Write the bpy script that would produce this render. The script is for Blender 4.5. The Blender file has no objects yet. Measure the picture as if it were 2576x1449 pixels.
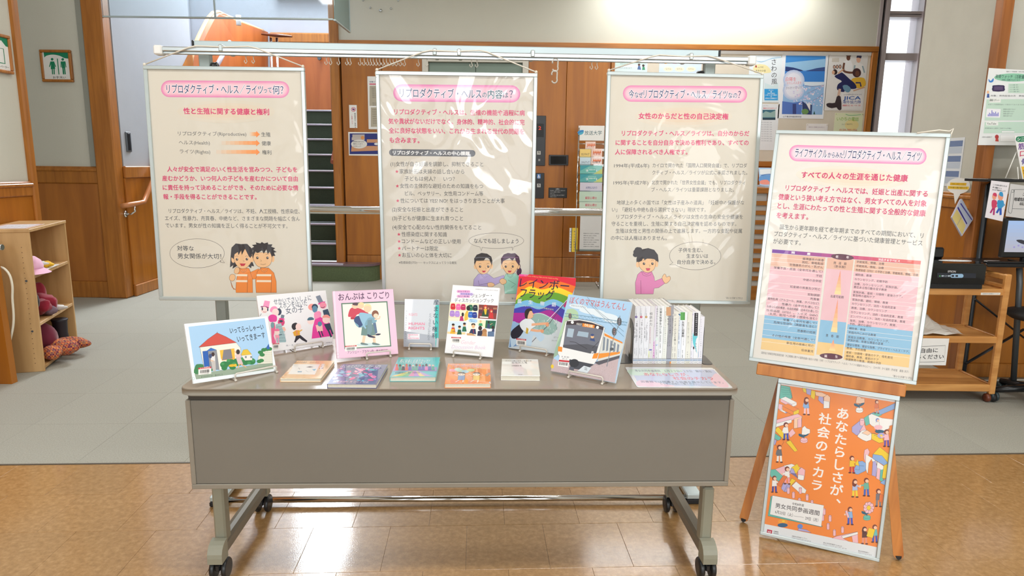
import bpy,math,random
import numpy as np
from mathutils import Matrix,Vector
from mathutils.geometry import tessellate_polygon
random.seed(7)
SC=bpy.context.scene
COL=SC.collection
# -- camera
F,PITCH,ROLL,H=1700.0,math.radians(10.35),math.radians(0.70),1.41
FW=np.array([0,math.cos(PITCH),-math.sin(PITCH)])
UP0=np.array([0,math.sin(PITCH),math.cos(PITCH)])
RT0=np.array([1.0,0,0])
RT=math.cos(ROLL)*RT0+math.sin(ROLL)*UP0
UP=-math.sin(ROLL)*RT0+math.cos(ROLL)*UP0
EYE=np.array([0,0,H])
cam=bpy.data.objects.new('camera',bpy.data.cameras.new('camera'))
COL.objects.link(cam)
cam.data.sensor_width=36
cam.data.lens=F/2576*36
cam.data.clip_start=0.05
m=Matrix.Identity(4)
for i in range(3):
 m[i][0]=RT[i];m[i][1]=UP[i];m[i][2]=-FW[i];m[i][3]=EYE[i]
cam.matrix_world=m
SC.camera=cam
# -- exposure, world, lights
vs=SC.view_settings
vs.view_transform='Standard';vs.look='None';vs.gamma=1;vs.use_curve_mapping=False
vs.exposure=0.0
SC.cycles.max_bounces=7
SC.cycles.transparent_max_bounces=12
SC.cycles.caustics_reflective=False
SC.cycles.caustics_refractive=False
SC.cycles.sample_clamp_indirect=6
W=bpy.data.worlds.new('daylight');SC.world=W;W.use_nodes=True
wn=W.node_tree.nodes;wl=W.node_tree.links
wn['Background'].inputs[0].default_value=(0.93,0.97,1.0,1)
wn['Background'].inputs[1].default_value=2.2
def area(name,loc,rot,sx,sy,power,color=(1,.96,.88),spread=180):
 l=bpy.data.lights.new(name,'AREA');l.shape='RECTANGLE';l.size=sx;l.size_y=sy
 l.energy=power;l.color=color;l.spread=math.radians(spread)
 o=bpy.data.objects.new(name,l);COL.objects.link(o);o.location=loc
 o.rotation_euler=rot
 return o
ZL=3.52
LIGHTS=[ # x, y, sx, sy, W, colour : recessed ceiling panels of the lobby
 (-2.0,1.3,1.2,.3,25,(1,.98,.95)),(0.4,1.3,1.2,.3,25,(1,.98,.95)),(2.6,1.3,1.2,.3,27,(1,.98,.95)),
 (-2.0,4.2,1.2,.3,21,(1,.99,.97)),(0.4,4.4,1.2,.3,22,(1,.99,.97)),(2.4,3.6,1.2,.3,21,(1,.985,.96)),
 (-1.0,6.4,1.2,.3,13,(1,.985,.96)),(1.6,6.4,1.2,.3,27,(1,.99,.97)),
 (2.2,7.85,2.4,.12,34,(1,.99,.97)),
 (-4.4,5.9,.4,.4,2.5,(1,.97,.92)),
]
# -- pixel helpers: where a line of sight meets a real plane
def ray(x,y):return FW+RT*(x-1288.0)/F-UP*(y-724.5)/F
def onz(x,y,z):a=ray(x,y);return EYE+a*(z-H)/a[2]
def ony(x,y,Y):a=ray(x,y);return EYE+a*Y/a[1]
def onx(x,y,X):a=ray(x,y);return EYE+a*X/a[0]
# -- materials
def lin(c):
 if isinstance(c,str):
  c=tuple(int(c[i:i+2],16)for i in(0,2,4))
 return tuple(((v/255)/12.92 if v/255<=.04045 else((v/255+.055)/1.055)**2.4)for v in c)
MATS={}
def mat(name,c,rough=.5,metal=0,coat=0,spec=.5,bump=0,bscale=200,var=0,vscale=6,emit=0,sheen=0):
 if name in MATS:return MATS[name]
 M=bpy.data.materials.new(name);M.use_nodes=True
 nt=M.node_tree;N=nt.nodes;L=nt.links;P=N['Principled BSDF']
 col=lin(c)+(1,)
 P.inputs['Base Color'].default_value=col
 P.inputs['Roughness'].default_value=rough;P.inputs['Metallic'].default_value=metal
 P.inputs['Coat Weight'].default_value=coat;P.inputs['Specular IOR Level'].default_value=spec
 P.inputs['Sheen Weight'].default_value=sheen
 if emit:
  P.inputs['Emission Color'].default_value=col;P.inputs['Emission Strength'].default_value=emit
 tc=N.new('ShaderNodeTexCoord')
 if bump:
  nz=N.new('ShaderNodeTexNoise');nz.inputs['Scale'].default_value=bscale;nz.inputs['Detail'].default_value=3
  L.new(tc.outputs['Object'],nz.inputs['Vector'])
  b=N.new('ShaderNodeBump');b.inputs['Strength'].default_value=bump;b.inputs['Distance'].default_value=.004
  L.new(nz.outputs['Fac'],b.inputs['Height']);L.new(b.outputs[0],P.inputs['Normal'])
 nz=N.new('ShaderNodeTexNoise');nz.inputs['Scale'].default_value=vscale;nz.inputs['Detail'].default_value=4
 L.new(tc.outputs['Object'],nz.inputs['Vector'])
 mr=N.new('ShaderNodeMapRange');v=var or .03
 mr.inputs['From Min'].default_value=.3;mr.inputs['From Max'].default_value=.7
 mr.inputs['To Min'].default_value=1-v;mr.inputs['To Max'].default_value=1+v
 L.new(nz.outputs['Fac'],mr.inputs['Value'])
 hs=N.new('ShaderNodeHueSaturation');hs.inputs['Color'].default_value=col
 L.new(mr.outputs[0],hs.inputs['Value']);L.new(hs.outputs[0],P.inputs['Base Color'])
 MATS[name]=M
 return M
def wood(name,c1,c2,rough=.4,scale=(28,28,2.2),coat=.15):
 if name in MATS:return MATS[name]
 M=bpy.data.materials.new(name);M.use_nodes=True
 nt=M.node_tree;N=nt.nodes;L=nt.links;P=N['Principled BSDF']
 tc=N.new('ShaderNodeTexCoord');mp=N.new('ShaderNodeMapping');mp.inputs['Scale'].default_value=scale
 L.new(tc.outputs['Object'],mp.inputs['Vector'])
 oi=N.new('ShaderNodeObjectInfo');ad=N.new('ShaderNodeVectorMath');ad.operation='ADD'
 sc=N.new('ShaderNodeVectorMath');sc.operation='SCALE';sc.inputs['Scale'].default_value=37
 L.new(oi.outputs['Random'],sc.inputs[0]);L.new(mp.outputs[0],ad.inputs[0]);L.new(sc.outputs[0],ad.inputs[1])
 nz=N.new('ShaderNodeTexNoise');nz.inputs['Scale'].default_value=1;nz.inputs['Detail'].default_value=6
 nz.inputs['Distortion'].default_value=.6
 L.new(ad.outputs[0],nz.inputs['Vector'])
 cr=N.new('ShaderNodeValToRGB');cr.color_ramp.elements[0].position=.32;cr.color_ramp.elements[1].position=.68
 cr.color_ramp.elements[0].color=lin(c1)+(1,);cr.color_ramp.elements[1].color=lin(c2)+(1,)
 L.new(nz.outputs['Fac'],cr.inputs[0]);L.new(cr.outputs[0],P.inputs['Base Color'])
 b=N.new('ShaderNodeBump');b.inputs['Strength'].default_value=.12;b.inputs['Distance'].default_value=.002
 L.new(nz.outputs['Fac'],b.inputs['Height']);L.new(b.outputs[0],P.inputs['Normal'])
 P.inputs['Roughness'].default_value=rough;P.inputs['Coat Weight'].default_value=coat
 P.inputs['Coat Roughness'].default_value=.25
 MATS[name]=M
 return M
def glass(name,tint=(225,240,238),wavy=0,wscale=4,haze=0.0,rough=.02,ior=1.45,refl=1.0):
 """thin clear sheet: transmits straight through and mirrors by fresnel"""
 if name in MATS:return MATS[name]
 M=bpy.data.materials.new(name);M.use_nodes=True
 nt=M.node_tree;N=nt.nodes;L=nt.links;N.remove(N['Principled BSDF']);out=N['Material Output']
 tr=N.new('ShaderNodeBsdfTransparent');tr.inputs[0].default_value=lin(tint)+(1,)
 gl=N.new('ShaderNodeBsdfGlossy');gl.inputs['Roughness'].default_value=rough;gl.inputs[0].default_value=(refl,refl,refl,1)
 fr=N.new('ShaderNodeFresnel');fr.inputs[0].default_value=ior
 mx=N.new('ShaderNodeMixShader')
 L.new(fr.outputs[0],mx.inputs[0]);L.new(tr.outputs[0],mx.inputs[1]);L.new(gl.outputs[0],mx.inputs[2])
 last=mx
 if wavy:
  tc=N.new('ShaderNodeTexCoord');nz=N.new('ShaderNodeTexNoise');nz.inputs['Scale'].default_value=wscale
  nz.inputs['Detail'].default_value=1.5;nz.inputs['Distortion'].default_value=1.2
  L.new(tc.outputs['Object'],nz.inputs['Vector'])
  b=N.new('ShaderNodeBump');b.inputs['Strength'].default_value=wavy;b.inputs['Distance'].default_value=.02
  L.new(nz.outputs['Fac'],b.inputs['Height']);L.new(b.outputs[0],gl.inputs['Normal']);L.new(b.outputs[0],fr.inputs['Normal'])
 if haze:
  df=N.new('ShaderNodeBsdfDiffuse');df.inputs[0].default_value=lin(tint)+(1,)
  m2=N.new('ShaderNodeMixShader');m2.inputs[0].default_value=haze
  L.new(mx.outputs[0],m2.inputs[1]);L.new(df.outputs[0],m2.inputs[2]);last=m2
 L.new(last.outputs[0],out.inputs[0])
 MATS[name]=M
 return M
def print_mat(name='printed_ink',rough=.45,coat=0.0):
 if name in MATS:return MATS[name]
 M=bpy.data.materials.new(name);M.use_nodes=True
 N=M.node_tree.nodes;L=M.node_tree.links;P=N['Principled BSDF']
 a=N.new('ShaderNodeAttribute');a.attribute_name='ink'
 L.new(a.outputs['Color'],P.inputs['Base Color']);P.inputs['Roughness'].default_value=rough
 P.inputs['Coat Weight'].default_value=coat;P.inputs['Coat Roughness'].default_value=.12
 if name=='filmed_ink':film_coat(M,.35)
 if name=='filmed_ink_wrinkled':film_coat(M,1)
 MATS[name]=M
 return M
def film_coat(M,k):
 """clear plastic film over paper: a glossy coat with soft wrinkles of its own"""
 N=M.node_tree.nodes;L=M.node_tree.links;P=N['Principled BSDF']
 P.inputs['Coat Weight'].default_value=1;P.inputs['Coat Roughness'].default_value=.03;P.inputs['Coat IOR'].default_value=1.5 if k>.9 else 1.28
 ge=N.new('ShaderNodeNewGeometry');nz=N.new('ShaderNodeTexNoise');nz.inputs['Scale'].default_value=2.6 if k>.9 else 5
 nz.inputs['Detail'].default_value=1 if k>.9 else 2;nz.inputs['Distortion'].default_value=1.4
 L.new(ge.outputs['Position'],nz.inputs['Vector'])
 b=N.new('ShaderNodeBump');b.inputs['Strength'].default_value=k;b.inputs['Distance'].default_value=.03 if k>.9 else .011
 L.new(nz.outputs['Fac'],b.inputs['Height']);L.new(b.outputs[0],P.inputs['Coat Normal'])
def screen_mat():
 M=bpy.data.materials.new('lit_screen');M.use_nodes=True
 N=M.node_tree.nodes;L=M.node_tree.links;P=N['Principled BSDF']
 a=N.new('ShaderNodeAttribute');a.attribute_name='ink'
 L.new(a.outputs['Color'],P.inputs['Emission Color']);P.inputs['Emission Strength'].default_value=.8
 P.inputs['Base Color'].default_value=(.02,.02,.02,1)
 MATS['lit_screen']=M
 return M
# -- mesh builder (world coordinates)
class MB:
 def __init__(s,M=None):
  s.v=[];s.f=[];s.m=[];s.sm=[];s.M=M
 def _t(s,P):
  P=np.asarray(P,float).reshape(-1,3)
  if s.M is not None:P=P@s.M[:3,:3].T+s.M[:3,3]
  return P
 def add(s,V,Fs,mi=0,smooth=False):
  b=len(s.v);s.v.extend(s._t(V).tolist())
  for f in Fs:s.f.append([i+b for i in f]);s.m.append(mi);s.sm.append(smooth)
  return s
 def box(s,a,b,mi=0,bev=0):
  x0,y0,z0=[min(p,q)for p,q in zip(a,b)];x1,y1,z1=[max(p,q)for p,q in zip(a,b)]
  if bev<=0:
   V=[(x0,y0,z0),(x1,y0,z0),(x1,y1,z0),(x0,y1,z0),(x0,y0,z1),(x1,y0,z1),(x1,y1,z1),(x0,y1,z1)]
   return s.add(V,[(0,3,2,1),(4,5,6,7),(0,1,5,4),(1,2,6,5),(2,3,7,6),(3,0,4,7)],mi)
  e=min(bev,(x1-x0)/2.01,(y1-y0)/2.01,(z1-z0)/2.01)
  V=[];
  for z,k in((z0,1),(z0+e,0),(z1-e,0),(z1,1)):
   q=e if k else 0
   V+=[(x0+e,y0+q,z),(x1-e,y0+q,z),(x1-q,y0+e,z),(x1-q,y1-e,z),(x1-e,y1-q,z),(x0+e,y1-q,z),(x0+q,y1-e,z),(x0+q,y0+e,z)]
  Fs=[tuple(range(7,-1,-1)),tuple(range(24,32))]
  for r in range(3):
   for i in range(8):j=(i+1)%8;Fs.append((r*8+i,r*8+j,r*8+8+j,r*8+8+i))
  return s.add(V,Fs,mi)
 def prism(s,poly,axis,a,b,mi=0,smooth=False):
  """extrude a 2D polygon along axis 0/1/2 from a to b"""
  n=len(poly)
  def P(p,t):
   q=[p[0],p[1]];q.insert(axis,t);return q
  V=[P(p,a)for p in poly]+[P(p,b)for p in poly]
  tri=tessellate_polygon([[Vector((p[0],p[1],0))for p in poly]])
  Fs=[tuple(t)for t in tri]+[tuple(i+n for i in reversed(t))for t in tri]
  s.add(V,Fs,mi)
  b0=len(s.v)-2*n
  for i in range(n):
   j=(i+1)%n;s.f.append([b0+i,b0+j,b0+n+j,b0+n+i]);s.m.append(mi);s.sm.append(smooth)
  return s
 def tube(s,pts,r,n=10,mi=0,cap=True,closed=False,sq=None):
  pts=[np.array(p,float)for p in pts];k=len(pts);V=[]
  rs=r if hasattr(r,'__len__')else[r]*k
  prev=None
  for i,p in enumerate(pts):
   if closed:d=pts[(i+1)%k]-pts[i-1]
   else:d=pts[min(i+1,k-1)]-pts[max(i-1,0)]
   d=d/(np.linalg.norm(d)+1e-12)
   if prev is None:
    a=np.array([0,0,1.])if abs(d[2])<.9 else np.array([0,1.,0])
    u=np.cross(d,a)
   else:u=prev-d*(prev@d)
   u/=np.linalg.norm(u);prev=u;w=np.cross(d,u)
   for j in range(n):
    t=2*math.pi*(j+.5)/n;V.append(p+rs[i]*(u*math.cos(t)+w*math.sin(t)*(sq or 1)))
  Fs=[]
  for i in range(k if closed else k-1):
   for j in range(n):
    q=(j+1)%n;i2=(i+1)%k;Fs.append((i*n+j,i*n+q,i2*n+q,i2*n+j))
  s.add(V,Fs,mi,n>5)
  if cap and not closed:
   b=len(s.v)-len(V)
   s.f.append([b+j for j in range(n)][::-1]);s.m.append(mi);s.sm.append(False)
   s.f.append([b+(k-1)*n+j for j in range(n)]);s.m.append(mi);s.sm.append(False)
  return s
 def lathe(s,c,prof,n=20,mi=0,axis=2):
  V=[]
  for r,z in prof:
   for j in range(n):
    t=2*math.pi*j/n;q=[r*math.cos(t),r*math.sin(t)];q.insert(axis,z);V.append([c[i]+q[i]for i in range(3)])
  Fs=[(i*n+j,i*n+(j+1)%n,(i+1)*n+(j+1)%n,(i+1)*n+j)for i in range(len(prof)-1)for j in range(n)]
  s.add(V,Fs,mi,True)
  b=len(s.v)-len(V)
  s.f.append([b+j for j in range(n)][::-1]);s.m.append(mi);s.sm.append(False)
  s.f.append([b+(len(prof)-1)*n+j for j in range(n)]);s.m.append(mi);s.sm.append(False)
  return s
 def blob(s,c,r,seed=0,amp=.15,nu=18,nv=12,mi=0,flat=0,freq=2.2):
  """lumpy soft body"""
  rg=random.Random(seed);ph=[(rg.uniform(0,6),rg.uniform(0,6),rg.uniform(.6,1.4))for _ in range(4)]
  V=[]
  for i in range(nv+1):
   a=math.pi*i/nv
   for j in range(nu):
    t=2*math.pi*j/nu
    d=np.array([math.sin(a)*math.cos(t),math.sin(a)*math.sin(t),math.cos(a)])
    k=1+amp*sum(math.sin(freq*q[2]*d[0]*2+q[0])*math.cos(freq*q[2]*d[1]*2+q[1])*math.cos(d[2]*2+q[0])for q in ph)/2
    p=[c[0]+r[0]*d[0]*k,c[1]+r[1]*d[1]*k,c[2]+r[2]*d[2]*k]
    if flat:p[2]=max(p[2],flat)
    V.append(p)
  Fs=[(i*nu+j,(i+1)*nu+j,(i+1)*nu+(j+1)%nu,i*nu+(j+1)%nu)for i in range(nv)for j in range(nu)]
  return s.add(V,Fs,mi,True)
MW={}
def tag(o,label=None,cat=None,group=None,kind=None):
 if label:o['label']=label
 if cat:o['category']=cat
 if group:o['group']=group
 if kind:o['kind']=kind
 return o
def thing(name,label,cat,loc=(0,0,0),rot=None,group=None,kind=None):
 o=bpy.data.objects.new(name,None);COL.objects.link(o);o.empty_display_size=.1
 M=Matrix.Translation(Vector([float(c)for c in loc]))
 if rot is not None:M=M@rot.to_4x4()
 o.matrix_world=M;MW[o.name]=M
 tag(o,label,cat,group,kind)
 return o
# parents are read through MW because nothing is evaluated while the script runs
def _build(s,name,mats,parent=None,label=None,**kw):
 me=bpy.data.meshes.new(name)
 V=np.array(s.v,float)
 if parent is not None:
  Mi=np.array(MW[parent.name].inverted());V=V@Mi[:3,:3].T+Mi[:3,3];org=None
 else:
  org=(V.min(0)+V.max(0))/2;org[2]=V[:,2].min();V=V-org
 me.from_pydata(V.tolist(),[],s.f)
 if not isinstance(mats,(list,tuple)):mats=[mats]
 for q in mats:me.materials.append(q)
 me.polygons.foreach_set('material_index',s.m);me.polygons.foreach_set('use_smooth',s.sm)
 me.update()
 o=bpy.data.objects.new(name,me);COL.objects.link(o)
 if parent is not None:
  o.parent=parent;MW[o.name]=MW[parent.name]
 else:
  o.location=org.tolist();MW[o.name]=Matrix.Translation(Vector(org.tolist()))
 return tag(o,label,**kw)
MB.build=_build
def euler3(yaw,tilt,roll):
 return Matrix.Rotation(math.radians(yaw),3,'Z')@Matrix.Rotation(math.radians(tilt),3,'X')@Matrix.Rotation(math.radians(roll),3,'Y')
def pose4(x,y,z,yaw,tilt=0,roll=0):
 return np.array(Matrix.Translation((x,y,z))@euler3(yaw,tilt,roll).to_4x4())
# -- flat print on a real surface
_TX={}
def NC(b):return 1 if b<=.004 else 2 if b<.016 else 4 if b<.05 else 8
def _glyphs(s,bold):
 k=(s,bold)
 if k not in _TX:
  c=bpy.data.curves.new('t','FONT');c.body=s;c.size=1;c.resolution_u=2 if len(s)<30 else 1
  c.fill_mode='FRONT'
  o=bpy.data.objects.new('t',c)
  me=bpy.data.meshes.new_from_object(o)
  n=len(me.vertices);co=np.zeros(n*3);me.vertices.foreach_get('co',co);co=co.reshape(-1,3)[:,:2]
  fs=[tuple(p.vertices)for p in me.polygons]
  bpy.data.objects.remove(o);bpy.data.curves.remove(c);bpy.data.meshes.remove(me)
  if bold>.004 and len(co):
   # heavier strokes: the glyphs laid over themselves with small shifts
   b=bold*.8;sh_=[(b,b),(-b,-b)]if bold<.016 else[(b,b),(-b,-b),(b,-b),(-b,b)]if bold<.05 else[(b*1.3*math.cos(a),b*1.3*math.sin(a))for a in np.arange(8)*math.pi/4]
   n=len(co);fs=[tuple(i+n*q for i in f)for q in range(len(sh_))for f in fs]
   co=np.concatenate([co+np.array(d)for d in sh_])
  _TX[k]=(co,fs)
 return _TX[k]
_r,_=_glyphs('国',0.0)
KM=(_r[:,1].min()+_r[:,1].max())/2;KH=(_r[:,1].max()-_r[:,1].min())/.92
def smooth_loop(pts,k=6,closed=True):
 out=[];n=len(pts)
 rng=range(n)if closed else range(n-1)
 for i in rng:
  g=(lambda j:pts[j%n])if closed else(lambda j:pts[max(0,min(n-1,j))])
  p0,p1,p2,p3=[np.array(g(j),float)for j in(i-1,i,i+1,i+2)]
  for t in np.linspace(0,1,k,endpoint=False):
   out.append(tuple(.5*((2*p1)+(p2-p0)*t+(2*p0-5*p1+4*p2-p3)*t*t+(3*p1-p0-3*p2+p3)*t**3)))
 if not closed:out.append(tuple(pts[-1]))
 return out
class Canvas:
 """collects flat coloured shapes and lettering on the plane local y = y0 of pose M (x right, z up)"""
 def __init__(s,M,y0=0.0,eps=3e-5,crop=(0,0,1)):
  s.M=np.array(M);s.y0=y0;s.eps=eps;s.crop=crop;s.BB=[]
  s.V=[];s.Fc=[];s.C=[];s.uvm=None
  s.n=s.M[:3,1];s.p0=s.M[:3,:3]@np.array([0,y0,0])+s.M[:3,3];s.Mi=np.linalg.inv(s.M)
 def at(s,x0,y0,sc):s.crop=(x0,y0,sc);s.uvm=None;return s
 def uv(s,w,h,ox=0,oz=0):s.uvm=(w,h,ox,oz);return s # coordinates 0..1 from the top left of a w x h sheet
 def loc(s,p):
  if s.uvm:
   w,h,ox,oz=s.uvm;return np.array([ox+(p[0]-.5)*w,oz+(1-p[1])*h])
  a=ray(s.crop[0]+p[0]/s.crop[2],s.crop[1]+p[1]/s.crop[2])
  q=EYE+a*((s.p0-EYE)@s.n)/(a@s.n)
  q=s.Mi[:3,:3]@q+s.Mi[:3,3]
  return np.array([q[0],q[2]])
 def _emit(s,L2,faces,col,ncop=1):
  # each shape lies just above whatever it overlaps, like ink laid on ink
  L2=np.asarray(L2,float);lo,hi=L2.min(0),L2.max(0);lay=1
  if s.BB:
   q=np.array(s.BB);k=(q[:,0]<hi[0])&(q[:,2]>lo[0])&(q[:,1]<hi[1])&(q[:,3]>lo[1])
   if k.any():lay=1+q[k,4].max()
  s.BB.append((lo[0],lo[1],hi[0],hi[1],lay));b=len(s.V);c=lin(col);m=len(L2)//ncop
  s.V.extend([(p[0],s.y0-s.eps*(lay+.8*(i//m)/ncop),p[1])for i,p in enumerate(L2)])
  for f in faces:s.Fc.append([i+b for i in f]);s.C.append(c)
 def lpoly(s,L2,col):
  tri=tessellate_polygon([[Vector((p[0],p[1],0))for p in L2]])
  F2=[]
  for t in tri:
   a,b,c=[np.array(L2[i])for i in t]
   if(b[0]-a[0])*(c[1]-a[1])-(b[1]-a[1])*(c[0]-a[0])<0:t=(t[0],t[2],t[1])
   F2.append(tuple(t))
  s._emit(L2,F2,col)
 def poly(s,pts,col,sm=0,out=None,ow=2):
  if sm:pts=smooth_loop(pts,sm)
  s.lpoly([s.loc(p)for p in pts],col)
  if out:s.line(list(pts)+[pts[0]],ow,out)
  return s
 def rect(s,x0,y0,x1,y1,col,out=None,ow=2):return s.poly([(x0,y0),(x1,y0),(x1,y1),(x0,y1)],col,0,out,ow)
 def ell(s,cx,cy,rx,ry,col,a0=0,a1=360,rot=0,out=None,ow=2,n=20):
  c,d=math.cos(math.radians(rot)),math.sin(math.radians(rot));pts=[]
  for i in range(n+(a1-a0<360)):
   t=math.radians(a0+(a1-a0)*i/n);x,y=rx*math.cos(t),ry*math.sin(t)
   pts.append((cx+x*c-y*d,cy+x*d+y*c))
  return s.poly(pts,col,0,out,ow)
 def line(s,pts,w,col,sm=0,closed=False):
  if sm:pts=smooth_loop(pts,sm,closed)
  if closed:pts=list(pts)+[pts[0]]
  L2=[s.loc(p)for p in pts]
  k=np.linalg.norm(s.loc((pts[0][0]+1,pts[0][1]))-L2[0])if not s.uvm else s.uvm[0]
  r=w*k/2;V=[]
  for i,p in enumerate(L2):
   d=L2[min(i+1,len(L2)-1)]-L2[max(i-1,0)];d=d/(np.linalg.norm(d)+1e-12);q=np.array([-d[1],d[0]])*r
   V+=[p+q,p-q]
  s._emit(V,[(2*i+1,2*i+3,2*i+2,2*i)for i in range(len(L2)-1)],col)
  return s
 def pill(s,p0,p1,r,cols):
  """rounded bar from p0 to p1, colours from the rim inwards"""
  for i,c in enumerate(cols):
   q=r*(1-i*.5/len(cols));n=10;pts=[]
   a=math.atan2(p1[1]-p0[1],p1[0]-p0[0])
   for k in range(n+1):t=a+math.pi/2+math.pi*k/n;pts.append((p0[0]+q*math.cos(t),p0[1]+q*math.sin(t)))
   for k in range(n+1):t=a-math.pi/2+math.pi*k/n;pts.append((p1[0]+q*math.cos(t),p1[1]+q*math.sin(t)))
   s.poly(pts,c)
  return s
 def text(s,t,x0,y0,x1,y1,size,col,bold=0.0,halo=None,shear=0):
  co,fs=_glyphs(t,bold)
  if len(co)==0:return s
  a,b=s.loc((x0,y0)),s.loc((x1,y1));d=b-a;Lw=np.linalg.norm(d);d=d/Lw;u=np.array([-d[1],d[0]])
  k=np.linalg.norm(s.loc((x0,y0-size))-a)/KH if not s.uvm else size*s.uvm[1]/KH
  mn,mx=co[:,0].min(),co[:,0].max();sx=Lw/(mx-mn)
  L2=a+np.outer((co[:,0]-mn)*sx,d)+np.outer((co[:,1]-KM)*k,u)+np.outer((co[:,1]-KM)*k*shear,d)
  if halo:
   h,hb=halo;c2,f2=_glyphs(t,hb)
   s._emit(a+np.outer((c2[:,0]-mn)*sx,d)+np.outer((c2[:,1]-KM)*k,u),f2,h,NC(hb))
  s._emit(L2,fs,col,NC(bold))
  return s
 def vtext(s,t,x0,y0,x1,y1,size,col,bold=0.0,wid=1.0):
  """vertical writing, glyph centres from (x0,y0) down to (x1,y1)"""
  n=len(t);a,b=np.array(s.loc((x0,y0))),np.array(s.loc((x1,y1)))
  k=np.linalg.norm(s.loc((x0,y0-size))-a)/KH if not s.uvm else size*s.uvm[1]/KH
  dn=(b-a)/(np.linalg.norm(b-a)+1e-12)if n>1 else np.array([0,-1.]);dn_=dn
  r=np.array([-dn_[1],dn_[0]])
  for i,ch in enumerate(t):
   if ch in ' 　':continue
   p=a+(b-a)*(i/max(1,n-1));co,fs=_glyphs(ch,bold)
   if len(co)==0:continue
   cx=KM_ADV/2
   X=(co[:,0]-cx)*k*wid;Y=(co[:,1]-KM)*k
   if ch in 'ー―（）〜':X,Y=Y,-X
   if ch in '、。':X=X+.55*k*KH;Y=Y+.5*k*KH
   s._emit(p+np.outer(X,r)+np.outer(Y,-dn_),fs,col,NC(bold))
  return s
 def build(s,parent,name='printed_picture',matl=None,label=None):
  V=np.array(s.V)@s.M[:3,:3].T+s.M[:3,3]
  Mi=np.array(MW[parent.name].inverted());V=V@Mi[:3,:3].T+Mi[:3,3]
  me=bpy.data.meshes.new(name)
  me.from_pydata(V.tolist(),[],s.Fc)
  at=me.color_attributes.new('ink','FLOAT_COLOR','CORNER')
  cols=[]
  for f,c in zip(s.Fc,s.C):cols.extend((c[0],c[1],c[2],1.0)*len(f))
  at.data.foreach_set('color',cols)
  me.materials.append(matl or print_mat());me.update()
  o=bpy.data.objects.new(name,me);COL.objects.link(o);o.parent=parent;MW[o.name]=MW[parent.name]
  if label:o['label']=label
  return o
KM_ADV=_r[:,0].min()+_r[:,0].max()
# == materials of the place
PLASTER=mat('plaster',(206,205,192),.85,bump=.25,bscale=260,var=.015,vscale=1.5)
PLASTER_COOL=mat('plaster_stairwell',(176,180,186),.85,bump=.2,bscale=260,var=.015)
OAK=wood('honey_oak',(152,88,14),(180,110,24),.42,(9,9,.8))
OAKT=wood('honey_oak_trim',(152,92,30),(182,116,44),.38,(30,30,2))
OAKH=wood('honey_oak_rail',(152,92,30),(182,116,44),.38,(2,30,30))
OAKR=wood('red_oak',(160,84,36),(184,104,50),.42,(6,6,.8))
PINE=wood('pine_light',(190,150,98),(212,172,118),.45,(14,14,1.5))
TROL=wood('trolley_wood',(190,130,66),(218,160,92),.42,(3,20,20))
EASEL=wood('easel_wood',(176,104,38),(214,140,66),.35,(24,24,2))
ALU=mat('brushed_aluminium',(205,212,214),.28,metal=.9,var=.02)
ALUP=mat('painted_aluminium',(188,202,204),.35,metal=.35)
ALUF=mat('anodised_frame',(196,206,206),.32,metal=.55)
CHROME=mat('chrome',(225,225,225),.08,metal=1)
WHITE=mat('white_plastic',(236,236,232),.35)
PAPER=mat('white_paper',(240,240,238),.7)
BLACK=mat('black_plastic',(24,25,28),.3)
BLACKM=mat('black_rubber',(22,22,24),.6)
BLKMET=mat('black_steel',(30,31,34),.35,metal=.3)
GREYMET=mat('grey_steel_tube',(86,92,96),.4,metal=.4)
DKGLASS=mat('dark_glass',(14,15,18),.08)
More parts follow.
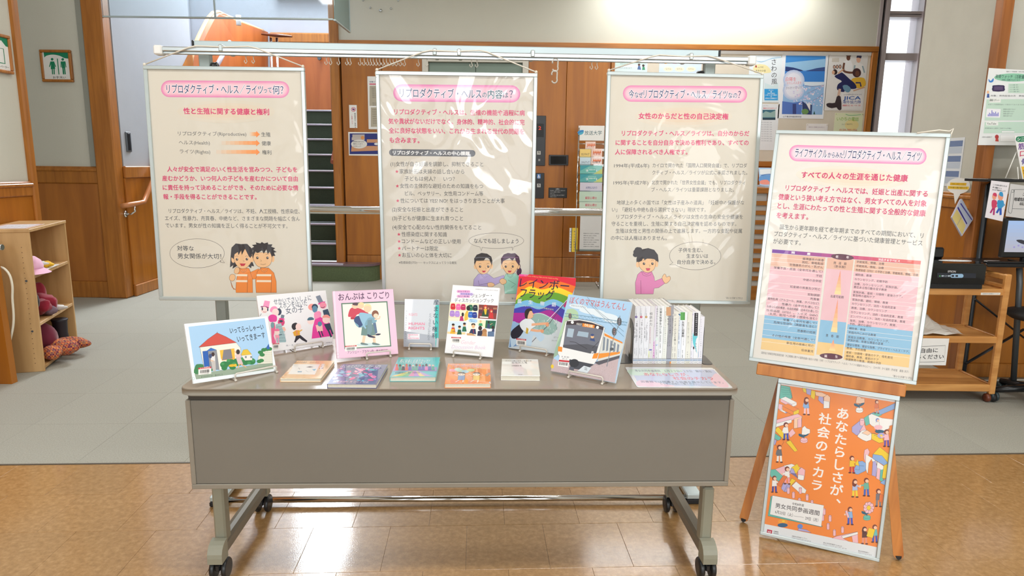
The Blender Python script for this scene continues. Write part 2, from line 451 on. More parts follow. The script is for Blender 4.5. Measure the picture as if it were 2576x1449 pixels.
# == setting
YE=3.1 # the floor pattern runs 3.1 degrees off the wall line
ca,sa=math.cos(math.radians(YE)),math.sin(math.radians(YE))
def fl(u,v):return(u*ca-v*sa-.05,u*sa+v*ca+3.075)
base=MB();base.box((-8,-3.2,-.12),(7,8.6,-.004))
flo=base.build('floor',mat('subfloor',(118,108,92),.6),kind='structure')
def tile_mat(name,c1,c2,c3,rough,noise,nb,bs,varob=.05,coat=0):
 M=bpy.data.materials.new(name);M.use_nodes=True
 N=M.node_tree.nodes;L=M.node_tree.links;P=N['Principled BSDF']
 ge=N.new('ShaderNodeNewGeometry')
 n1=N.new('ShaderNodeTexNoise');n1.inputs['Scale'].default_value=noise;n1.inputs['Detail'].default_value=8;n1.inputs['Roughness'].default_value=.7
 L.new(ge.outputs['Position'],n1.inputs['Vector'])
 cr=N.new('ShaderNodeValToRGB');e=cr.color_ramp.elements
 e[0].position=.3;e[0].color=lin(c1)+(1,);e[1].position=.72;e[1].color=lin(c3)+(1,)
 q=e.new(.5);q.color=lin(c2)+(1,)
 L.new(n1.outputs['Fac'],cr.inputs[0])
 oi=N.new('ShaderNodeObjectInfo');mr=N.new('ShaderNodeMapRange')
 mr.inputs['To Min'].default_value=1-varob;mr.inputs['To Max'].default_value=1+varob
 L.new(oi.outputs['Random'],mr.inputs['Value'])
 hs=N.new('ShaderNodeHueSaturation');L.new(mr.outputs[0],hs.inputs['Value']);L.new(cr.outputs[0],hs.inputs['Color'])
 L.new(hs.outputs[0],P.inputs['Base Color'])
 P.inputs['Roughness'].default_value=rough;P.inputs['Coat Weight'].default_value=coat;P.inputs['Coat Roughness'].default_value=.06
 n2=N.new('ShaderNodeTexNoise');n2.inputs['Scale'].default_value=bs;n2.inputs['Detail'].default_value=3
 L.new(ge.outputs['Position'],n2.inputs['Vector'])
 b=N.new('ShaderNodeBump');b.inputs['Strength'].default_value=nb;b.inputs['Distance'].default_value=.003
 L.new(n2.outputs['Fac'],b.inputs['Height']);L.new(b.outputs[0],P.inputs['Normal'])
 if coat:
  n3=N.new('ShaderNodeTexNoise');n3.inputs['Scale'].default_value=240;n3.inputs['Detail'].default_value=2
  L.new(ge.outputs['Position'],n3.inputs['Vector'])
  b3=N.new('ShaderNodeBump');b3.inputs['Strength'].default_value=.10;b3.inputs['Distance'].default_value=.0015
  L.new(n3.outputs['Fac'],b3.inputs['Height']);L.new(b3.outputs[0],P.inputs['Coat Normal'])
 return M
VINYL=tile_mat('waxed_vinyl',(150,112,64),(172,132,82),(194,156,108),.34,44,.12,300,.035,coat=.8)
CARPET=tile_mat('low_pile_carpet',(146,145,134),(164,163,152),(180,179,168),.92,160,.5,500,.025)
def tile(name,u0,v0,u1,v1,m,gap):
 g=gap/2
 b=MB();V=[]
 for z,e in((-.004,0),(-.0006,0),(0,.0008)):
  V+=[(*fl(u0+g+e,v0+g+e),z),(*fl(u1-g-e,v0+g+e),z),(*fl(u1-g-e,v1-g-e),z),(*fl(u0+g+e,v1-g-e),z)]
 b.add(V,[(0,1,5,4),(1,2,6,5),(2,3,7,6),(3,0,4,7),(4,5,9,8),(5,6,10,9),(6,7,11,10),(7,4,8,11),(8,9,10,11)])
 return b.build(name,m,flo)
for r in range(10):
 for c in range(-12,13):
  off=.15 if r%2 else 0
  tile('vinyl_tile',c*.3+off-.15,-(r+1)*.3,(c+1)*.3+off-.15,-r*.3,VINYL,.0008)
for r in range(11):
 for c in range(-11,10):
  tile('carpet_tile',c*.5,r*.5+.012,(c+1)*.5,(r+1)*.5+.012,CARPET,.0009)
e=MB()
for a,b in(((-5.5,.001),(4.7,.011)),):
 V=[(*fl(a[0],a[1]),-.004),(*fl(b[0],a[1]),-.004),(*fl(b[0],b[1]),-.004),(*fl(a[0],b[1]),-.004),(*fl(a[0],a[1]),.002),(*fl(b[0],a[1]),.002),(*fl(b[0],b[1]),.002),(*fl(a[0],b[1]),.002)]
 e.add(V,[(4,5,6,7),(0,1,5,4),(2,3,7,6),(0,4,7,3),(1,2,6,5)])
e.build('edging_strip',mat('edging_brown',(92,84,72),.5),flo)
YB=8.2
XL=ony(862,400,YB)[0] # left end of the lift wall
zt=2.78
# --- lift wall : plaster above a wood trim, wood panels below
XW0=ony(2226,150,YB)[0];XW1=ony(2321,100,YB)[0]
b=MB();b.box((XL,YB,2.80),(XW0-.12,YB+.3,4.2));b.box((XL,YB+.12,0),(XW0-.12,YB+.3,2.80))
b.box((XW1,YB,0),(6.2,YB+.3,4.2));b.box((XW0-.12,YB+.02,0),(XW1,YB+.3,.5))
wb=b.build('wall_back',PLASTER,kind='structure')
BX0=ony(1541,250,YB)[0];BX1=ony(2180,250,YB)[0]
def px(x,y=300):return ony(x,y,YB)[0]
EX0,EX1=px(1062,160),px(1330,160)
for x0,x1 in((px(862),px(963)),(px(963),EX0),(EX1,px(1423)),(px(1423),px(1532))):
 q=MB();q.box((x0+.002,YB,.3),(x1-.002,YB+.11,2.74),bev=.003);q.build('wood_panel',OAK,wb)
 q=MB();q.box((x0+.002,YB-.008,.0),(x1-.002,YB+.11,.296),bev=.003);q.build('skirting_panel',OAKT,wb)
q=MB();q.box((EX0,YB,ony(1190,140,YB)[2]),(EX1,YB+.11,2.74),bev=.002);q.build('wood_panel',OAK,wb,label='short panel over the lift')
for c in range(4): # plain wood panels under the notice board
 x0=BX0+.05+c*(BX1-BX0)/4
 q=MB();q.box((x0,YB,0),(x0+(BX1-BX0)/4-.004,YB+.11,ony(1900,419,YB)[2]),bev=.003);q.build('wood_panel',OAK,wb)
q=MB();q.box((XL-.1,YB-.035,2.74),(BX1+.07,YB+.1,2.80),bev=.006);q.build('trim_1',OAKH,kind='structure')
q=MB();q.box((px(1532),YB-.03,0),(px(1541),YB+.1,2.74),bev=.006);q.build('trim_2',OAKT,kind='structure')
q=MB();q.box((BX1,YB-.03,.9),(BX1+.07,YB+.1,2.74),bev=.006);q.build('trim_3',OAKT,kind='structure')
q=MB();q.box((XL-.105,YB-.05,0),(XL,YB+.3,4.2),bev=.012);q.build('trim_4',OAKT,kind='structure')
zb0=ony(1900,419,YB)[2];zb1=ony(1900,406,YB)[2]
q=MB();q.box((BX0,YB-.03,zb0),(BX1,YB+.1,zb1),bev=.005);q.build('trim_5',OAKH,kind='structure')
# --- notice board
nb=thing('notice_board','wide beige notice board in a wood surround on the back wall','notice board',(BX0,YB,zb1))
q=MB();q.box((BX0+.003,YB-.005,zb1+.003),(BX1-.003,YB+.1,2.737));q.build('pin_surface',mat('board_fabric',(212,204,188),.8,bump=.2,bscale=500),nb)
q=MB();q.box((BX0+.003,YB-.012,2.70),(BX1-.003,YB-.0051,2.737));q.build('picture_rail',PAPER,nb)
# --- window slot on the right of the notice board
wx=lambda x,y=200:ony(x,y,YB)[0]
wz=lambda y:ony(2270,y,YB)[2]
win=MB();z1=4.2
win.box((XW0-.12,YB-.01,.5),(XW0-.085,YB+.25,z1));win.box((XW0-.05,YB-.01,.5),(XW0,YB+.25,z1))
win.box((XW1-.03,YB-.01,.5),(XW1+.01,YB+.25,z1),0)
for a,c in((133,151),(27,34),(36,42)):win.box((XW0,YB+.02,wz(c)),(XW1-.03,YB+.2,wz(a)))
win.box((XW0,YB+.0,.5),(XW1-.03,YB+.2,.56));win.box((XW0-.085,YB+.03,.5),(XW0-.05,YB+.25,z1),1)
wo=win.build('window_1',[mat('window_frame_grey',(196,186,190),.35,metal=.1),BLACK],kind='structure')
q=MB();q.box((XW0,YB+.1,.56),(XW1-.03,YB+.106,z1));q.build('window_pane',glass('window_glass',(252,254,255)),wo)
q=MB();q.box((XW1+.01,YB-.04,.4),(XW1+.07,YB+.02,4.2),bev=.006);q.build('trim_6',mat('plum_jamb',(140,84,78),.4),kind='structure')
# --- lift
lz=ony(1190,145,YB)[2]
lift=thing('lift_door','grey green double lift doors behind the middle hanging panel','lift door',((EX0+EX1)/2,YB,0))
q=MB();w=.07
q.box((EX0+.001,YB-.02,0),(EX0+w,YB+.1,lz));q.box((EX1-w,YB-.02,0),(EX1-.001,YB+.1,lz));q.box((EX0+w,YB-.02,lz-.0),(EX1-w,YB+.1,lz-.05))
q.build('door_frame',mat('frame_cream',(208,204,192),.4),lift)
xm=(EX0+EX1)/2
for a,c in((EX0+w,xm),(xm,EX1-w)):
 q=MB();q.box((a+.002,YB+.05,.002),(c-.002,YB+.09,lz-.052),bev=.002);q.build('door_leaf',mat('lift_green',(112,128,116),.35,metal=.3),lift)
q=MB();q.box((EX0-.02,YB-.03,2.745),(EX1+.02,YB-.036,2.80));
# lift call panels
def wallbox(name,x0,y0,x1,y1,Y,d,m,label,cat,bev=.003,group=None):
 a=ony(x0,y0,Y);c=ony(x1,y1,Y)
 t=thing(name,label,cat,((a[0]+c[0])/2,Y,c[2]),group=group)
 q=MB();q.box((a[0],Y-d,c[2]),(c[0],Y,a[2]),bev=bev);q.build('case',m,t)
 cv=Canvas(pose4((a[0]+c[0])/2,Y-d,c[2],0),0)
 return t,cv
t,cv=wallbox('lift_call_panel',1346,291,1371,417,YB,.012,BLACK,'tall black lift call panel with a red floor number','lift panel')
cv.rect(1348,311,1368,345,(8,8,10));cv.rect(1351,380,1360,389,(190,190,185));cv.text('↑',1353,384.5,1358,384.5,9,(40,40,40),.02)
cv.rect(1354,400,1359,405,(150,150,150));cv.build(t)
c2=Canvas(cv.M,-.002);c2.text('2',1354.5,322,1361.5,322,12,(255,60,30),.02);c2.build(t,'floor_number',screen_mat(),'lit red number 2')
t,cv=wallbox('lift_call_panel',1346,435,1368,499,YB,.012,BLACK,'short black lift call panel with a blue wheelchair sign','lift panel')
cv.rect(1351,438,1360,449,(70,130,200));cv.ell(1355,440.5,1.4,1.4,(240,240,245));cv.ell(1355.5,445.5,3,3,(240,240,245));cv.ell(1355.5,445.5,1.8,1.8,(70,130,200));cv.rect(1354,441,1356,446,(240,240,245))
cv.rect(1351,462,1360,471,(190,190,185));cv.text('↑',1353,466.5,1358,466.5,9,(40,40,40),.02);cv.build(t)
t,cv=wallbox('wall_display',1381,389.5,1429,416,YB,.02,BLACK,'blank black screen box on the wood wall beside the lift','screen')
cv.rect(1385,393,1425,413,(16,17,20));cv.build(t,'screen',DKGLASS)
t,cv=wallbox('notice_plate',1380,472,1426,498,YB,.006,BLACK,'black plate of small white writing below the blank screen box','plate')
cv.text('お願い',1398,475.5,1408,475.5,4,(200,200,200),.01)
for i,(s_,e_)in enumerate((('非常の時は、このボタンを押して係員をお呼び',1422),('ください。扉が開くまで静かに',1410),('お待ちください。',1396),('小さなお子様のご利用には必ず保護者が',1420),('付き添ってください。',1400))):cv.text(s_,1384,479.5+i*3.9,e_,479.5+i*3.9,3,(190,190,190))
cv.build(t)
# --- wall sticker, blue poster, white plate left of the lift
t,cv=wallbox('wall_sticker',878,264,899,322,YB,.002,WHITE,'narrow white prohibition sticker on the wood post wall','sticker',0)
cv.at(860,180,6.04);cv.ell(176,575,36,34,(200,60,90));cv.ell(176,575,28,26,(240,240,240));cv.ell(176,575,20,16,(90,70,120));cv.line([(155,555),(197,597)],7,(200,60,90))
cv.vtext('携帯電話のご使用は',199,640,205,845,22,(50,50,55),.02);cv.vtext('ご遠慮くださ',150,665,160,790,20,(190,60,90),.02);cv.build(t)
t,cv=wallbox('wall_poster',876,332,958,392,YB,.002,WHITE,'blue and tan poster with a white speech oval on the wood wall','poster',0)
cv.at(860,180,6.04);cv.rect(118,940,590,1255,(26,40,120));cv.rect(160,955,345,1010,(190,180,175));cv.rect(150,1000,345,1045,(196,186,180));cv.rect(380,1030,590,1080,(206,150,110));cv.poly([(150,1130),(590,1130),(590,1200),(140,1215)],(206,150,110))
cv.ell(315,1005,28,28,(220,150,80));cv.ell(262,1102,122,68,(226,224,218));
for i,s_ in enumerate(('自転車は決められた','場所にとめて','おきましょう')):cv.text(s_,170,1066+i*34,340-i*25,1066+i*34,22,(70,70,80),.015)
cv.ell(530,1100,40,18,(230,230,230));cv.build(t)
t,cv=wallbox('wall_plate',924,192,975,326,YB,.01,WHITE,'white plate with two grey text fields beside the blue poster','plate',.004)
cv.at(860,180,6.04);cv.rect(420,215,640,520,(178,170,150));cv.rect(440,545,640,840,(178,170,150));cv.rect(418,182,640,200,(206,70,100));cv.text('空間づくり',420,158,560,158,26,(70,70,110),.02)
for i in range(8):cv.text('利用案内と時',450+i*2,255+i*28 if i<6 else 480+(i-6)*30,520,255+i*28 if i<6 else 480+(i-6)*30,18,(80,76,70))
for i in range(7):cv.text('申込受付窓',462+i*2,580+i*34,530,580+i*34,20,(80,76,70))
cv.build(t)
# --- stairwell
sx0,sx1=-3.93,XL-.12
Y1,TR,RI=8.003,.257,.217
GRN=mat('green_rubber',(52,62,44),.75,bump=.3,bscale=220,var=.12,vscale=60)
st=thing('staircase','dark green staircase with pale metal nosings rising behind the panels','staircase',((sx0+sx1)/2,Y1,0))
for n in range(1,11):
 y0=Y1+(n-1)*TR;y1=Y1+n*TR+.02 if n<10 else 11.4
 if n==1:
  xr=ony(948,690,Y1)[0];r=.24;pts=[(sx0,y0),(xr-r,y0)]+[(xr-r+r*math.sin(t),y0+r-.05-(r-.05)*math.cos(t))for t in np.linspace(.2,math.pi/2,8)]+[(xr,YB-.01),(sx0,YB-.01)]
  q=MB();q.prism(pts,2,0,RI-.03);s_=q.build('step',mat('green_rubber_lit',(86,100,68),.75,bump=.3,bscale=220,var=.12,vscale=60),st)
  q=MB();q.prism([(p[0]*1.0+(.012 if i>1 and i<10 else 0),p[1]-.012)for i,p in enumerate(pts)],2,RI-.03,RI)
  q.build('nosing',mat('bullnose_plum',(112,88,96),.3,coat=.4),s_)
 else:
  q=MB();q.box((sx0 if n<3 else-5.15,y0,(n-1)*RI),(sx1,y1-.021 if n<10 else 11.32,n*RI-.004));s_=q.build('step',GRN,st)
 if True:
  q=MB();q.box((sx0 if n<3 else-5.15,y0-.018,n*RI-.022),((sx1 if n>1 else XL+.02),y0+.04,n*RI+.003),bev=.004);q.build('nosing',mat('nosing_lilac',(168,158,172),.3,metal=.5),s_)
# stairwell walls
zd=lambda x,y,Y:ony(x,y,Y)[2]
zland=10*RI
b=MB();b.box((-5.3,11.42,0),(sx1+.3,11.6,7.0));wbs=b.build('wall_stair',PLASTER_COOL,kind='structure')
zt2=zd(760,84,11.4);
b=MB()
b.box((sx0,11.36,zland),(sx1+.3,11.4,zt2-.16));b.build('wood_panel',OAKR,wbs)
b=MB();b.box((sx0,11.33,zt2-.16),(sx1+.3,11.4,zt2),bev=.02);b.build('dado_rail',OAKT,wbs)
b=MB();b.box((sx1+.005,YB+.31,0),(sx1+.12,11.4,7.0));b.build('wall_shaft',PLASTER_COOL,kind='structure')
# left side wall of the stair, X about -4.0
XS=onz(321,751,0)[0]
YS2=onx(483,166,XS)[1]
b=MB();b.box((XS-.15,6.99,0),(XS,YS2,7.0));ws=b.build('wall_left_stair',PLASTER_COOL,kind='structure')
b=MB();b.box((-5.35,YS2,0),(-5.2,11.39,7.0));b.build('wall_outer_stair',PLASTER_COOL,kind='structure')
b=MB();b.box((-5.35,YS2-.1,0),(XS-.16,YS2-.01,7.0));b.build('wall_front_stair',PLASTER_COOL,kind='structure')
zdl=onx(325,418,XS)[2]
def yl(x,y):return onx(x,y,XS)[1]
for k,(ya,yb_)in enumerate(((6.96,7.48),)):
 b=MB();b.box((XS,ya,.12),(XS+.02,yb_,zdl-.12),bev=.003);b.build('wood_panel',OAKR if 0 else OAK,ws)
b=MB();b.prism([(7.485,0),(YS2-.01,0),(YS2-.01,2.75),(7.6,1.75),(7.485,zdl)],0,XS,XS+.02);b.build('wood_panel',OAK,ws)
b=MB();b.box((XS,6.96,zdl-.12),(XS+.035,7.48,zdl),bev=.008);b.build('dado_rail',OAKT,ws)
b=MB();b.box((XS,6.96,0),(XS+.035,7.6,.12),bev=.008);b.build('skirting',OAKT,ws)
b=MB();b.box((XS+.0,7.5,0),(XS+.05,7.62,onx(394,650,XS)[2]),bev=.006);b.build('skirting_step',OAKT,ws)
# curved wooden balustrade rising at the left of the landing
cp=[(482,166),(486,140),(493,113),(503,90),(515,66),(527,44),(538,32),(552,30),(568,38),(600,52),(640,68),(664,78),(664,240),(500,240),(486,220)]
P3=[]
for x,y in cp:
 Y=9.4+(x-482)/182*1.9;P3.append(ony(x,y,Y))
def slab(P3,off,m,name,parent):
 n=len(P3);b=MB();off=np.array(off)
 tri=tessellate_polygon([[Vector((p[0],p[2],0))for p in P3]])
 V=[p for p in P3]+[p+off for p in P3]
 b.add(V,[tuple(t)for t in tri]+[tuple(i+n for i in reversed(t))for t in tri]+[(i,(i+1)%n,n+(i+1)%n,n+i)for i in range(n)])
 return b.build(name,m,parent)
bl=thing('curved_balustrade','curved orange wooden balustrade wall above the stair landing','balustrade',P3[0])
slab(P3,(.03,.1,0),OAKR,'panel',bl)
b=MB();b.tube([p+np.array([-.01,-.01,0])for p in P3[:12]],.028,8,sq=.8);b.build('capping',mat('end_grain_pale',(222,178,132),.4),bl)
# shelf-like rail end with two chrome posts on the landing
t=thing('landing_rail','dark wooden rail end on two chrome posts at the stair landing','railing',ony(690,170,10.8))
a=ony(658,86,10.8);c=ony(735,92,10.8)
b=MB();b.tube([a,(a+c)/2,c],[.02,.045,.02],12,sq=.6);b.build('rail',mat('dark_oak',(104,52,24),.35),t)
for x in(681,696):
 b=MB();zz=ony(x+3,200,10.8);zz[2]=zland+.002;b.tube([ony(x,95,10.8),zz],.02,10);b.build('post',CHROME,t)
for i,(x,y)in enumerate(((622,138),(661,147),(805,147))):
 p=ony(x,y,11.33);t2=thing('wall_stud',('small dark round stud on the orange wall left of the chrome posts','small pale round stud beside the chrome posts','round metal stud on the orange wall under the rail end')[i],'stud',p)
 b=MB();b.lathe((p[0],p[1]-.05,p[2]),[(.03,0),(.035,.02),(.02,.05)],12,axis=1);b.build('head',GREYMET,t2)
# pink white tube handrail seen left of the landing and brown rails on the side walls
t=thing('stair_handrail','bright white tube handrail climbing left of the landing','handrail',ony(548,165,8.9))
p0,p1=ony(546,165,8.7),ony(578,106,9.3)
b=MB();b.tube([p0,p1],.028,12);b.build('rail',mat('pearl_tube',(236,226,240),.15,metal=.2,coat=.6),t)
b=MB();q0=ony(600,52,9.6);b.tube([q0+np.array([0,0,.07]),q0-np.array([0,0,.06])],.033,12);b.build('end_cap',WHITE,t)
t=thing('stair_handrail','red brown handrail on the right side of the stairs','handrail',ony(837,408,8.5))
b=MB();b.tube([ony(837,408,8.5),ony(852,336,9.0),ony(866,270,9.5)],.03,12);b.build('rail',mat('rosy_wood',(176,104,82),.3,coat=.3),t)
b=MB();p=ony(849,398,8.55);b.tube([p,p+np.array([.12,.02,-.02])],.012,8);b.build('bracket',CHROME,t)
XR=XS+.1
t=thing('wall_handrail','light brown handrail bent upward beside the left hanging panel','handrail',onx(322,518,XR))
b=MB();pa=onx(321,516,XR);pb=onx(362,508,XR);pc=onx(378,470,XR);pd=pc+(pc-pb)*1.5
b.tube([pa+np.array([-.06,-.01,-.01]),pa,pa*.3+pb*.7,pb,pb*.5+pc*.5,pc,pd],.025,12);b.build('rail',mat('rail_wood',(196,128,80),.3,coat=.3),t)
b=MB();p=onx(338,514,XR);b.tube([p,p-np.array([0,0,.07]),p-np.array([.04,0,.1]),p-np.array([.095,0,.1])],.01,8);b.lathe((XS,p[1],p[2]-.1),[(.035,0),(.035,.01),(.02,.014)],12,axis=0);b.build('bracket',CHROME,t)
# --- recess with the toilet sign
YR=6.9
b=MB();b.box((-6.6,YR,0),(XS-.15,YR+.12,3.5));wr=b.build('wall_recess',PLASTER,kind='structure')
zr=ony(230,419,YR)[2]
xs_=[-6.5,-5.6,-4.85,ony(280,600,YR)[0]]
for a,c in zip(xs_[:-1],xs_[1:]):
 q=MB();q.box((a+.002,YR-.015,.17),(c-.002,YR,zr-.17),bev=.003);q.build('wood_panel',wood('recess_oak',(158,94,34),(186,116,46),.42,(9,9,.8)),wr)  # recess panels in a slightly paler oak than the lift wall
q=MB();q.box((-6.6,YR-.03,zr-.17),(XS-.1,YR,zr),bev=.01);q.box((-6.6,YR-.042,zr-.05),(XS-.1,YR,zr-.02),bev=.008);q.build('dado_rail',OAKT,wr)
q=MB();q.box((-6.6,YR-.03,0),(XS-.1,YR,.17),bev=.006);q.build('skirting',OAKT,wr)
q=MB();q.box((XS-.2,6.84,0),(XS-.0,6.98,3.5),bev=.012);q.build('trim_7',OAKT,kind='structure')
q=MB();q.box((XS-.265,6.87,zr),(XS-.2,6.9,3.5),bev=.004);q.build('trim_8',mat('grey_jamb',(150,152,142),.6),kind='structure')
# --- left wall with dado
XLW=-3.66
def lw(x,y):return onx(x,y,XLW)
Yend=lw(74,480)[1]
b=MB();b.box((XLW-.15,-3,0),(XLW,Yend,3.5));wlft=b.build('wall_left',PLASTER,kind='structure')
zl=lw(60,456)[2]
q=MB();q.box((XLW,-3,zl-.11),(XLW+.03,Yend,zl),bev=.008);q.box((XLW,-3,zl-.04),(XLW+.042,Yend,zl-.015),bev=.006);q.build('dado_rail',OAKT,wlft)
for k in range(6):
 q=MB();q.box((XLW,Yend-(k+1)*1.1+.003,.12),(XLW+.015,Yend-k*1.1,zl-.11),bev=.003);q.build('wood_panel',OAK,wlft)
q=MB();q.box((XLW,-3,0),(XLW+.03,Yend,.12),bev=.006);q.build('skirting',OAKT,wlft)
q=MB();q.box((XLW-.16,Yend,0),(XLW+.035,Yend+.06,3.5),bev=.01);q.build('trim_9',OAKT,kind='structure')
b=MB();b.box((XLW-.15,Yend+.06,0),(XLW-.14,YR,0.01));
# --- right wall block with column
XRW=3.10;YC=4.52;YJ=onx(2331,0,XRW)[1]
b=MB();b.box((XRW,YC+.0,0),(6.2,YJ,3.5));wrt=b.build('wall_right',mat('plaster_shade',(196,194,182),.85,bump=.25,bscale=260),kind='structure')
zrd=onx(2443,485,XRW)[2]
q=MB();q.box((XRW-.03,YC+.02,zrd-.11),(XRW,YJ,zrd),bev=.006);q.box((XRW-.04,YC+.02,zrd-.045),(XRW,YJ,zrd-.02),bev=.006);q.build('dado_rail',OAKT,wrt)
q=MB();q.box((XRW-.015,YC+.02,0),(XRW,YJ,zrd-.11),bev=.003);q.build('wood_panel',OAK,wrt)
for a,c in((3.152,3.62),(3.62,4.1),(4.1,4.9),(4.9,5.7)):
 q=MB();q.box((a+.002,YC-.015,.1),(c-.002,YC,zrd-.11),bev=.003);q.build('wood_panel',OAK,wrt)
q=MB();q.box((3.152,YC-.03,zrd-.11),(6.2,YC,zrd),bev=.008);q.build('dado_rail',OAKT,wrt)
q=MB();q.box((3.152,YC-.025,0),(6.2,YC,.1),bev=.006);q.build('skirting',OAKT,wrt)
xa=ony(2527,0,4.4)[0];xb=ony(2547,0,4.4)[0]
q=MB();q.box((xa,4.40,0),(xb+.02,4.48,3.5),bev=.006);q.box((xa+.06,4.48,0),(xb+.02,YC+.04,3.5),bev=.006);q.build('trim_10',wood('column_oak',(128,74,26),(162,98,42),.4,(16,16,1)),kind='structure')
# --- ceiling with recessed lamps, glass smoke screens, room's rear window wall
b=MB();b.box((-6.6,-3.2,ZL+.03),(6.2,6.88,ZL+.15));b.box((sx1-.0,6.88,ZL+.03),(6.2,8.5,ZL+.15));b.build('ceiling',mat('ceiling_white',(232,230,224),.9),kind='structure')
b=MB();b.box((-6,6.9,6.9),(sx1+.3,11.6,7.0));b.build('ceiling_stair',PLASTER_COOL,kind='structure')
b=MB();b.box((-6,6.88,ZL+.15),(sx1+.3,6.98,7.0));b.box((sx1,6.98,ZL+.15),(sx1+.12,YB+.05,7));b.build('wall_shaft_front',PLASTER_COOL,kind='structure')
GLS=glass('smoke_screen_glass',(246,251,253),haze=.08,rough=.05)
t=thing('smoke_screen','hanging glass smoke screen across the front of the stairwell','glass screen',ony(838,47,6.87))
zg=ony(838,47,6.87)[2];xg=ony(838,47,6.87)[0];xj=ony(541,30,6.87)[0]
for a,c in((XS,xj-.003),(xj+.003,xg)):
 q=MB();q.box((a,6.865,zg),(c,6.873,ZL+.03));q.build('pane',GLS,t)
q=MB();q.box((XS,6.855,zg-.014),(xg,6.883,zg));q.box((xj-.006,6.858,zg),(xj+.006,6.88,ZL+.03));q.build('edge_profile',ALUP,t)
t=thing('smoke_screen','narrow glass smoke screen returning to the lift wall','glass screen',(xg,7.2,zg))
q=MB();q.box((xg+.004,6.89,zg),(xg+.012,7.5,ZL+.03));q.build('pane',glass('smoke_glass_return',(176,200,196),haze=.45,rough=.05),t)
q=MB();q.box((xg-.002,6.89,zg-.014),(xg+.018,7.5,zg));q.box((xg-.002,7.5,zg-.014),(xg+.018,7.51,ZL+.03));q.build('edge_profile',ALUP,t)
# small screws high on the plaster
for i,(x,y)in enumerate(((932,20),(958,27),(984,22),(1002,2),(914,1))):
 p=ony(x,y,YB);q=MB();r=.018 if i==1 else .011;q.lathe((p[0],YB-.02,p[2]),[(.001,0),(r*.8,.002),(r,.01),(r*.7,.02)],10,axis=1)
 o=q.build('wall_screw',ALU,label=('small metal screw on the plaster high above the lift, second from left','largest metal screw in the arc on the plaster above the lift','small metal screw right of the largest one on the plaster','rightmost and uppermost metal screw on the plaster above the lift','leftmost metal screw at the top edge beside the glass')[i],cat='screw',group='screws in an arc on the plaster')
# lamps
LLAB=['left of the table, nearest the viewer','above the viewer in front of the table','right of the easel, nearest the viewer','over the carpet left of the left hanging panel','over the carpet behind the middle hanging panel','over the trolley and easel panel','before the stairs and smoke screen','before the notice board','close to the wall over the notice board','small one in the toilet recess']
for li,(x,y,sx,sy,w,c)in enumerate(LIGHTS):
 area('ceiling_lamp',(x,y,ZL-.004),(0,0,0),sx,sy,w,c)
 t=thing('ceiling_light','flat ceiling light panel '+LLAB[li],'ceiling light',(x,y,ZL),group='ceiling lights of the lobby')
 q=MB();q.box((x-sx/2-.03,y-sy/2-.03,ZL),(x+sx/2+.03,y+sy/2+.03,ZL+.028),bev=.004);q.build('housing',WHITE,t)
# tall stair window that throws daylight down the stairwell
b=MB();b.box((-3.75,11.3,4.0),(-2.35,11.39,6.3));
b=MB()
for x in(-3.8,-3.08,-2.36):b.box((x,11.3,3.95),(x+.05,11.4,6.95))
for z in(3.95,6.9):b.box((-3.8,11.3,z),(-2.31,11.4,z+.05))
o=b.build('window_2',ALU,kind='structure')
area('stair_daylight',(-3.05,11.28,5.45),(math.radians(-90),0,0),1.35,2.8,520,(.92,.96,1))
area('stair_fill',(-3.3,9.4,6.88),(0,0,0),1.6,2.4,190,(.93,.965,1))  # unseen overhead fill lamp, added to brighten the stairwell's back wall
# rear wall with windows behind the viewer
b=MB()
RY=-3.0
b.box((-6.6,RY-.2,0),(6.2,RY,.4));b.box((-6.6,RY-.2,3.0),(6.2,RY,3.6))
for x in(-6.6,-3.1,-.9,1.3,3.5,6.0):b.box((x-.1,RY-.2,.4),(x+.2,RY,3.0))
b.build('wall_front',PLASTER,kind='structure')
b=MB()
for x in(-6.4,-3.9,-2.9,-1.9,-.7,.2,1.5,2.4,3.7,4.8):b.box((x,RY-.12,.4),(x+.06,RY-.06,3.0))
b.box((-6.5,RY-.12,2.1),(6.1,RY-.06,2.17));b.build('window_3',ALU,kind='structure')
for i,(x,w_)in enumerate(((-4.8,2.9),(-2.0,1.7),(.3,1.7),(2.5,1.7),(4.8,1.9))):
 area('window_daylight',(x,RY+.01,1.95),(math.radians(90),0,0),w_*.42,1.5,19*w_,(.96,.985,1))
b=MB();b.box((6.2,-3.2,0),(6.35,8.5,3.6));b.build('wall_far_right',PLASTER,kind='structure')
b=MB();b.box((-6.75,-3.2,0),(-6.6,7.0,3.6));b.build('wall_far_left',PLASTER,kind='structure')
# == hanging display frame
IV=(214,208,194);PINKT=(206,48,104);GREYT=(70,72,78);NAVY=(28,44,104);MAG=(226,132,184)
HY=math.radians(2.1);hu=np.array([math.cos(HY),math.sin(HY),0]);hn=np.array([-math.sin(HY),math.cos(HY),0])
def onH(x,y,d): # point on the vertical plane of the frame, d metres deep
 a=ray(x,y);return EYE+a*(hn@(np.array([0,d,0])-EYE))/(hn@a)
HM=lambda d:pose4(0,d,0,2.1) # local x along the frame, y depth, z up
def toH(p):c,s_=math.cos(HY),math.sin(HY);return np.array([p[0]*c+p[1]*s_,-p[0]*s_+p[1]*c,p[2]])
hf=thing('display_stand','long grey aluminium display stand carrying the three hanging panels','display stand',(0,2.9,0),Matrix.Rotation(HY,3,'Z'))
M0=HM(0)
def hb():return MB(M0)
DP=2.90
L_=lambda x,y,d=DP:toH(onH(x,y,d))
a=L_(492,117);c=L_(1805,135);zt_=(a[2]+c[2])/2
b=hb();b.box((a[0],DP-.02,zt_-.022),(c[0],DP+.02,zt_+.016),bev=.003);b.build('top_bar',ALUP,hf)
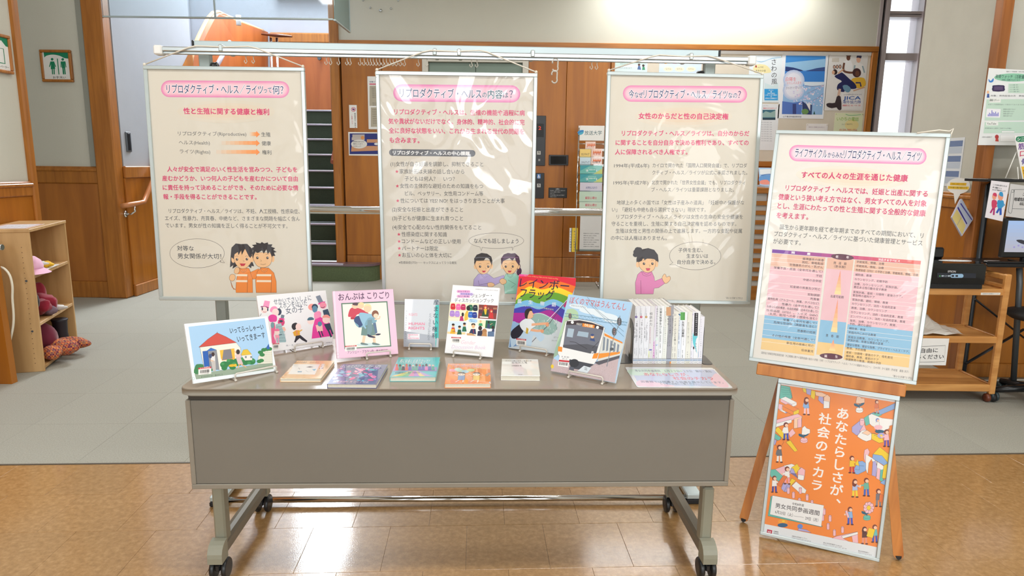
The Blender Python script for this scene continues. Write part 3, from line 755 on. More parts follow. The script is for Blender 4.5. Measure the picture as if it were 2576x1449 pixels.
for x in(a[0]-.008,c[0]):
 b=hb();b.box((x,DP-.021,zt_-.023),(x+.008,DP+.021,zt_+.017),bev=.002);b.build('end_cap',BLACK,hf)
DR=2.76
r0=toH(onH(408,125,DR));r1=toH(onH(1882,154,DR));zr_=(r0[2]+r1[2])/2
b=hb();b.box((r0[0],DR-.012,zr_-.004),(r1[0],DR+.02,zr_+.013),bev=.003);b.box((r0[0],DR-.004,zr_-.014),(r1[0],DR+.012,zr_-.004),bev=.002)
b.build('hanging_rail',ALU,hf)
for x in(r0[0],r1[0]):
 b=hb();s_=-1 if x==r0[0]else 1
 b.box((x-.004 if s_>0 else x-.028,DR-.018,zr_-.018),(x+.028 if s_>0 else x+.004,DR+.024,zr_+.017),bev=.005);b.build('rail_end',WHITE,hf)
for x in(558,1094,1155,1738,1340):
 q=toH(onH(x,130,DR));b=hb();b.box((q[0]-.008,DR-.016,zr_-.002),(q[0]+.008,DP-.02,zr_+.024),bev=.003);b.build('rail_clip',ALUF,hf)
# posts
for(xt,xb,w)in((512,562,.046),(1786,1747,.046)):
 q=L_((xt+xb)/2,450)
 b=hb();b.box((q[0]-w/2,DP-.016,.05),(q[0]+w/2,DP+.016,zt_-.022),bev=.004);b.build('post',mat('post_grey',(150,160,156),.35,metal=.35),hf)
 s_=-1 if xt<1000 else 1
 b=hb();b.lathe((q[0]-s_*(w/2+.012),DP,zt_-.085),[(.004,-.02),(.02,-.012),(.022,.01),(.012,.014)],14,axis=0);b.build('clamp_knob',BLACK,hf)
 # flat foot
 fx=q[0]-s_*.034
 b=hb();b.box((fx-.032,2.63,.022),(fx+.032,3.2,.045),bev=.004);b.build('foot',ALUP,hf)
 for yy in(2.627,3.17):
  b=hb();b.box((fx-.033,yy,.0005),(fx+.033,yy+.03,.0219),bev=.004);b.build('foot_pad',BLACKM,hf)
 POSTX=q[0]if s_>0 else q[0]
 if s_<0:PXL=q[0]
 else:PXR=q[0]
b=hb();zc=(L_(785,526)[2]+L_(1510,536)[2])/2
b.tube([(PXL,DP,zc),(PXR,DP,zc)],.0165,16);b.build('cross_tube',CHROME,hf)
b=hb();b.tube([(PXL+.033,2.645,.024),(PXR-.033,2.645,.024)],.0125,14);b.build('floor_rod',CHROME,hf)
# plastic hooks sliding in the rail
HK=mat('clear_hook',(186,178,164),.12,spec=.8)
def hook_thing(x,label):
 q=toH(onH(x,140,DR));
 t=hb();z=zr_-.013
 t.tube([(q[0],DR+.004,z),(q[0],DR+.004,z-.012),(q[0]+.004,DR+.004,z-.022),(q[0]-.001,DR+.004,z-.03),(q[0]-.007,DR+.004,z-.024),(q[0]-.006,DR+.004,z-.018)],.0017,6)
 return tag(t.build('rail_hook',HK),label,'hook','small clear hooks in the hanging rail')
hook_thing(617,'clear rail hook above the left hanging panel, left of a pair');hook_thing(636,'clear rail hook above the left hanging panel, right of a pair')
hook_thing(820,'clear rail hook above the stair gap, left of a pair');hook_thing(831,'clear rail hook above the stair gap, right of a pair')
hook_thing(851,'single clear rail hook over the wood post');
hxs=[872,880,905,915,924,931,938,946,954,963,971,980,988,997,1007,1017,1052,1074]
ORD='first second third fourth fifth sixth seventh eighth ninth tenth eleventh twelfth thirteenth fourteenth fifteenth sixteenth seventeenth eighteenth'.split()
for i,x in enumerate(hxs):hook_thing(x,ORD[i]+' clear hook from the left in the long row before the lift door')
hook_thing(1186,'clear rail hook over the middle panel, left of a pair');hook_thing(1200,'clear rail hook over the middle panel, right of a pair')
hook_thing(1490,'clear rail hook above the brochure rack, left of a pair');hook_thing(1503,'clear rail hook above the brochure rack, right of a pair')
for x in(1858,1870):
 q=toH(onH(x,158,DR));t=hb();t.tube([(q[0]+.006*math.cos(k),DR,q[2]+.007*math.sin(k))for k in np.linspace(0,5.6,12)],.0022,6)
 tag(t.build('rail_hook',mat('grey_ring',(150,146,140),.3)),'grey ring hook at the right end of the hanging rail, %s of two'%('left' if x<1865 else 'right'),'hook','grey ring hooks at the rail end')
for k,(xa_,ya_,yb_)in enumerate(((1396,148,180),(1394,178,209))):
 a=onH(xa_,ya_,DR);c=onH(xa_+2,yb_,DR);hh=a[2]-c[2];cx=(a[0]+c[0])/2;r=hh/4
 pts=[(cx-r*math.cos(t),a[1],a[2]-r+r*math.sin(t))for t in np.linspace(-.6,math.pi,9)]
 pts=[(cx-r+r*(1-math.cos(t)),a[1],a[2]-r+r*math.sin(t))for t in np.linspace(-.5,2.6,9)]+[(cx+r*.9-r*.9*(1-math.cos(t)),a[1],c[2]+r-r*math.sin(t))for t in np.linspace(-.5,2.9,9)]
 b=MB();b.tube(pts,.0032,8);tag(b.build('s_hook',HK),('clear S hook hanging from the rail between middle and right panels','clear S hook linked below the other S hook')[k],'hook','clear S hooks')
# == hanging panels
FILM,FILM2=.35,1.0
def filmed_paper(c,k):
 n='filmed_paper_%02x%02x%02x_%d'%(*c,k*10)
 if n not in MATS:film_coat(mat(n,c,.75,var=.012,vscale=1.2),k)
 return MATS[n]
def panel(pose,w,h,label,cords,film=FILM,paper=IV,name='framed_poster',cat='poster'):
 M=pose4(*pose);t=thing(name,label,cat,pose[:3],euler3(*pose[3:]),group='framed text panels')
 fw=.0145
 for nm,x0,x1,z0,z1 in(('frame_rail',-w/2,w/2,h-fw,h),('frame_rail',-w/2,w/2,0,fw),('frame_stile',-w/2,-w/2+fw,fw,h-fw),('frame_stile',w/2-fw,w/2,fw,h-fw)):
  b=MB(M);b.box((x0,-.007,z0),(x1,.007,z1),bev=.002);b.build(nm,ALUF,t)
 b=MB(M);b.box((-w/2+.01,.0,.01),(w/2-.01,.005,h-.01));b.build('sheet',filmed_paper(paper,film),t)
 cm=mat('cord_cream',(226,220,206),.8)
 for c in cords:
  b=MB();b.tube(c,.0026,6);b.build('cord',cm,t)
 for sx in(-1,1):
  if not cords:break
  p=M[:3,:3]@np.array([sx*(w/2-.006),-.004,h+.004])+M[:3,3]
  b=MB();b.blob(p,(.006,.005,.006),3,.1,8,6);b.build('cord_knot',cm,t)
 return t,Canvas(M,-.0002)
def corner(pose,w,h,sx):return pose4(*pose)[:3,:3]@np.array([sx*(w/2-.006),-.002,h+.004])+np.array(pose[:3])
POS={1:(-1.121,2.694,.852,.578,-1.537,-.043),2:(-.223,2.737,.837,.884,2.625,.025),3:(.668,2.718,.858,.788,-3.837,.482)}
def cords_for(k,xa,ya,xb,yb):
 h={1:.917,2:.920,3:.917}[k];a=corner(POS[k],.62,h,-1);c=corner(POS[k],.62,h,1)
 m1=onH(xa,ya,DR-.022);m2=onH(xb,yb,DR-.022)
 top=[m1+np.array([0,.0,0]),m1+(m2-m1)*.12+np.array([0,.0,.006]),m1+(m2-m1)*.5+np.array([0,.012,.004]),m1+(m2-m1)*.88+np.array([0,0,.006]),m2]
 return[[a]+top+[c],[a,a+np.array([-.006,0,-.012]),a+np.array([-.002,-.002,-.03])]]
# ---- panel 1
t,cv=panel(POS[1],.62,.917,'left hanging ivory panel with an orange couple drawing',cords_for(1,475,119,645,121))
# faint warm glow printed behind the red subtitle
cv.at(350,100,3.814)
for i,c in enumerate(((215,206,189),(217,203,183),(219,200,177))):cv.ell(835,690,470-i*90,110-i*26,c,n=32)
cv.pill((290,470),(1360,478),80,[(222,128,176),(226,142,182),(230,158,188),(232,172,192),(234,184,198),(235,194,204)])
cv.text('リプロダクティブ・ヘルス／ライツ',262,473,1190,481,92,NAVY,.012,((240,236,240),.06));cv.text('って',1195,485,1272,485,62,NAVY,.015,((240,236,240),.06));cv.text('何？',1280,483,1385,483,88,NAVY,.012,((240,236,240),.06))
cv.text('性と生殖に関する健康と権利',425,684,1248,694,62,PINKT,.03)
for y,a,b_,xe,x0 in((905,'リプロダクティブ(Riproductive)','生殖',1028,1060),(990,'ヘルス(Health)','健康',678,790),(1076,'ライツ(Rights)','権利',682,740)):
 k=(y-905)*.05
 cv.text(a,372+k*2,y-5,xe,y,44,(96,96,98),.004);cv.text(b_,1172+k,y+4,1260+k,y+6,44,(70,72,76),.006)
 n=8
 for i in range(n):
  f=i/n;f1=(i+1)/n;c=tuple(int(IV[j]*(1-f1)+(238,150,82)[j]*f1)for j in range(3))
  cv.rect(x0+(1125-x0)*f,y-18,x0+(1125-x0)*f1,y+18,c)
 cv.poly([(1124,y-30),(1158,y+3),(1124,y+33)],(238,140,70))
cv.at(350,380,3.622)
for i,(s_,xe)in enumerate((('人々が安全で満足のいく性生活を営みつつ、子どもを',1440),('産むかどうか、いつ何人の子どもを産むかについて自由',1446),('に責任を持って決めることができ、そのために必要な情',1450),('報・手段を得ることができることです。',1070))):
 cv.text(s_,255 if i==0 else 205+i*5,166+i*83.5,xe,170+i*83.5,50,PINKT,.022)
for i,(s_,x0,xe)in enumerate((('リプロダクティブ・ヘルス／ライツは、不妊、人工授精、性感染症、',270,1462),('エイズ、性暴力、売買春、中絶など、さまざまな問題を幅広く含ん',235,1465),('でいます。男女が性の知識を正しく得ることが不可欠です。',240,1352))):
 cv.text(s_,x0,546+i*66,xe,551+i*67,44,GREYT,.004)
OUT=(90,84,84)
def bubble(cv,cx,cy,rx,ry,tails,fill=IV,rot=0,w=3):
 cv.ell(cx,cy,rx,ry,OUT,rot=rot,n=44)
 for tl in tails:cv.poly(tl,OUT)
 cv.ell(cx,cy,rx-w,ry-w,fill,rot=rot,n=44)
 for tl in tails:
  m_=np.mean(np.array(tl),0);cv.poly([tuple(m_+(np.array(p)-m_)*(1-w*2.2/(np.linalg.norm(np.array(p)-m_)+1))+np.array([0,0]))for p in tl],fill)
bubble(cv,528,932,250,134,[[(738,1012),(782,1020),(748,980)]])
cv.text('対等な',345,886,498,888,48,GREYT,.012);cv.text('男女関係が大切！',350,957,748,960,50,GREYT,.012)
SK=(232,186,138);HAIR=(40,32,34);ORG=(232,134,54)
def eye(cv,x,y,r=11):
 cv.ell(x,y,r,r*1.1,(60,44,40));cv.ell(x+r*.3,y-r*.4,r*.3,r*.3,(240,240,240))
# girl body
cv.poly([(832,1180),(862,1262),(880,1258),(885,1190),(905,1065),(1000,1068),(1032,1140),(1036,1290),(882,1290),(880,1262),(846,1240)],ORG,out=(120,70,40),ow=2.5)
cv.poly([(1012,1105),(1090,1070),(1080,1165),(1036,1168)],ORG,out=(120,70,40),ow=2.5)
cv.poly([(1066,1290),(1060,1180),(1078,1095),(1110,1064),(1180,1064),(1228,1110),(1250,1190),(1252,1290)],ORG,out=(120,70,40),ow=2.5)
for a,c in((882,986),(1070,1204)):
 for y in(1130,1184):cv.poly([(a+2,y-9),(c,y-8),(c,y+11),(a,y+10)],(236,216,190))
cv.line([(990,1130),(984,1290)],3,(120,70,40));cv.line([(1206,1130),(1202,1290)],3,(120,70,40))
for x in(950,1140):cv.poly([(x-38,1062),(x,1100),(x+38,1062),(x+24,1092),(x,1108),(x-24,1092)],(238,150,80),out=(120,70,40),ow=2)
cv.poly([(868,1085),(885,1060),(912,1068),(912,1100),(890,1120),(868,1110)],SK,5,(120,80,60),2.5);cv.poly([(822,1150),(838,1124),(870,1128),(876,1160),(854,1184),(828,1176)],SK,5,(120,80,60),2.5)
# hair behind, faces
cv.poly([(834,960),(828,1060),(858,1040),(850,1072),(890,1048),(1000,1052),(1020,1068),(1024,1046),(1048,1050),(1030,1000),(1036,960),(1020,880),(975,845),(930,848),(880,842),(842,880)],HAIR)
cv.ell(858,985,18,34,SK);cv.poly([(862,950),(870,900),(1018,900),(1030,960),(1022,1010),(985,1058),(945,1072),(905,1058),(872,1010)],SK,4,(110,80,60),2.5)
cv.poly([(862,985),(870,940),(900,920),(905,950),(930,905),(935,948),(965,890),(1000,960),(1030,990),(1036,900),(985,846),(930,848),(880,842),(840,890),(834,960)],HAIR)
cv.ell(1030,985,16,28,SK);cv.ell(1218,982,16,30,SK)
cv.poly([(1038,930),(1200,930),(1212,970),(1196,1030),(1155,1058),(1110,1060),(1070,1040),(1044,990)],SK,4,(110,80,60),2.5)
cv.poly([(1038,985),(1030,940),(1040,905),(1015,890),(1048,872),(1028,855),(1070,850),(1062,832),(1105,842),(1118,828),(1140,842),(1172,832),(1176,850),(1215,850),(1204,872),(1240,885),(1222,900),(1254,920),(1228,925),(1242,955),(1218,955),(1212,970),(1190,915),(1172,940),(1160,895),(1135,935),(1120,905),(1080,930),(1060,915),(1045,950)],HAIR)
for x,y in((892,987),(982,985),(1078,973),(1170,973)):eye(cv,x,y)
cv.poly([(916,1024),(972,1024),(958,1046),(930,1048)],(190,40,60));cv.line([(946,995),(960,1003),(948,1012)],2.5,(110,80,60));cv.line([(1105,990),(1116,998),(1108,1008)],2.5,(110,80,60));cv.line([(1106,1030),(1130,1034),(1156,1028)],3,(110,80,60))
for x in(890,980):cv.line([(x-14,962),(x,954),(x+14,962)],2.5,(80,60,50))
for x in(1074,1168):cv.line([(x-14,944),(x,938),(x+14,944)],2.5,(80,60,50))
cv.build(t,'printed_picture',print_mat('filmed_ink'))
# ---- panel 2
t,cv=panel(POS[2],.62,.92,'middle hanging panel under crinkled glossy film with a numbered list',cords_for(2,1062,131,1226,131),FILM2,(210,204,192))
IV2=(210,204,192)
cv.at(930,100,3.814)
cv.pill((308,510),(1362,520),82,[(218,118,176),(222,136,184),(228,152,190),(230,168,196),(232,180,202),(234,190,206)])
cv.text('リプロダクティブ・ヘルス',288,512,1072,522,94,NAVY,.012,((240,236,240),.06));cv.text('の',1080,530,1122,530,60,(40,70,110),.015,((240,236,240),.06));cv.text('内容',1132,524,1275,526,86,(40,90,110),.012,((240,236,240),.06));cv.text('は',1280,532,1330,532,60,(40,90,110),.015);cv.text('？',1338,522,1374,522,86,(40,70,110),.012)
for i,(s_,x0,xe)in enumerate((('リプロダクティブ・ヘルスは、生殖の機能や過程に病',236,1488),('気や異状がないだけでなく、身体的、精神的、社会的に完',180,1486),('全に良好な状態をいい、これから生まれる世代の問題を',184,1482),('も含みます。',190,478))):
 cv.text(s_,x0,692+i*90,xe,704+i*89 if i<3 else 968,56,PINKT,.022)
cv.pill((218,1081),(982,1090),32,[(92,94,100)]);cv.text('リプロダクティブ・ヘルスの中心課題',222,1084,960,1092,40,(236,236,236),.03)
cv.at(930,380,3.622)
STAR=(206,60,96)
for s_,x0,y,xe,st_ in(('(1)女性が自ら妊娠を調節し、抑制できること',190,118,1035,0),('家族計画は夫婦の話し合いから',272,186,862,1),('子どもは何人？　いつ？',318,252,775,0),('女性の主体的な避妊のための知識をもつ',276,318,1034,1),('ピル、ペッサリー、女性用コンドーム等',322,386,1034,0),('性については YES! NO! をはっきり言うことが大事',280,452,1230,1),('(2)安全な妊娠と出産ができること',204,532,850,0),('(3)子どもが健康に生まれ育つこと',206,612,850,0),('(4)安全で心配のない性的関係をもてること',208,694,1016,0),('性感染症に関する知識',290,758,704,1),('コンドームなどの正しい使用',292,822,828,1),('パートナーは限定',294,886,624,1),('お互いの心と体を大切に',296,948,746,1)):
 cv.text(s_,x0,y,xe,y+3,45,(74,74,78),.003)
 if st_:
  c0=(x0-24,y+1);cv.poly([(c0[0]+(17 if k%2==0 else 7)*math.sin(k*math.pi/5),c0[1]-(17 if k%2==0 else 7)*math.cos(k*math.pi/5))for k in range(10)],STAR)
cv.text('※性感染症(STD)── セックスによってうつる病気',266,1016,792,1019,26,(74,74,78),.004)
bubble(cv,1153,817,252,72,[[(1000,868),(1018,912),(1028,872)],[(1295,868),(1300,908),(1322,862)]],IV2)
cv.text('なんでも話しましょう',950,818,1356,822,46,GREYT,.012)
LIL=(176,160,206);MIN=(150,204,184)
cv.poly([(944,1230),(950,1170),(990,1120),(1075,1118),(1130,1160),(1225,1130),(1225,1180),(1140,1222),(1075,1238),(1070,1232)],LIL,out=(90,74,110),ow=2.5)
cv.poly([(1210,1190),(1240,1120),(1330,1115),(1366,1160),(1372,1300),(1230,1300),(1226,1230)],MIN,out=(80,100,96),ow=2.5)
cv.line([(990,1180),(996,1220),(1075,1206)],3,(90,74,110));cv.line([(1260,1175),(1330,1215),(1290,1245)],3,(80,100,96))
cv.poly([(1075,1205),(1110,1198),(1138,1216),(1120,1236),(1080,1236)],SK,4,(110,80,60),2.5);cv.poly([(1182,1182),(1210,1160),(1244,1178),(1240,1206),(1205,1214)],SK,4,(110,80,60),2.5)
for x,c in((1046,LIL),(1280,MIN)):cv.poly([(x-32,1115),(x,1145),(x+32,1115),(x+22,1140),(x,1156),(x-22,1140)],c,out=(90,80,100),ow=2)
PUR=(66,30,60)
cv.poly([(1360,1060),(1384,1080),(1378,1118),(1350,1132),(1338,1100)],PUR,4);cv.ell(1352,1050,22,30,PUR)
for x,hc in((1035,HAIR),(1280,PUR)):
 cv.ell(x-72,1052,14,24,SK);cv.ell(x+74,1050,14,24,SK)
 cv.poly([(x-72,1000),(x+70,1000),(x+72,1050),(x+40,1104),(x+2,1122),(x-38,1106),(x-70,1050)],SK,4,(110,80,60),2.5)
cv.poly([(955,1042),(952,980),(975,945),(1020,928),(1070,935),(1108,962),(1118,1000),(1110,1040),(1090,985),(1062,965),(1040,998),(1000,1000),(972,1000)],HAIR);cv.line([(962,975),(1000,968),(1100,972)],7,(100,100,110))
cv.poly([(1202,1042),(1196,980),(1222,942),(1260,928),(1290,934),(1325,930),(1360,962),(1370,1004),(1362,1046),(1330,1000),(1325,965),(1300,1000),(1275,975),(1240,990),(1215,1005)],PUR);cv.line([(1206,972),(1240,966),(1355,972)],6,(120,80,120))
for x,y in((1006,1052),(1080,1052),(1240,1052),(1304,1051)):eye(cv,x,y,10)
for x in(1042,1276):cv.poly([(x-20,1090),(x+18,1090),(x+8,1106),(x-10,1106)],(190,40,60));cv.line([(x+10,1062),(x+20,1070),(x+12,1076)],2.5,(110,80,60))
for x in(1006,1080,1240,1304):cv.line([(x-13,1030),(x,1023),(x+13,1030)],2.5,(80,60,50))
cv.text('"あいとぴあ"リプロ１',1288,1343,1440,1345,20,(80,80,84),.004)
cv.build(t,'printed_picture',print_mat('filmed_ink_wrinkled'))
# ---- panel 3
t,cv=panel(POS[3],.62,.917,'right hanging ivory panel with a girl in pink waving',cords_for(3,1640,142,1800,145))
cv.at(1480,100,3.814)
for i,c in enumerate(((215,206,189),(217,203,183),(219,200,177))):cv.ell(915,735,470-i*90,110-i*26,c,n=32)
cv.pill((410,516),(1445,525),78,[(222,128,176),(226,142,182),(230,158,188),(232,172,192),(234,184,198),(235,194,204)])
cv.text('今',388,524,438,524,84,NAVY,.012,((240,236,240),.06));cv.text('なぜ',445,530,525,530,62,NAVY,.015,((240,236,240),.06));cv.text('リプロダクティブ・ヘルス／ライツ',530,522,1335,528,92,NAVY,.012,((240,236,240),.06));cv.text('なの',1342,534,1428,536,60,NAVY,.015,((240,236,240),.06));cv.text('？',1434,526,1462,528,84,NAVY,.012)
cv.text('女性のからだと性の自己決定権',482,732,1344,738,60,PINKT,.03)
for i,(s_,x0,xe)in enumerate((('リプロダクティブ・ヘルス／ライツは、自分のからだ',322,1544),('に関することを自分自身で決める権利であり、すべての',262,1538),('人に保障されるべき人権です。',256,952))):cv.text(s_,x0,898+i*90,xe,900+i*89,54,PINKT,.022)
for y,a,b1,b2,x1,xe1,xe2 in((1206,'1994年(平成6年)','カイロで開かれた「国際人口開発会議」で、リプロダ','クティブ・ヘルス／ライツが公式に承認されました。',616,1522,1525),(1370,'1995年(平成7年)','北京で開かれた「世界女性会議」でも、リプロダクティ','ブ・ヘルス／ライツは重要課題となりました。',608,1504,1398)):
 cv.text(a,248-(y-1206)*.04,y+3,584-(y-1206)*.05,y+3,42,GREYT,.004);cv.text(b1,x1,y,xe1,y+2,44,GREYT,.003);cv.text(b2,x1-3,y+69,xe2,y+70,44,GREYT,.003)
cv.at(1480,380,3.622)
for i,(s_,x0,xe)in enumerate((('地球上の多くの国では「女性は子産みの道具」「妊娠中の保護がな',260,1420),('い」「避妊も中絶も自ら選択できない」現状です。',216,1070),('リプロダクティブ・ヘルス／ライツは女性の生命の安全や健康を',258,1408),('守ることを重視し、生殖に関する自己決定権を認めるものです。',212,1348),('生殖は女性と男性の関係の上で進展します。一方的な支配や従属',250,1400),('の中には人権はありません。',206,715))):cv.text(s_,x0,470+i*64.5,xe,471+i*64.5,43,GREYT,.003)
bubble(cv,974,955,236,128,[[(738,1038),(790,1000),(812,1038)]])
cv.text('子供を生む、',820,903,1042,903,42,GREYT,.01);cv.text('生まないは',895,957,1092,957,42,GREYT,.01);cv.text('自分自身で決める。',812,1012,1158,1012,42,GREYT,.01)
PK=(214,122,172);OL=(120,60,90)
cv.poly([(432,1302),(428,1200),(450,1125),(480,1098),(576,1096),(600,1150),(606,1185),(672,1160),(698,1205),(640,1245),(600,1250),(592,1302)],PK,out=OL,ow=3);cv.line([(478,1178),(480,1300)],3,OL)
cv.poly([(672,1160),(690,1122),(706,1128),(712,1148),(740,1140),(748,1165),(730,1192),(700,1206)],SK,4,(110,80,60),3)
cv.poly([(482,1095),(530,1128),(580,1095),(570,1128),(530,1142),(498,1130)],PK,out=OL,ow=2.5)
for cx,cy,r in((440,920,30),(430,945,24),(465,900,26),(450,900,28)):cv.ell(cx,cy,r,r*.9,HAIR)
cv.poly([(440,1035),(438,985),(450,930),(490,895),(545,884),(600,900),(634,945),(640,1000),(630,1035),(600,1000),(500,1010)],HAIR)
cv.ell(450,1035,16,26,SK);cv.ell(622,1030,14,28,SK)
cv.poly([(468,985),(600,985),(612,1030),(596,1080),(550,1106),(510,1100),(470,1062),(462,1030)],SK,4,(110,80,60),2.5)
cv.poly([(455,1015),(452,960),(500,905),(560,895),(610,930),(628,1005),(605,985),(580,940),(560,955),(545,975),(510,995),(505,960),(488,1000)],HAIR)
for x in(507,584):eye(cv,x,1026,11);cv.line([(x-14,1000),(x,992),(x+14,998)],2.5,(80,60,50))
cv.poly([(524,1068),(564,1068),(556,1088),(534,1090)],(206,60,90),out=(120,40,60),ow=2);cv.line([(552,1035),(566,1046),(554,1054)],2.5,(110,80,60))
cv.text('"あいとぴあ"リプロ２',1252,1338,1404,1342,20,(80,80,84),.004)
cv.build(t,'printed_picture',print_mat('filmed_ink'))
# == folding table on wheels
TY=2.195;TX0,TY0,TD,TH=-.151,2.076,.627,.70
MT=pose4(TX0,TY0,0,TY) # local x along the front edge, y to the back
def tb():return MB(MT)
def toT(p):return(np.linalg.inv(MT)@np.array([*p[:3],1.0]))[:3]
LAM=mat('table_laminate',(158,145,130),.22,coat=.25,var=.02)
EDG=mat('table_edge_band',(142,136,124),.4)
PUT=mat('putty_grey_steel',(122,117,104),.38,metal=.1)
PUTL=mat('putty_light_plastic',(142,142,126),.42)
TG=mat('modesty_grey',(122,118,109),.45,var=.015)
tab=thing('folding_table','long beige folding table on black casters carrying the books','table',(TX0,TY0+.3,0),Matrix.Rotation(math.radians(TY),3,'Z'))
def rr(x0,y0,x1,y1,r,n=6):
 P=[]
 for cx,cy,a in((x1-r,y0+r,-90),(x1-r,y1-r,0),(x0+r,y1-r,90),(x0+r,y0+r,180)):
  for k in range(n+1):t=math.radians(a+90*k/n);P.append((cx+r*math.cos(t),cy+r*math.sin(t)))
 return P
b=tb();b.prism(rr(-.9,0,.9,TD,.035),2,TH-.002,TH);b.prism(rr(-.902,-.002,.902,TD+.002,.036),2,TH-.021,TH-.002,1,True)
b.prism(rr(-.895,.005,.895,TD-.005,.035),2,TH-.026,TH-.021,1);b.build('tabletop',[LAM,EDG],tab)
b=tb();b.box((-.86,.045,TH-.05),(.86,.085,TH-.026));b.box((-.86,TD-.09,TH-.05),(.86,TD-.05,TH-.026));b.build('underframe',PUT,tab)
b=tb();b.box((-.878,.026,.347+.018),(.878,.040,.652),bev=.001);b.build('modesty_panel',TG,tab)
for nm,a,c in(('panel_edge',(-.893,.022,.347),(.893,.044,.364)),('panel_edge',(-.893,.022,.364),(-.878,.044,.654)),('panel_edge',(.878,.022,.364),(.893,.044,.654))):
 b=tb();b.box(a,c,bev=.002);b.build(nm,EDG,tab)
b=tb();b.box((-.885,.03,.652),(.885,.036,TH-.026));b.build('gap_shade_strip',mat('gap_shade',(70,66,60),.5,metal=.4),tab)  # dark strip coloured as the shade in the gap below the tabletop
def caster(x,y,z0,ang=0,parent=tab):
 """twin wheel caster, fork and two wheels"""
 R_=z0/2-.001
 b=tb();b.lathe((x,y,z0-.014),[(.014,0),(.014,.014)],12);b.box((x-.009,y-.02,R_),(x+.009,y+.02,z0-.012),bev=.004)
 c=b.build('caster',BLACK,parent)
 for s_ in(-1,1):
  b=tb();b.lathe((x+s_*.011 if s_>0 else x-.029,y+.008,R_+.0008),[(R_*.55,0),(R_*.93,.002),(R_,.006),(R_,.014),(R_*.9,.018)],24,axis=0)
  b.build('wheel',mat('caster_wheel',(30,33,36),.35),c)
zf=.085
for s_ in(-1,1):
 pf=toT(onz(540 if s_<0 else 1786,1397,zf+.02));pr=toT(onz(650 if s_<0 else 1698,1240,zf+.02))
 X=s_*(abs(pf[0])+abs(pr[0]))/2
 y0=pf[1];y1=max(pr[1]+.03,y0+.5)
 # foot beam with rounded crown
 prof=[(-.021,zf),(.021,zf),(.021,zf+.032),(.014,zf+.045),(0,zf+.049),(-.014,zf+.045),(-.021,zf+.032)]
 b=tb();b.prism([(p[0]+X,p[1])for p in prof],1,y0+.05,y1-.03);b.build('foot_beam',PUT,tab)
 for ya,yb_,yy in((y0-.005,y0+.05,-1),(y1-.03,y1+.01,1)):
  b=tb();pr2=[(ya,zf-.012),(yb_,zf-.012),(yb_,zf+.056),(ya+.036,zf+.054),(ya+.02,zf+.047),(ya+.009,zf+.037),(ya+.002,zf+.022),(ya,zf+.008)]if yy<0 else[(ya,zf-.012),(yb_,zf-.012),(yb_,zf+.014),(yb_-.008,zf+.036),(yb_-.028,zf+.05),(ya,zf+.054)]
  b.prism(pr2,0,X-.0245,X+.0245);b.build('foot_cap',PUTL,tab)
 yl0=y0+.056
 b=tb();b.box((X-.017,yl0,zf+.24),(X+.017,yl0+.042,TH-.05),bev=.006);b.build('leg',PUT,tab)
 b=tb();b.box((X-.0195,yl0-.003,zf+.034),(X+.0195,yl0+.045,zf+.24),bev=.006);b.build('leg_sleeve',PUTL,tab)
 b=tb();b.tube([(X-s_*.03,yl0+.1,TH-.06),(X-s_*.005,yl0+.28,zf+.05)],.008,8)
 for y in(y0+.03,y1-.02):caster(X,y,zf-.0125)
b=tb();b.tube([(-abs(X),yl0+.16,TH-.075),(abs(X),yl0+.16,TH-.075)],.014,12);b.build('stretcher',PUT,tab)
# == books
PAGES=mat('page_edges',(226,222,206),.8,bump=.3,bscale=600)
PAGEW=mat('page_edges_white',(236,236,234),.8)
def cover_mat(n,c,coat=.5):return mat('cover_'+n,c,.35,coat=coat)
TZ=TH+.0006
def stand_for(M,w,label,cx=0,sw=None,col=(214,208,198),tilt=-20):
 """wire book stand: front lip with two hooks, base wires and a back rest"""
 sw=sw or w*.5;m_=mat('stand_cream',col,.3,coat=.3)
 o3=M[:3,:3]@np.array([cx,0,0])+M[:3,3]
 yaw=math.degrees(math.atan2(M[1,0],M[0,0]));B=pose4(o3[0],o3[1],TZ,yaw)
 t=thing('book_stand',label,'book stand',(o3[0],o3[1],TZ),Matrix.Rotation(math.radians(yaw),3,'Z'),group='cream wire book stands')
 r=.0028;zz=max(M[2,3]-TZ,r*2+.0005)-r-.0004
 b=MB(B);fy=-.0135
 b.tube([(-sw/2,.02,zz),(-sw/2,fy,zz),(-sw/2,fy-.001,zz+.016),(-sw/2+.004,fy-.001,zz+.02),(sw/2-.004,fy-.001,zz+.02),(sw/2,fy-.001,zz+.016),(sw/2,fy,zz),(sw/2,.02,zz)],r,8);b.build('front_lip',m_,t)
 b=MB(B)
 for s_ in(-1,1):b.tube([(s_*sw/2,.015,zz),(s_*sw/2,.10,r+.0003),(s_*sw/2,.105,.02),(s_*sw*.42,.045+.03,.11)],r,8)
 b.tube([(-sw*.42,.075,.11),(sw*.42,.075,.11)],r,8);b.build('back_rest',m_,t)
 for s_ in(-1,1):
  b=MB(B);b.tube([(s_*sw/2,fy,zz-r*.2),(s_*sw/2,fy-.004,.0045)],r,8);b.lathe((s_*sw/2,fy-.004,0),[(.0045,0),(.0045,.004),(.003,.006)],8)
  b.build('foot',m_,t)
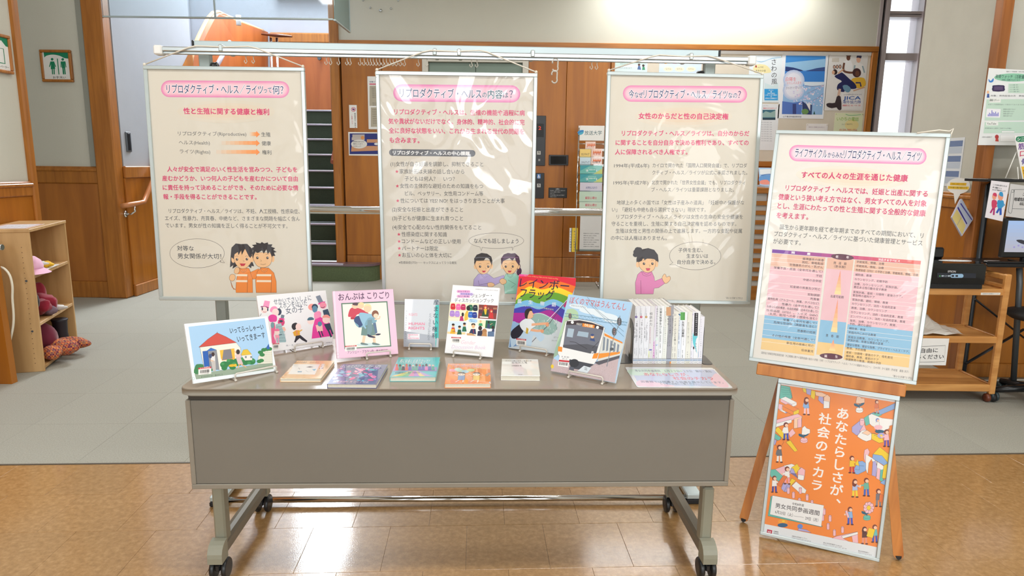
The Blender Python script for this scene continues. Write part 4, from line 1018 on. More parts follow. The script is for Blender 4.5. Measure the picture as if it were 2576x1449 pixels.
def book(pose,w,h,th,label,cov,spine_left=True,group=None,name='picture_book',coat=.5,pages=PAGEW,hard=.0022):
 M=pose4(*pose);t=thing(name,label,'book',pose[:3],euler3(*pose[3:]),group)
 m_=cover_mat('%02x%02x%02x'%cov,cov,coat)
 b=MB(M);b.box((-w/2,0,0),(w/2,hard,h),bev=.0006);b.box((-w/2,th-hard,0),(w/2,th,h),bev=.0006)
 b.box((-w/2,hard,0),(-w/2+hard,th-hard,h));b.build('cover',m_,t)
 b=MB(M);b.box((-w/2+hard+.0002,hard+.0002,.003),(w/2-.003,th-hard-.0002,h-.003));b.build('pages',pages,t)
 return t,Canvas(M,-.0001),M
RED=(196,40,56);BARW=(238,236,232)
def barcode(cv,x,y,w=140,h=80,k=.08):
 """library label: red strip, bars, small number; (x, y) top left, k = slope"""
 P=lambda u,v:(x+u*w+v*h*-k*0+v*h*.12*0,y+v*h-u*w*k)
 cv.poly([P(0,0),P(1,0),P(1,1),P(0,1)],BARW);cv.poly([P(0,0),P(1,0),P(1,.22),P(0,.22)],RED)
 rg=random.Random(int(x));u=.14
 while u<.84:
  g=rg.choice((.018,.026,.04));cv.poly([P(u,.36),P(u+g,.36),P(u+g,.78),P(u,.78)],(60,60,62));u+=g+rg.choice((.014,.02))
 cv.text('千葉市立図書館' if 0 else '市立図書館',*P(.1,.11),*P(.9,.11),h*.15,(236,200,200),.02);cv.text('171020588',*P(.2,.9),*P(.8,.9),h*.14,(80,80,84))
# ---- standing picture book with the red roofed house
t,cv,M=book((-.906,2.142,.708,44.433,-22.587,3.196),.273,.195,.009,'landscape picture book with a red roofed house on a light blue cover',(236,244,248))
cv.at(440,700,4.83)
cv.poly([(165,590),(1090,485),(1198,1100),(258,1228)],(168,206,238))
cv.poly([(258,1228),(240,1165),(560,1120),(900,1060),(1010,1045),(1188,1032),(1198,1100)],(150,168,148))
cv.poly([(250,1060),(300,1042),(350,1050),(420,1080),(500,1110),(250,1165)],(60,130,80),4)
cv.poly([(302,838),(745,782),(800,850),(800,1000),(560,1118),(352,1080)],(236,234,222),out=(60,60,60),ow=3)
cv.poly([(290,838),(400,740),(512,662),(620,710),(750,782)],(206,78,66),out=(90,40,40),ow=3);cv.line([(512,662),(516,652)],5,(90,40,40))
cv.poly([(390,880),(436,845),(505,870),(540,1110),(440,1100),(400,1070)],(140,144,150),out=(50,60,80),ow=2);cv.poly([(386,884),(436,845),(506,872),(430,884)],(50,110,190));cv.poly([(336,888),(400,880),(420,1068),(356,1078)],(36,96,180),out=(20,50,110),ow=2)
cv.poly([(545,875),(722,852),(730,985),(570,1000)],(230,170,50));cv.poly([(590,872),(680,860),(700,975),(575,996)],(128,126,134));cv.poly([(545,875),(590,872),(580,940),(560,985)],(240,186,60));cv.poly([(680,860),(722,855),(728,970),(702,960)],(240,186,60))
for cx,cy,r in((600,1050,52),(680,1030,60),(760,1020,60),(850,1010,58),(930,1010,50),(600,1090,36),(700,1080,40)):cv.ell(cx,cy,r,r*.8,(44,126,70))
for cx,cy,r in((580,1040,20),(650,1000,22),(720,1040,24),(820,980,24),(900,1030,22),(950,1000,18)):cv.ell(cx,cy,r,r*.8,(66,150,88))
cv.ell(695,1060,42,16,(230,180,40),rot=-5);cv.ell(735,1058,16,18,(236,190,50))
cv.poly([(805,925),(830,870),(880,862),(925,915),(930,930),(810,940)],(226,190,60),out=(80,70,40),ow=2);cv.poly([(806,940),(935,925),(940,995),(850,1000)],(232,230,222),out=(70,70,70),ow=2)
for x in(850,915):cv.rect(x,945,x+22,970,(130,140,150))
cv.poly([(1005,1045),(1012,955),(1060,890),(1130,860),(1178,870),(1188,1032)],(224,222,206),out=(90,90,80),ow=2);
for cx,cy in((1040,900),(1080,870),(1120,862),(1060,930),(1025,1010),(1150,858),(1050,1000)):cv.ell(cx,cy,32,22,(50,128,70))
cv.poly([(1110,840),(1140,795),(1152,860),(1120,862)],(50,100,180))
for i in range(5):
 for j in range(5):cv.line([(1085+i*20,905+j*26),(1100+i*19,903+j*26)],3,(150,150,140))
# simple walking figures
cv.poly([(735,945),(790,945),(830,1045),(768,1048)],(214,190,190));cv.poly([(730,940),(770,900),(800,930),(806,960),(750,960)],(226,200,196));cv.ell(766,895,24,30,(50,40,40));cv.line([(790,1040),(830,1062),(868,1082)],11,(232,176,120));cv.line([(785,1040),(765,1094)],11,(232,176,120));cv.line([(745,910),(718,878)],9,(232,186,140))
cv.poly([(434,945),(486,935),(490,1000),(440,1015)],(226,226,226));cv.poly([(440,1015),(492,1000),(498,1130),(462,1130)],(196,190,186));cv.ell(462,925,20,26,(60,40,40));cv.ell(430,945,20,28,(60,80,120));cv.line([(430,1000),(470,1005)],10,(226,170,120))
cv.text('いってらっしゃーい',668,640,1076,590,78,(40,40,52),.012);cv.text('いってきまーす',756,742,1094,690,82,(40,40,52),.012)
cv.text('おうちのひと さく　絵のひと え',318,1200,580,1168,26,(60,70,70),.005)
barcode(cv,285,1088,156,88,.1);cv.ell(225,1220,14,17,(150,200,190));cv.ell(225,1220,11,14,(236,244,248))
cv.build(t,'cover_picture');stand_for(M,.273,'cream wire stand holding the book with the red roofed house',.06,.14)
# ---- white and pink crowd book
t,cv,M=book((-.81,2.506,.708,37.89,-19.862,1.578),.270,.216,.01,'white landscape picture book with a magenta dressed crowd in top hats',(240,240,242))
cv.at(440,700,4.83);MG=(232,66,160);PKL=(242,150,190);NV=(44,60,84);TE=(92,140,168);SKP=(250,220,214)
cv.text('せかいでさいしょに',1200,288,1655,236,74,(60,74,96),.004);cv.text('ズボンをはいた',1262,340,1605,302,72,(60,74,96),.004);cv.text('女の子',1345,400,1560,372,84,(60,74,96),.004)
# left crowd
cv.poly([(1090,270),(1155,280),(1140,362),(1068,348)],PKL);cv.ell(1092,352,52,12,(150,60,110),rot=8)
cv.ell(1085,385,42,40,SKP);cv.ell(1062,372,9,20,NV);cv.ell(1128,382,8,20,NV);cv.line([(1070,408),(1100,412),(1112,404)],6,(160,60,90))
cv.poly([(1155,400),(1175,350),(1225,342),(1250,380),(1215,420)],PKL,4);cv.ell(1262,408,34,42,NV);cv.ell(1222,412,42,44,SKP)
cv.poly([(1135,470),(1180,440),(1235,460),(1235,520),(1190,530),(1150,525)],MG,4);cv.poly([(1035,440),(1110,440),(1135,480),(1120,600),(1030,470)],(240,240,242));cv.line([(1035,460),(1050,430)],5,NV)
cv.poly([(1292,440),(1332,450),(1322,492),(1284,484)],(110,124,140));cv.ell(1300,492,38,8,MG,rot=8);cv.ell(1292,535,42,46,(214,60,120));cv.ell(1290,522,22,14,NV)
cv.poly([(1225,560),(1290,545),(1352,760),(1345,778),(1240,782)],(168,196,200));
for i in range(6):cv.line([(1232+i*18,570+i*4),(1262+i*17,775)],3,(96,132,142))
for i in range(6):cv.line([(1225+i*4,600+i*32),(1330+i*3,570+i*38)],3,(96,132,142))
cv.poly([(1300,600),(1330,590),(1350,630),(1325,645)],(246,190,170));cv.poly([(1165,540),(1212,540),(1222,600),(1200,700),(1230,790),(1178,790)],(238,100,150));cv.ell(1186,570,22,38,(120,160,170))
cv.ell(1240,655,32,36,SKP);cv.poly([(1208,640),(1225,612),(1260,615),(1268,640)],(240,120,160),3);cv.poly([(1215,690),(1262,688),(1272,720),(1222,725)],(246,160,180));cv.line([(1230,725),(1225,790)],12,PKL);cv.line([(1256,722),(1262,780)],12,PKL);cv.line([(1268,690),(1300,680)],7,NV)
# walking child in trousers
cv.poly([(1420,600),(1425,560),(1460,540),(1485,548),(1490,590),(1450,630)],(40,36,42),4);cv.ell(1500,590,34,42,SKP);cv.poly([(1430,660),(1470,630),(1515,632),(1520,690),(1468,700)],(232,170,50));cv.line([(1445,660),(1450,692),(1466,702)],12,(232,170,50));cv.line([(1510,650),(1545,625)],12,(232,170,50));cv.line([(1478,635),(1486,690)],5,MG)
cv.poly([(1468,700),(1524,690),(1560,720),(1610,762),(1598,778),(1545,752),(1515,728),(1480,760),(1465,782),(1448,775),(1462,735)],(40,38,48))
# right crowd
cv.poly([(1710,222),(1762,204),(1802,285),(1752,310)],(128,140,158));cv.ell(1782,300,48,12,MG,rot=-18);cv.ell(1800,330,42,40,(246,150,176));cv.line([(1775,352),(1800,358),(1822,345)],7,(60,40,60))
cv.ell(1665,350,46,40,(246,160,150));cv.ell(1700,350,38,38,NV);cv.ell(1700,375,32,42,TE);cv.poly([(1690,430),(1740,400),(1775,420),(1765,500),(1710,520)],(246,150,190),4)
cv.poly([(1795,390),(1858,372),(1888,460),(1850,480),(1810,450)],(50,74,100));cv.poly([(1700,500),(1770,470),(1880,540),(1918,700),(1662,735),(1675,600)],MG)
cv.ell(1650,520,42,40,SKP);cv.poly([(1608,510),(1625,478),(1668,474),(1692,500),(1650,510)],(70,110,130),3);cv.ell(1838,505,46,44,SKP);cv.poly([(1790,480),(1810,448),(1860,445),(1888,485),(1840,478)],(246,160,150),3)
cv.poly([(1710,570),(1790,560),(1800,640),(1730,650)],(246,200,190));cv.ell(1760,555,26,30,TE);cv.line([(1745,640),(1775,720)],14,NV);cv.line([(1778,640),(1800,705)],14,NV)
cv.poly([(1810,560),(1885,545),(1905,620),(1850,635)],NV);cv.line([(1860,620),(1900,715)],22,NV);cv.line([(1890,600),(1918,680)],20,NV)
cv.text('作・え　訳ことばのひと',1350,820,1680,788,22,(80,90,110));cv.text('児童図書出版',1835,785,1908,778,14,(90,90,110));barcode(cv,1188,790,78,72,.06)
cv.build(t,'cover_picture');stand_for(M,.27,'cream wire stand under the white and magenta crowd book',.03,.11)
# ---- pink book with a carrying figure (generic drawing)
t,cv,M=book((-.527,2.407,.708,26.086,-19.064,1.846),.227,.247,.011,'pink hardcover picture book with one person carrying three others',(240,200,222))
cv.at(820,700,4.83)
cv.poly([(85,158),(108,156),(160,972),(136,975)],(246,216,232))
cv.text('おんぶは',150,232,468,215,92,(74,50,84),.014);cv.text('こりごり',500,212,766,206,90,(74,50,84),.014)
cv.poly([(184,302),(746,278),(794,828),(224,862)],(96,128,110));cv.poly([(200,316),(734,293),(780,815),(236,850)],(244,244,226))
cv.ell(520,808,150,22,(206,226,226));
for x0,x1 in((468,450),(580,590)):cv.line([(x0,690),(x1,790)],34,(236,206,176));cv.poly([(x1-20,780),(x1+60,800),(x1+48,812),(x1-22,805)],(110,130,130),3)
cv.poly([(440,570),(600,555),(600,690),(520,700),(425,692)],(112,142,138),0);cv.poly([(350,500),(440,430),(560,440),(615,500),(600,540),(520,560),(420,600),(365,570)],(128,170,188),4)
cv.poly([(505,510),(560,500),(560,640),(535,690),(500,680)],(120,150,158));cv.poly([(570,545),(605,540),(625,660),(600,680)],(96,120,150));cv.poly([(505,680),(560,700),(602,715),(580,724),(515,712)],(50,46,76),3);cv.poly([(598,690),(625,672),(668,676),(640,694)],(50,46,76),3)
cv.poly([(268,460),(300,365),(380,360),(440,380),(520,430),(440,440),(380,440),(350,480),(310,470)],(206,70,90),4);cv.poly([(300,470),(350,480),(350,500),(300,498)],(180,50,70));cv.poly([(340,520),(372,460),(450,480),(450,560),(400,600),(395,570)],(60,80,124),4);cv.poly([(400,430),(520,430),(600,450),(615,480),(520,480),(470,560),(490,600),(465,600)],(150,192,214),4)
cv.ell(352,335,40,36,(240,200,170));cv.poly([(326,325),(330,300),(380,296),(390,330)],(90,70,80),3);cv.ell(422,335,38,36,(244,206,170));cv.poly([(390,312),(420,292),(460,302),(458,325),(420,315)],(240,216,160),3);cv.ell(505,365,48,50,(244,206,172));cv.poly([(460,350),(480,315),(530,315),(552,350),(505,335)],(246,222,170),3)
cv.ell(598,435,42,46,(140,90,70));cv.ell(606,456,30,28,(246,216,190));cv.line([(590,500),(650,490),(655,460)],18,(240,206,180))
barcode(cv,232,822,140,66,.07)
cv.text('アンソニー・ブラウン作',262,902,580,885,40,(110,74,110),.008);cv.text('藤本朝巳訳',610,884,752,877,34,(110,74,110),.008);cv.ell(146,922,16,18,(246,220,234),out=(210,170,196),ow=3)
cv.build(t,'cover_picture');stand_for(M,.227,'cream wire stand holding the pink hardcover picture book',.035,.088)
# ---- small silver book
t,cv,M=book((-.352,2.543,.708,-1.998,-13.489,-.27),.135,.186,.014,'small silver grey book with a turquoise band of vertical writing',(206,210,216),name='paperback_book',coat=.9)
cv.at(820,700,4.83);SV=(176,182,192)
cv.poly([(1345,262),(1374,262),(1364,838),(1330,836)],(60,196,190));cv.poly([(1344,262),(1375,262),(1372,325),(1330,325)],SV);cv.poly([(1345,700),(1370,740),(1364,838),(1338,838)],(200,206,212))
cv.poly([(1330,330),(1372,330),(1368,725),(1318,725)],(60,196,190))
cv.poly([(945,640),(1320,700),(1335,836),(942,828)],SV)
cv.vtext('産まない権利',1340,292,1318,700,66,(40,70,84),.01)
cv.vtext('とヘルスケアにかかわる',1268,440,1248,740,34,(110,120,132));cv.vtext('性と生殖のただしい知識を読む',978,400,964,760,18,(130,136,146))
cv.text('RIGHTS',1008,440,1110,442,44,(240,160,176),.01);cv.text('HUMAN',1006,552,1200,554,44,(238,130,160),.02);cv.text('RIGHTS',1002,604,1198,606,44,(238,120,156),.02)
cv.rect(990,674,1138,742,(238,236,240));cv.text('ABORTION',998,686,1115,688,18,(236,110,150),.02);cv.text('AS',998,706,1020,706,16,(236,110,150),.02);cv.text('HEALTHCARE',996,728,1130,730,18,(236,110,150),.02)
cv.build(t,'cover_picture');stand_for(M,.135,'cream wire stand under the small silver book',0,.085)
# ---- white discussion book
t,cv,M=book((-.161,2.438,.708,-15.037,-19.542,.336),.187,.261,.012,'white softcover book with school drawings and pale pink script',(242,243,246),name='paperback_book')
cv.at(1100,680,4.675)
cv.text('自己肯定感を育てる・ジェンダーといじめについて 考える本',452,222,712,238,12,(90,90,96))
for x,y,c,s_ in((300,248,(240,170,214),'SDGsで学ぶ！'),(335,278,(206,186,236),'性別格差が'),(300,305,(232,176,214),'ない未来')):
 cv.pill((x-55,y),(x+72,y+3),16,[c]);cv.text(s_,x-58,y,x+74,y+3,18,(90,70,150),.015)
cv.text('ジェンダー・',400,300,640,298,46,(60,62,70),.004);cv.text('ディスカッションブック',205,352,662,358,46,(60,62,70),.004)
cv.poly([(150,375),(488,390),(470,575),(352,578),(348,600),(128,590)],(240,234,206))
cv.line([(150,462),(350,468)],5,(226,196,140));cv.line([(140,548),(270,552)],5,(226,196,140));cv.line([(380,470),(478,474)],5,(226,196,140))
for x,y,c in((185,425,(206,40,50)),(248,430,(236,110,170)),(306,432,(190,40,90)),(390,440,(40,110,80)),(447,442,(26,44,60)),(176,508,(176,136,210)),(236,512,(186,144,220)),(392,522,(50,110,200)),(440,526,(40,60,150))):
 cv.poly([(x-26,y+30),(x-25,y-22),(x-12,y-34),(x+14,y-34),(x+26,y-20),(x+25,y+32)],c,3);cv.line([(x-14,y-5),(x+14,y-5)],2,(240,240,240))
cv.poly([(318,595),(322,520),(345,475),(365,480),(360,580)],(232,190,70));cv.ell(365,445,22,30,(30,28,30));cv.poly([(262,595),(272,540),(300,535),(312,596)],(190,50,110));cv.ell(300,520,14,24,(40,30,30))
cv.poly([(490,402),(710,415),(692,578),(478,565)],(130,60,56));cv.poly([(500,540),(600,548),(598,562),(500,556)],(236,230,226));cv.ell(565,430,20,26,(200,60,40));cv.poly([(520,540),(540,470),(590,470),(605,545)],(36,74,50));cv.poly([(548,455),(585,455),(575,520),(560,520)],(232,190,50));cv.ell(567,440,11,14,SK);cv.ell(635,480,18,24,(200,50,50));cv.poly([(605,545),(618,500),(655,500),(662,570),(610,560)],(206,50,50));cv.ell(637,484,10,12,SK)
for x in(500,520,600,668,690):cv.ell(x,450,9,12,(190,130,100));cv.poly([(x-12,505),(x-8,464),(x+8,464),(x+12,505)],(90,50,70))
cv.poly([(140,600),(345,606),(330,755),(118,745)],(214,232,244));cv.poly([(120,720),(332,730),(330,755),(118,745)],(246,214,160))
for x,y,c in((188,650,(200,60,50)),(262,675,(30,90,60)),(320,640,(40,110,80))):cv.ell(x,y,16,20,SK);cv.ell(x,y-12,17,13,(50,30,28));cv.poly([(x-30,y+80),(x-18,y+22),(x+16,y+22),(x+26,y+80)],c)
cv.poly([(150,745),(165,690),(200,690),(210,748)],(236,180,50));cv.text('10',178,718,200,718,22,(60,40,60),.02)
cv.poly([(370,575),(475,580),(466,772),(345,762)],(244,240,226));cv.pill((392,590),(450,596),22,[(170,210,240)]);cv.text('男もメ',388,583,415,583,12,(60,80,120),.01);cv.text('着ていいの',400,602,440,603,12,(60,80,120),.01)
cv.ell(424,655,20,26,SK);cv.poly([(402,650),(406,626),(442,626),(446,650),(424,636)],(50,34,30),3);cv.poly([(372,745),(398,690),(450,690),(458,752)],(40,54,96));cv.line([(424,690),(428,740)],5,(200,50,60));cv.poly([(345,742),(400,738),(462,772),(350,764)],(206,160,110))
cv.poly([(480,582),(572,590),(566,680),(474,640)],(244,236,200));cv.ell(510,602,12,16,SK);cv.poly([(484,650),(494,622),(528,622),(534,655)],(60,160,110));cv.poly([(572,588),(692,594),(676,690),(562,680)],(36,106,76));cv.ell(605,610,11,15,(40,30,30));cv.poly([(582,680),(592,630),(620,630),(618,690)],(50,70,110));cv.line([(620,640),(650,625)],5,SK)
cv.ell(505,680,22,28,(50,34,30));cv.poly([(470,770),(478,715),(530,705),(540,775)],(40,44,70));cv.ell(556,720,28,34,(176,124,80));cv.poly([(520,772),(535,730),(580,720),(585,778)],(190,140,90));cv.poly([(595,720),(670,715),(668,780),(592,778)],(90,116,150));cv.ell(655,672,16,20,(50,34,30));cv.poly([(640,720),(648,690),(672,690),(672,722)],(46,60,100))
barcode(cv,165,782,114,68,-.04)
cv.text('Gender',282,840,452,852,62,(240,200,214),.002,shear=.3);cv.text('Discussion Book',172,896,572,908,56,(224,200,224),.002,shear=.3);cv.text('出版社名',340,952,388,956,13,(90,90,96),.01)
cv.build(t,'cover_picture');stand_for(M,.187,'cream wire stand holding the white book with school drawings',0,.105)
# ---- rainbow book
t,cv,M=book((.091,2.505,.708,-30.677,-20.418,-1.821),.239,.296,.012,'large rainbow striped picture book with a flag carrier',(190,214,236))
cv.at(1100,680,4.675)
def sh(pts):return pts
EDG0=[(960,45),(1635,92)]
def Lx(y):return 965-(y-40)*.137
def Rx(y):return 1633-(y-92)*.26
bands=[((220,40,60),45,100,110),((238,120,40),110,150,190),((250,214,50),200,215,250),((110,170,50),300,290,330),((120,186,226),375,350,400),((60,60,170),450,430,500),((160,40,150),520,560,600)]
cv.poly([(Lx(45),45),(Rx(92),92),(Rx(625),625),(Lx(625),625)],(236,70,150))
top=[[(Lx(70),70),(1150,78),(1300,88),(Rx(100),100)],[(Lx(180),200),(1090,120),(1250,160),(1420,130),(Rx(120),190)],[(Lx(250),300),(1080,190),(1230,225),(1400,195),(Rx(250),270)],[(Lx(330),350),(1060,270),(1200,300),(1380,260),(Rx(300),330)],[(Lx(400),400),(1060,350),(1200,390),(1370,340),(Rx(370),430)],[(Lx(470),450),(1060,420),(1200,460),(1360,400),(Rx(470),490)],[(Lx(520),500),(1050,500),(1180,500),(1340,470),(Rx(540),600)],[(Lx(600),600),(1000,620),(1120,520),(1230,505),(1360,570),(Rx(625),632)]]
cols=[(220,36,60),(238,118,40),(250,214,50),(104,164,50),(124,190,230),(70,66,176),(170,40,150)]
cv.poly([(1080,46),(Rx(92),92),(Rx(110),120),(1010,110)],(220,36,60))
for i in range(7):
 A=smooth_loop(top[i+(0)],5,False);B_=smooth_loop(top[i+1],5,False);cv.poly(A+B_[::-1],cols[i])
A=smooth_loop(top[7],5,False);cv.poly(A+[(1390,978),(Lx(915),915)],(206,216,222))
cv.poly([(Lx(600),600),(1000,620),(1120,525),(1230,515),(1380,600),(1400,700),(1300,760),(1150,700),(1000,650)],(150,184,178),4)
rg=random.Random(5)
for i in range(70):
 x=rg.uniform(1110,1420);y=rg.uniform(560,730);cv.line([(x,y),(x+rg.uniform(-12,12),y+rg.uniform(15,40))],3,rg.choice(((96,130,120),(206,222,216),(226,236,230),(110,146,150))))
cv.poly([(Lx(610),610),(930,612),(980,660),(960,760),(Lx(760),760)],(150,186,226),3);cv.poly([(Lx(760),760),(960,700),(1010,740),(1000,880),(Lx(900),905)],(110,150,200))
# flag carrier
cv.line([(1075,884),(1300,650),(1470,420),(1530,345)],7,(90,80,90));cv.line([(1290,600),(1530,345)],6,(236,236,240));cv.poly([(1530,345),(1482,420),(1500,440),(1522,400)],(190,40,120))
cv.poly([(870,900),(870,730),(960,700),(1060,700),(1180,690),(1260,780),(1210,840),(1130,760),(1100,900),(1010,880),(980,800),(930,860)],(190,214,234),3);cv.poly([(870,720),(960,640),(1010,620),(1020,700),(960,790),(880,800)],(36,34,50),3)
cv.poly([(970,620),(1060,560),(1130,590),(1160,650),(1110,690),(1070,740),(1000,700)],(232,238,242),4,(90,110,130),2);cv.poly([(1050,670),(1075,690),(1065,750),(1040,740)],(206,170,60))
cv.line([(1110,640),(1220,630),(1310,625)],26,(236,178,140),3);cv.line([(1100,700),(1180,712),(1245,708)],26,(236,178,140),3);cv.ell(1295,640,20,24,(230,160,120));cv.ell(1235,715,20,22,(230,160,120))
cv.poly([(1060,490),(1110,470),(1125,500),(1140,522),(1125,530),(1130,550),(1100,570),(1060,570)],(236,186,150),0,(90,60,50),2);cv.poly([(1036,560),(1028,500),(1050,458),(1100,448),(1118,475),(1090,480),(1075,510),(1065,540),(1060,568)],(44,34,34),3)
cv.text('The Story of Harvey Milk and the Rainbow Flag',1020,62,1420,100,16,(240,190,120),.01)
cv.text('レインボー',972,145,1552,190,118,(36,24,66),.012);cv.text('フラッグ',975,265,1372,300,118,(36,24,66),.012)
for ch,x,y in(('誕',968,362),('生',1098,374),('物',1234,390),('語',1372,402)):cv.text(ch,x-24,y,x+26,y+2,50,(226,232,246),.02)
cv.text('ハーヴェイ・ミルクとその平和のはた',960,408,1370,462,20,(226,220,170),.008)
cv.text('ロブ・ぶん',1372,788,1440,792,18,(60,60,60));cv.text('スティーヴ・え',1345,826,1430,832,18,(60,60,60));barcode(cv,930,798,116,84,-.1)
cv.build(t,'cover_picture');stand_for(M,.239,'cream wire stand under the rainbow striped book',0,.115)
# ---- train book
t,cv,M=book((.24,2.193,.708,-32.399,-24.627,-.071),.240,.277,.012,'picture book with an orange striped commuter train under a pale sky',(196,216,232))
cv.at(1360,700,4.77)
cv.poly([(335,192),(1095,290),(890,1252),(122,1112)],(170,206,236))
for cx,cy,rx,ry in((620,400,160,36),(780,450,150,34),(860,500,120,36),(450,340,110,28)):cv.ell(cx,cy,rx,ry,(222,234,242),rot=8)
cv.poly([(300,420),(340,370),(400,370),(450,420),(440,520),(330,520),(270,640),(200,830),(180,830)],(176,206,170),4);cv.poly([(180,830),(240,700),(300,640),(230,900),(150,960)],(150,180,160))
cv.text('ぼくのママはうんてんし',352,262,1030,350,84,(206,92,92),.006);cv.text('おおともやすお さく',370,325,545,350,22,(90,90,96))
GL=(110,150,176)
cv.line([(290,420),(500,450),(780,490),(1040,530)],6,GL);cv.line([(285,455),(500,490),(780,530),(1030,565)],6,GL)
for i in range(16):x=300+i*46;y=424+i*6.6;cv.line([(x,y),(x+24,y+40),(x+46,y+6)],3,GL)
cv.line([(560,225),(700,400),(1000,640)],2.5,(90,110,130));cv.line([(580,300),(1000,700)],2.5,(90,110,130));cv.line([(500,330),(640,480)],2.5,(90,110,130))
# gravel and ground
cv.poly([(150,960),(240,1010),(620,1040),(700,1010),(940,960),(890,1252),(122,1112)],(196,178,182))
rg=random.Random(9)
for i in range(240):
 x=rg.uniform(180,900);y=rg.uniform(1010,1210);
 if x>890-(y-1000)*.2 or y>1112+(x-122)*.17 or(x<620 and y<1050):continue
 cv.rect(x,y,x+6,y+4,rg.choice(((160,140,146),(220,206,210),(180,150,150))))
# side cars
cv.poly([(760,640),(975,770),(1000,790),(950,930),(690,1010),(680,900)],(214,218,214));cv.poly([(765,660),(985,768),(982,785),(768,690)],(230,140,50));cv.poly([(690,905),(955,880),(950,905),(680,970)],(236,150,60))
for i in range(5):x=755+i*42;cv.poly([(x,700+i*22),(x+22,712+i*22),(x+12,862+i*6),(x-12,872+i*5)],(128,140,156))
cv.poly([(640,1010),(950,925),(945,960),(700,1040)],(90,90,100))
# cab
cv.poly([(300,520),(340,500),(460,490),(620,520),(740,570),(772,600),(690,960),(640,1035),(240,960),(206,900)],(236,238,238),0,(90,96,104),3)
cv.poly([(316,515),(470,505),(620,535),(758,585),(752,625),(620,585),(470,560),(306,560)],(62,52,58));cv.poly([(306,560),(470,560),(620,585),(752,625),(668,900),(600,905),(270,830)],(112,116,130));cv.poly([(330,600),(405,610),(385,712),(312,700)],(170,190,206));cv.poly([(455,635),(578,652),(568,712),(436,690)],(160,182,200));cv.poly([(270,800),(560,790),(690,820),(668,900),(600,905),(270,830)],(84,86,96));cv.ell(622,700,20,24,SK);cv.ell(622,682,22,14,(60,80,130));cv.poly([(590,745),(600,722),(645,722),(655,760)],(60,80,130))
cv.line([(350,760),(420,770),(560,850)],5,(50,50,56));cv.line([(620,840),(700,760)],5,(50,50,56))
cv.ell(382,530,18,18,(236,240,240));cv.ell(684,590,18,18,(236,240,240));cv.text('0227',432,545,498,556,28,(226,226,220),.02);cv.poly([(505,540),(650,562),(645,600),(502,580)],(240,140,50));cv.text('快速',525,560,630,580,34,(250,226,190),.02)
cv.poly([(214,818),(262,826),(258,884),(208,876)],(240,146,50));cv.poly([(640,905),(700,895),(680,962),(618,965)],(240,146,50));cv.text('JR',606,885,640,890,30,(240,240,244),.03)
cv.poly([(290,960),(640,1035),(600,1060),(560,1110),(360,1080),(350,1010)],(70,74,84));cv.ell(405,1020,58,50,(50,54,62));cv.poly([(350,1060),(400,1070),(400,1110),(340,1095)],(90,96,110));cv.poly([(520,1050),(610,1075),(560,1140),(440,1115)],(214,224,232));cv.line([(528,1075),(560,1080)],5,(40,40,44));cv.line([(528,1095),(560,1100)],5,(40,40,44))
for x,y in((945,520),(885,640),(355,455)):cv.ell(x,y,28 if x>400 else 20,50 if x>400 else 36,(84,90,96));[cv.ell(x,y+d,9,9,(150,110,110))for d in(-26,0,26)]
cv.line([(952,450),(940,560),(880,700),(830,900),(795,1060)],8,(130,140,150));cv.text('VON',850,800,880,802,34,(70,76,84),.02);cv.ell(855,850,24,18,(90,96,104))
cv.poly([(232,910),(354,925),(334,1072),(208,1052)],(238,238,238));cv.text('E おお',255,940,345,950,20,(80,80,100),.01);cv.text('ぼくの',262,965,320,972,20,(80,80,100),.01);cv.poly([(222,978),(346,990),(342,1010),(218,998)],RED)
u=228
while u<325:cv.line([(u,1005+(u-228)*.1),(u-3,1040+(u-228)*.1)],4,(50,50,54));u+=rg.choice((6,8,11))
cv.ell(140,1058,18,24,(232,200,60))
cv.build(t,'cover_picture');stand_for(M,.24,'cream wire stand holding the commuter train book at the table front',.02,.125)
# == flat books lying on the table
def flat_book(c0,c1,c2,c3,th,label,cov,coat=.9,hard=.0012):
 """corners on the table in order back left, back right, front right, front left"""
 P=[np.array(p)for p in(c0,c1,c2,c3)]
 u=(P[1]-P[0]+P[2]-P[3])/2;v=(P[0]-P[3]+P[1]-P[2])/2;c=sum(P)/4
 w,h=np.linalg.norm(u),np.linalg.norm(v);yaw=math.degrees(math.atan2(u[1],u[0]));pz=c-v/2
 M=np.array(Matrix.Translation((pz[0],pz[1],TZ+th))@Matrix.Rotation(math.radians(yaw),4,'Z')@Matrix.Rotation(math.radians(-90),4,'X'))
 t=thing('paperback_book',label,'book',(pz[0],pz[1],TZ),Matrix.Rotation(math.radians(yaw),3,'Z'),group='books lying flat in front')
 B=pose4(pz[0],pz[1],TZ,yaw);m_=cover_mat('%02x%02x%02x'%cov,cov,coat)
 b=MB(B);b.box((-w/2,0,0),(w/2,h,hard));b.box((-w/2,0,th-hard),(w/2,h,th),bev=.0004);b.box((-w/2,0,hard),(-w/2+hard,h,th-hard));b.build('cover',m_,t)
 b=MB(B);b.box((-w/2+hard+.0002,.002,hard+.0001),(w/2-.002,h-.002,th-hard-.0001));b.build('pages',PAGES,t)
 return t,Canvas(M,-.0001)
GI=lambda:print_mat('glossy_ink',.3,coat=.9)
t,cv=flat_book((-.781,2.318),(-.646,2.324),(-.623,2.123),(-.754,2.119),.013,'thin peach book lying flat with a white picture field',(240,196,140))
cv.at(440,700,4.83);cv.poly([(1440,1042),(1762,1045),(1700,1170),(1375,1165)],(240,238,232));cv.text('みんなのための',1440,1020,1600,1022,22,(120,90,80),.01);cv.text('おはなし',1640,1020,1760,1022,20,(180,120,90),.01)
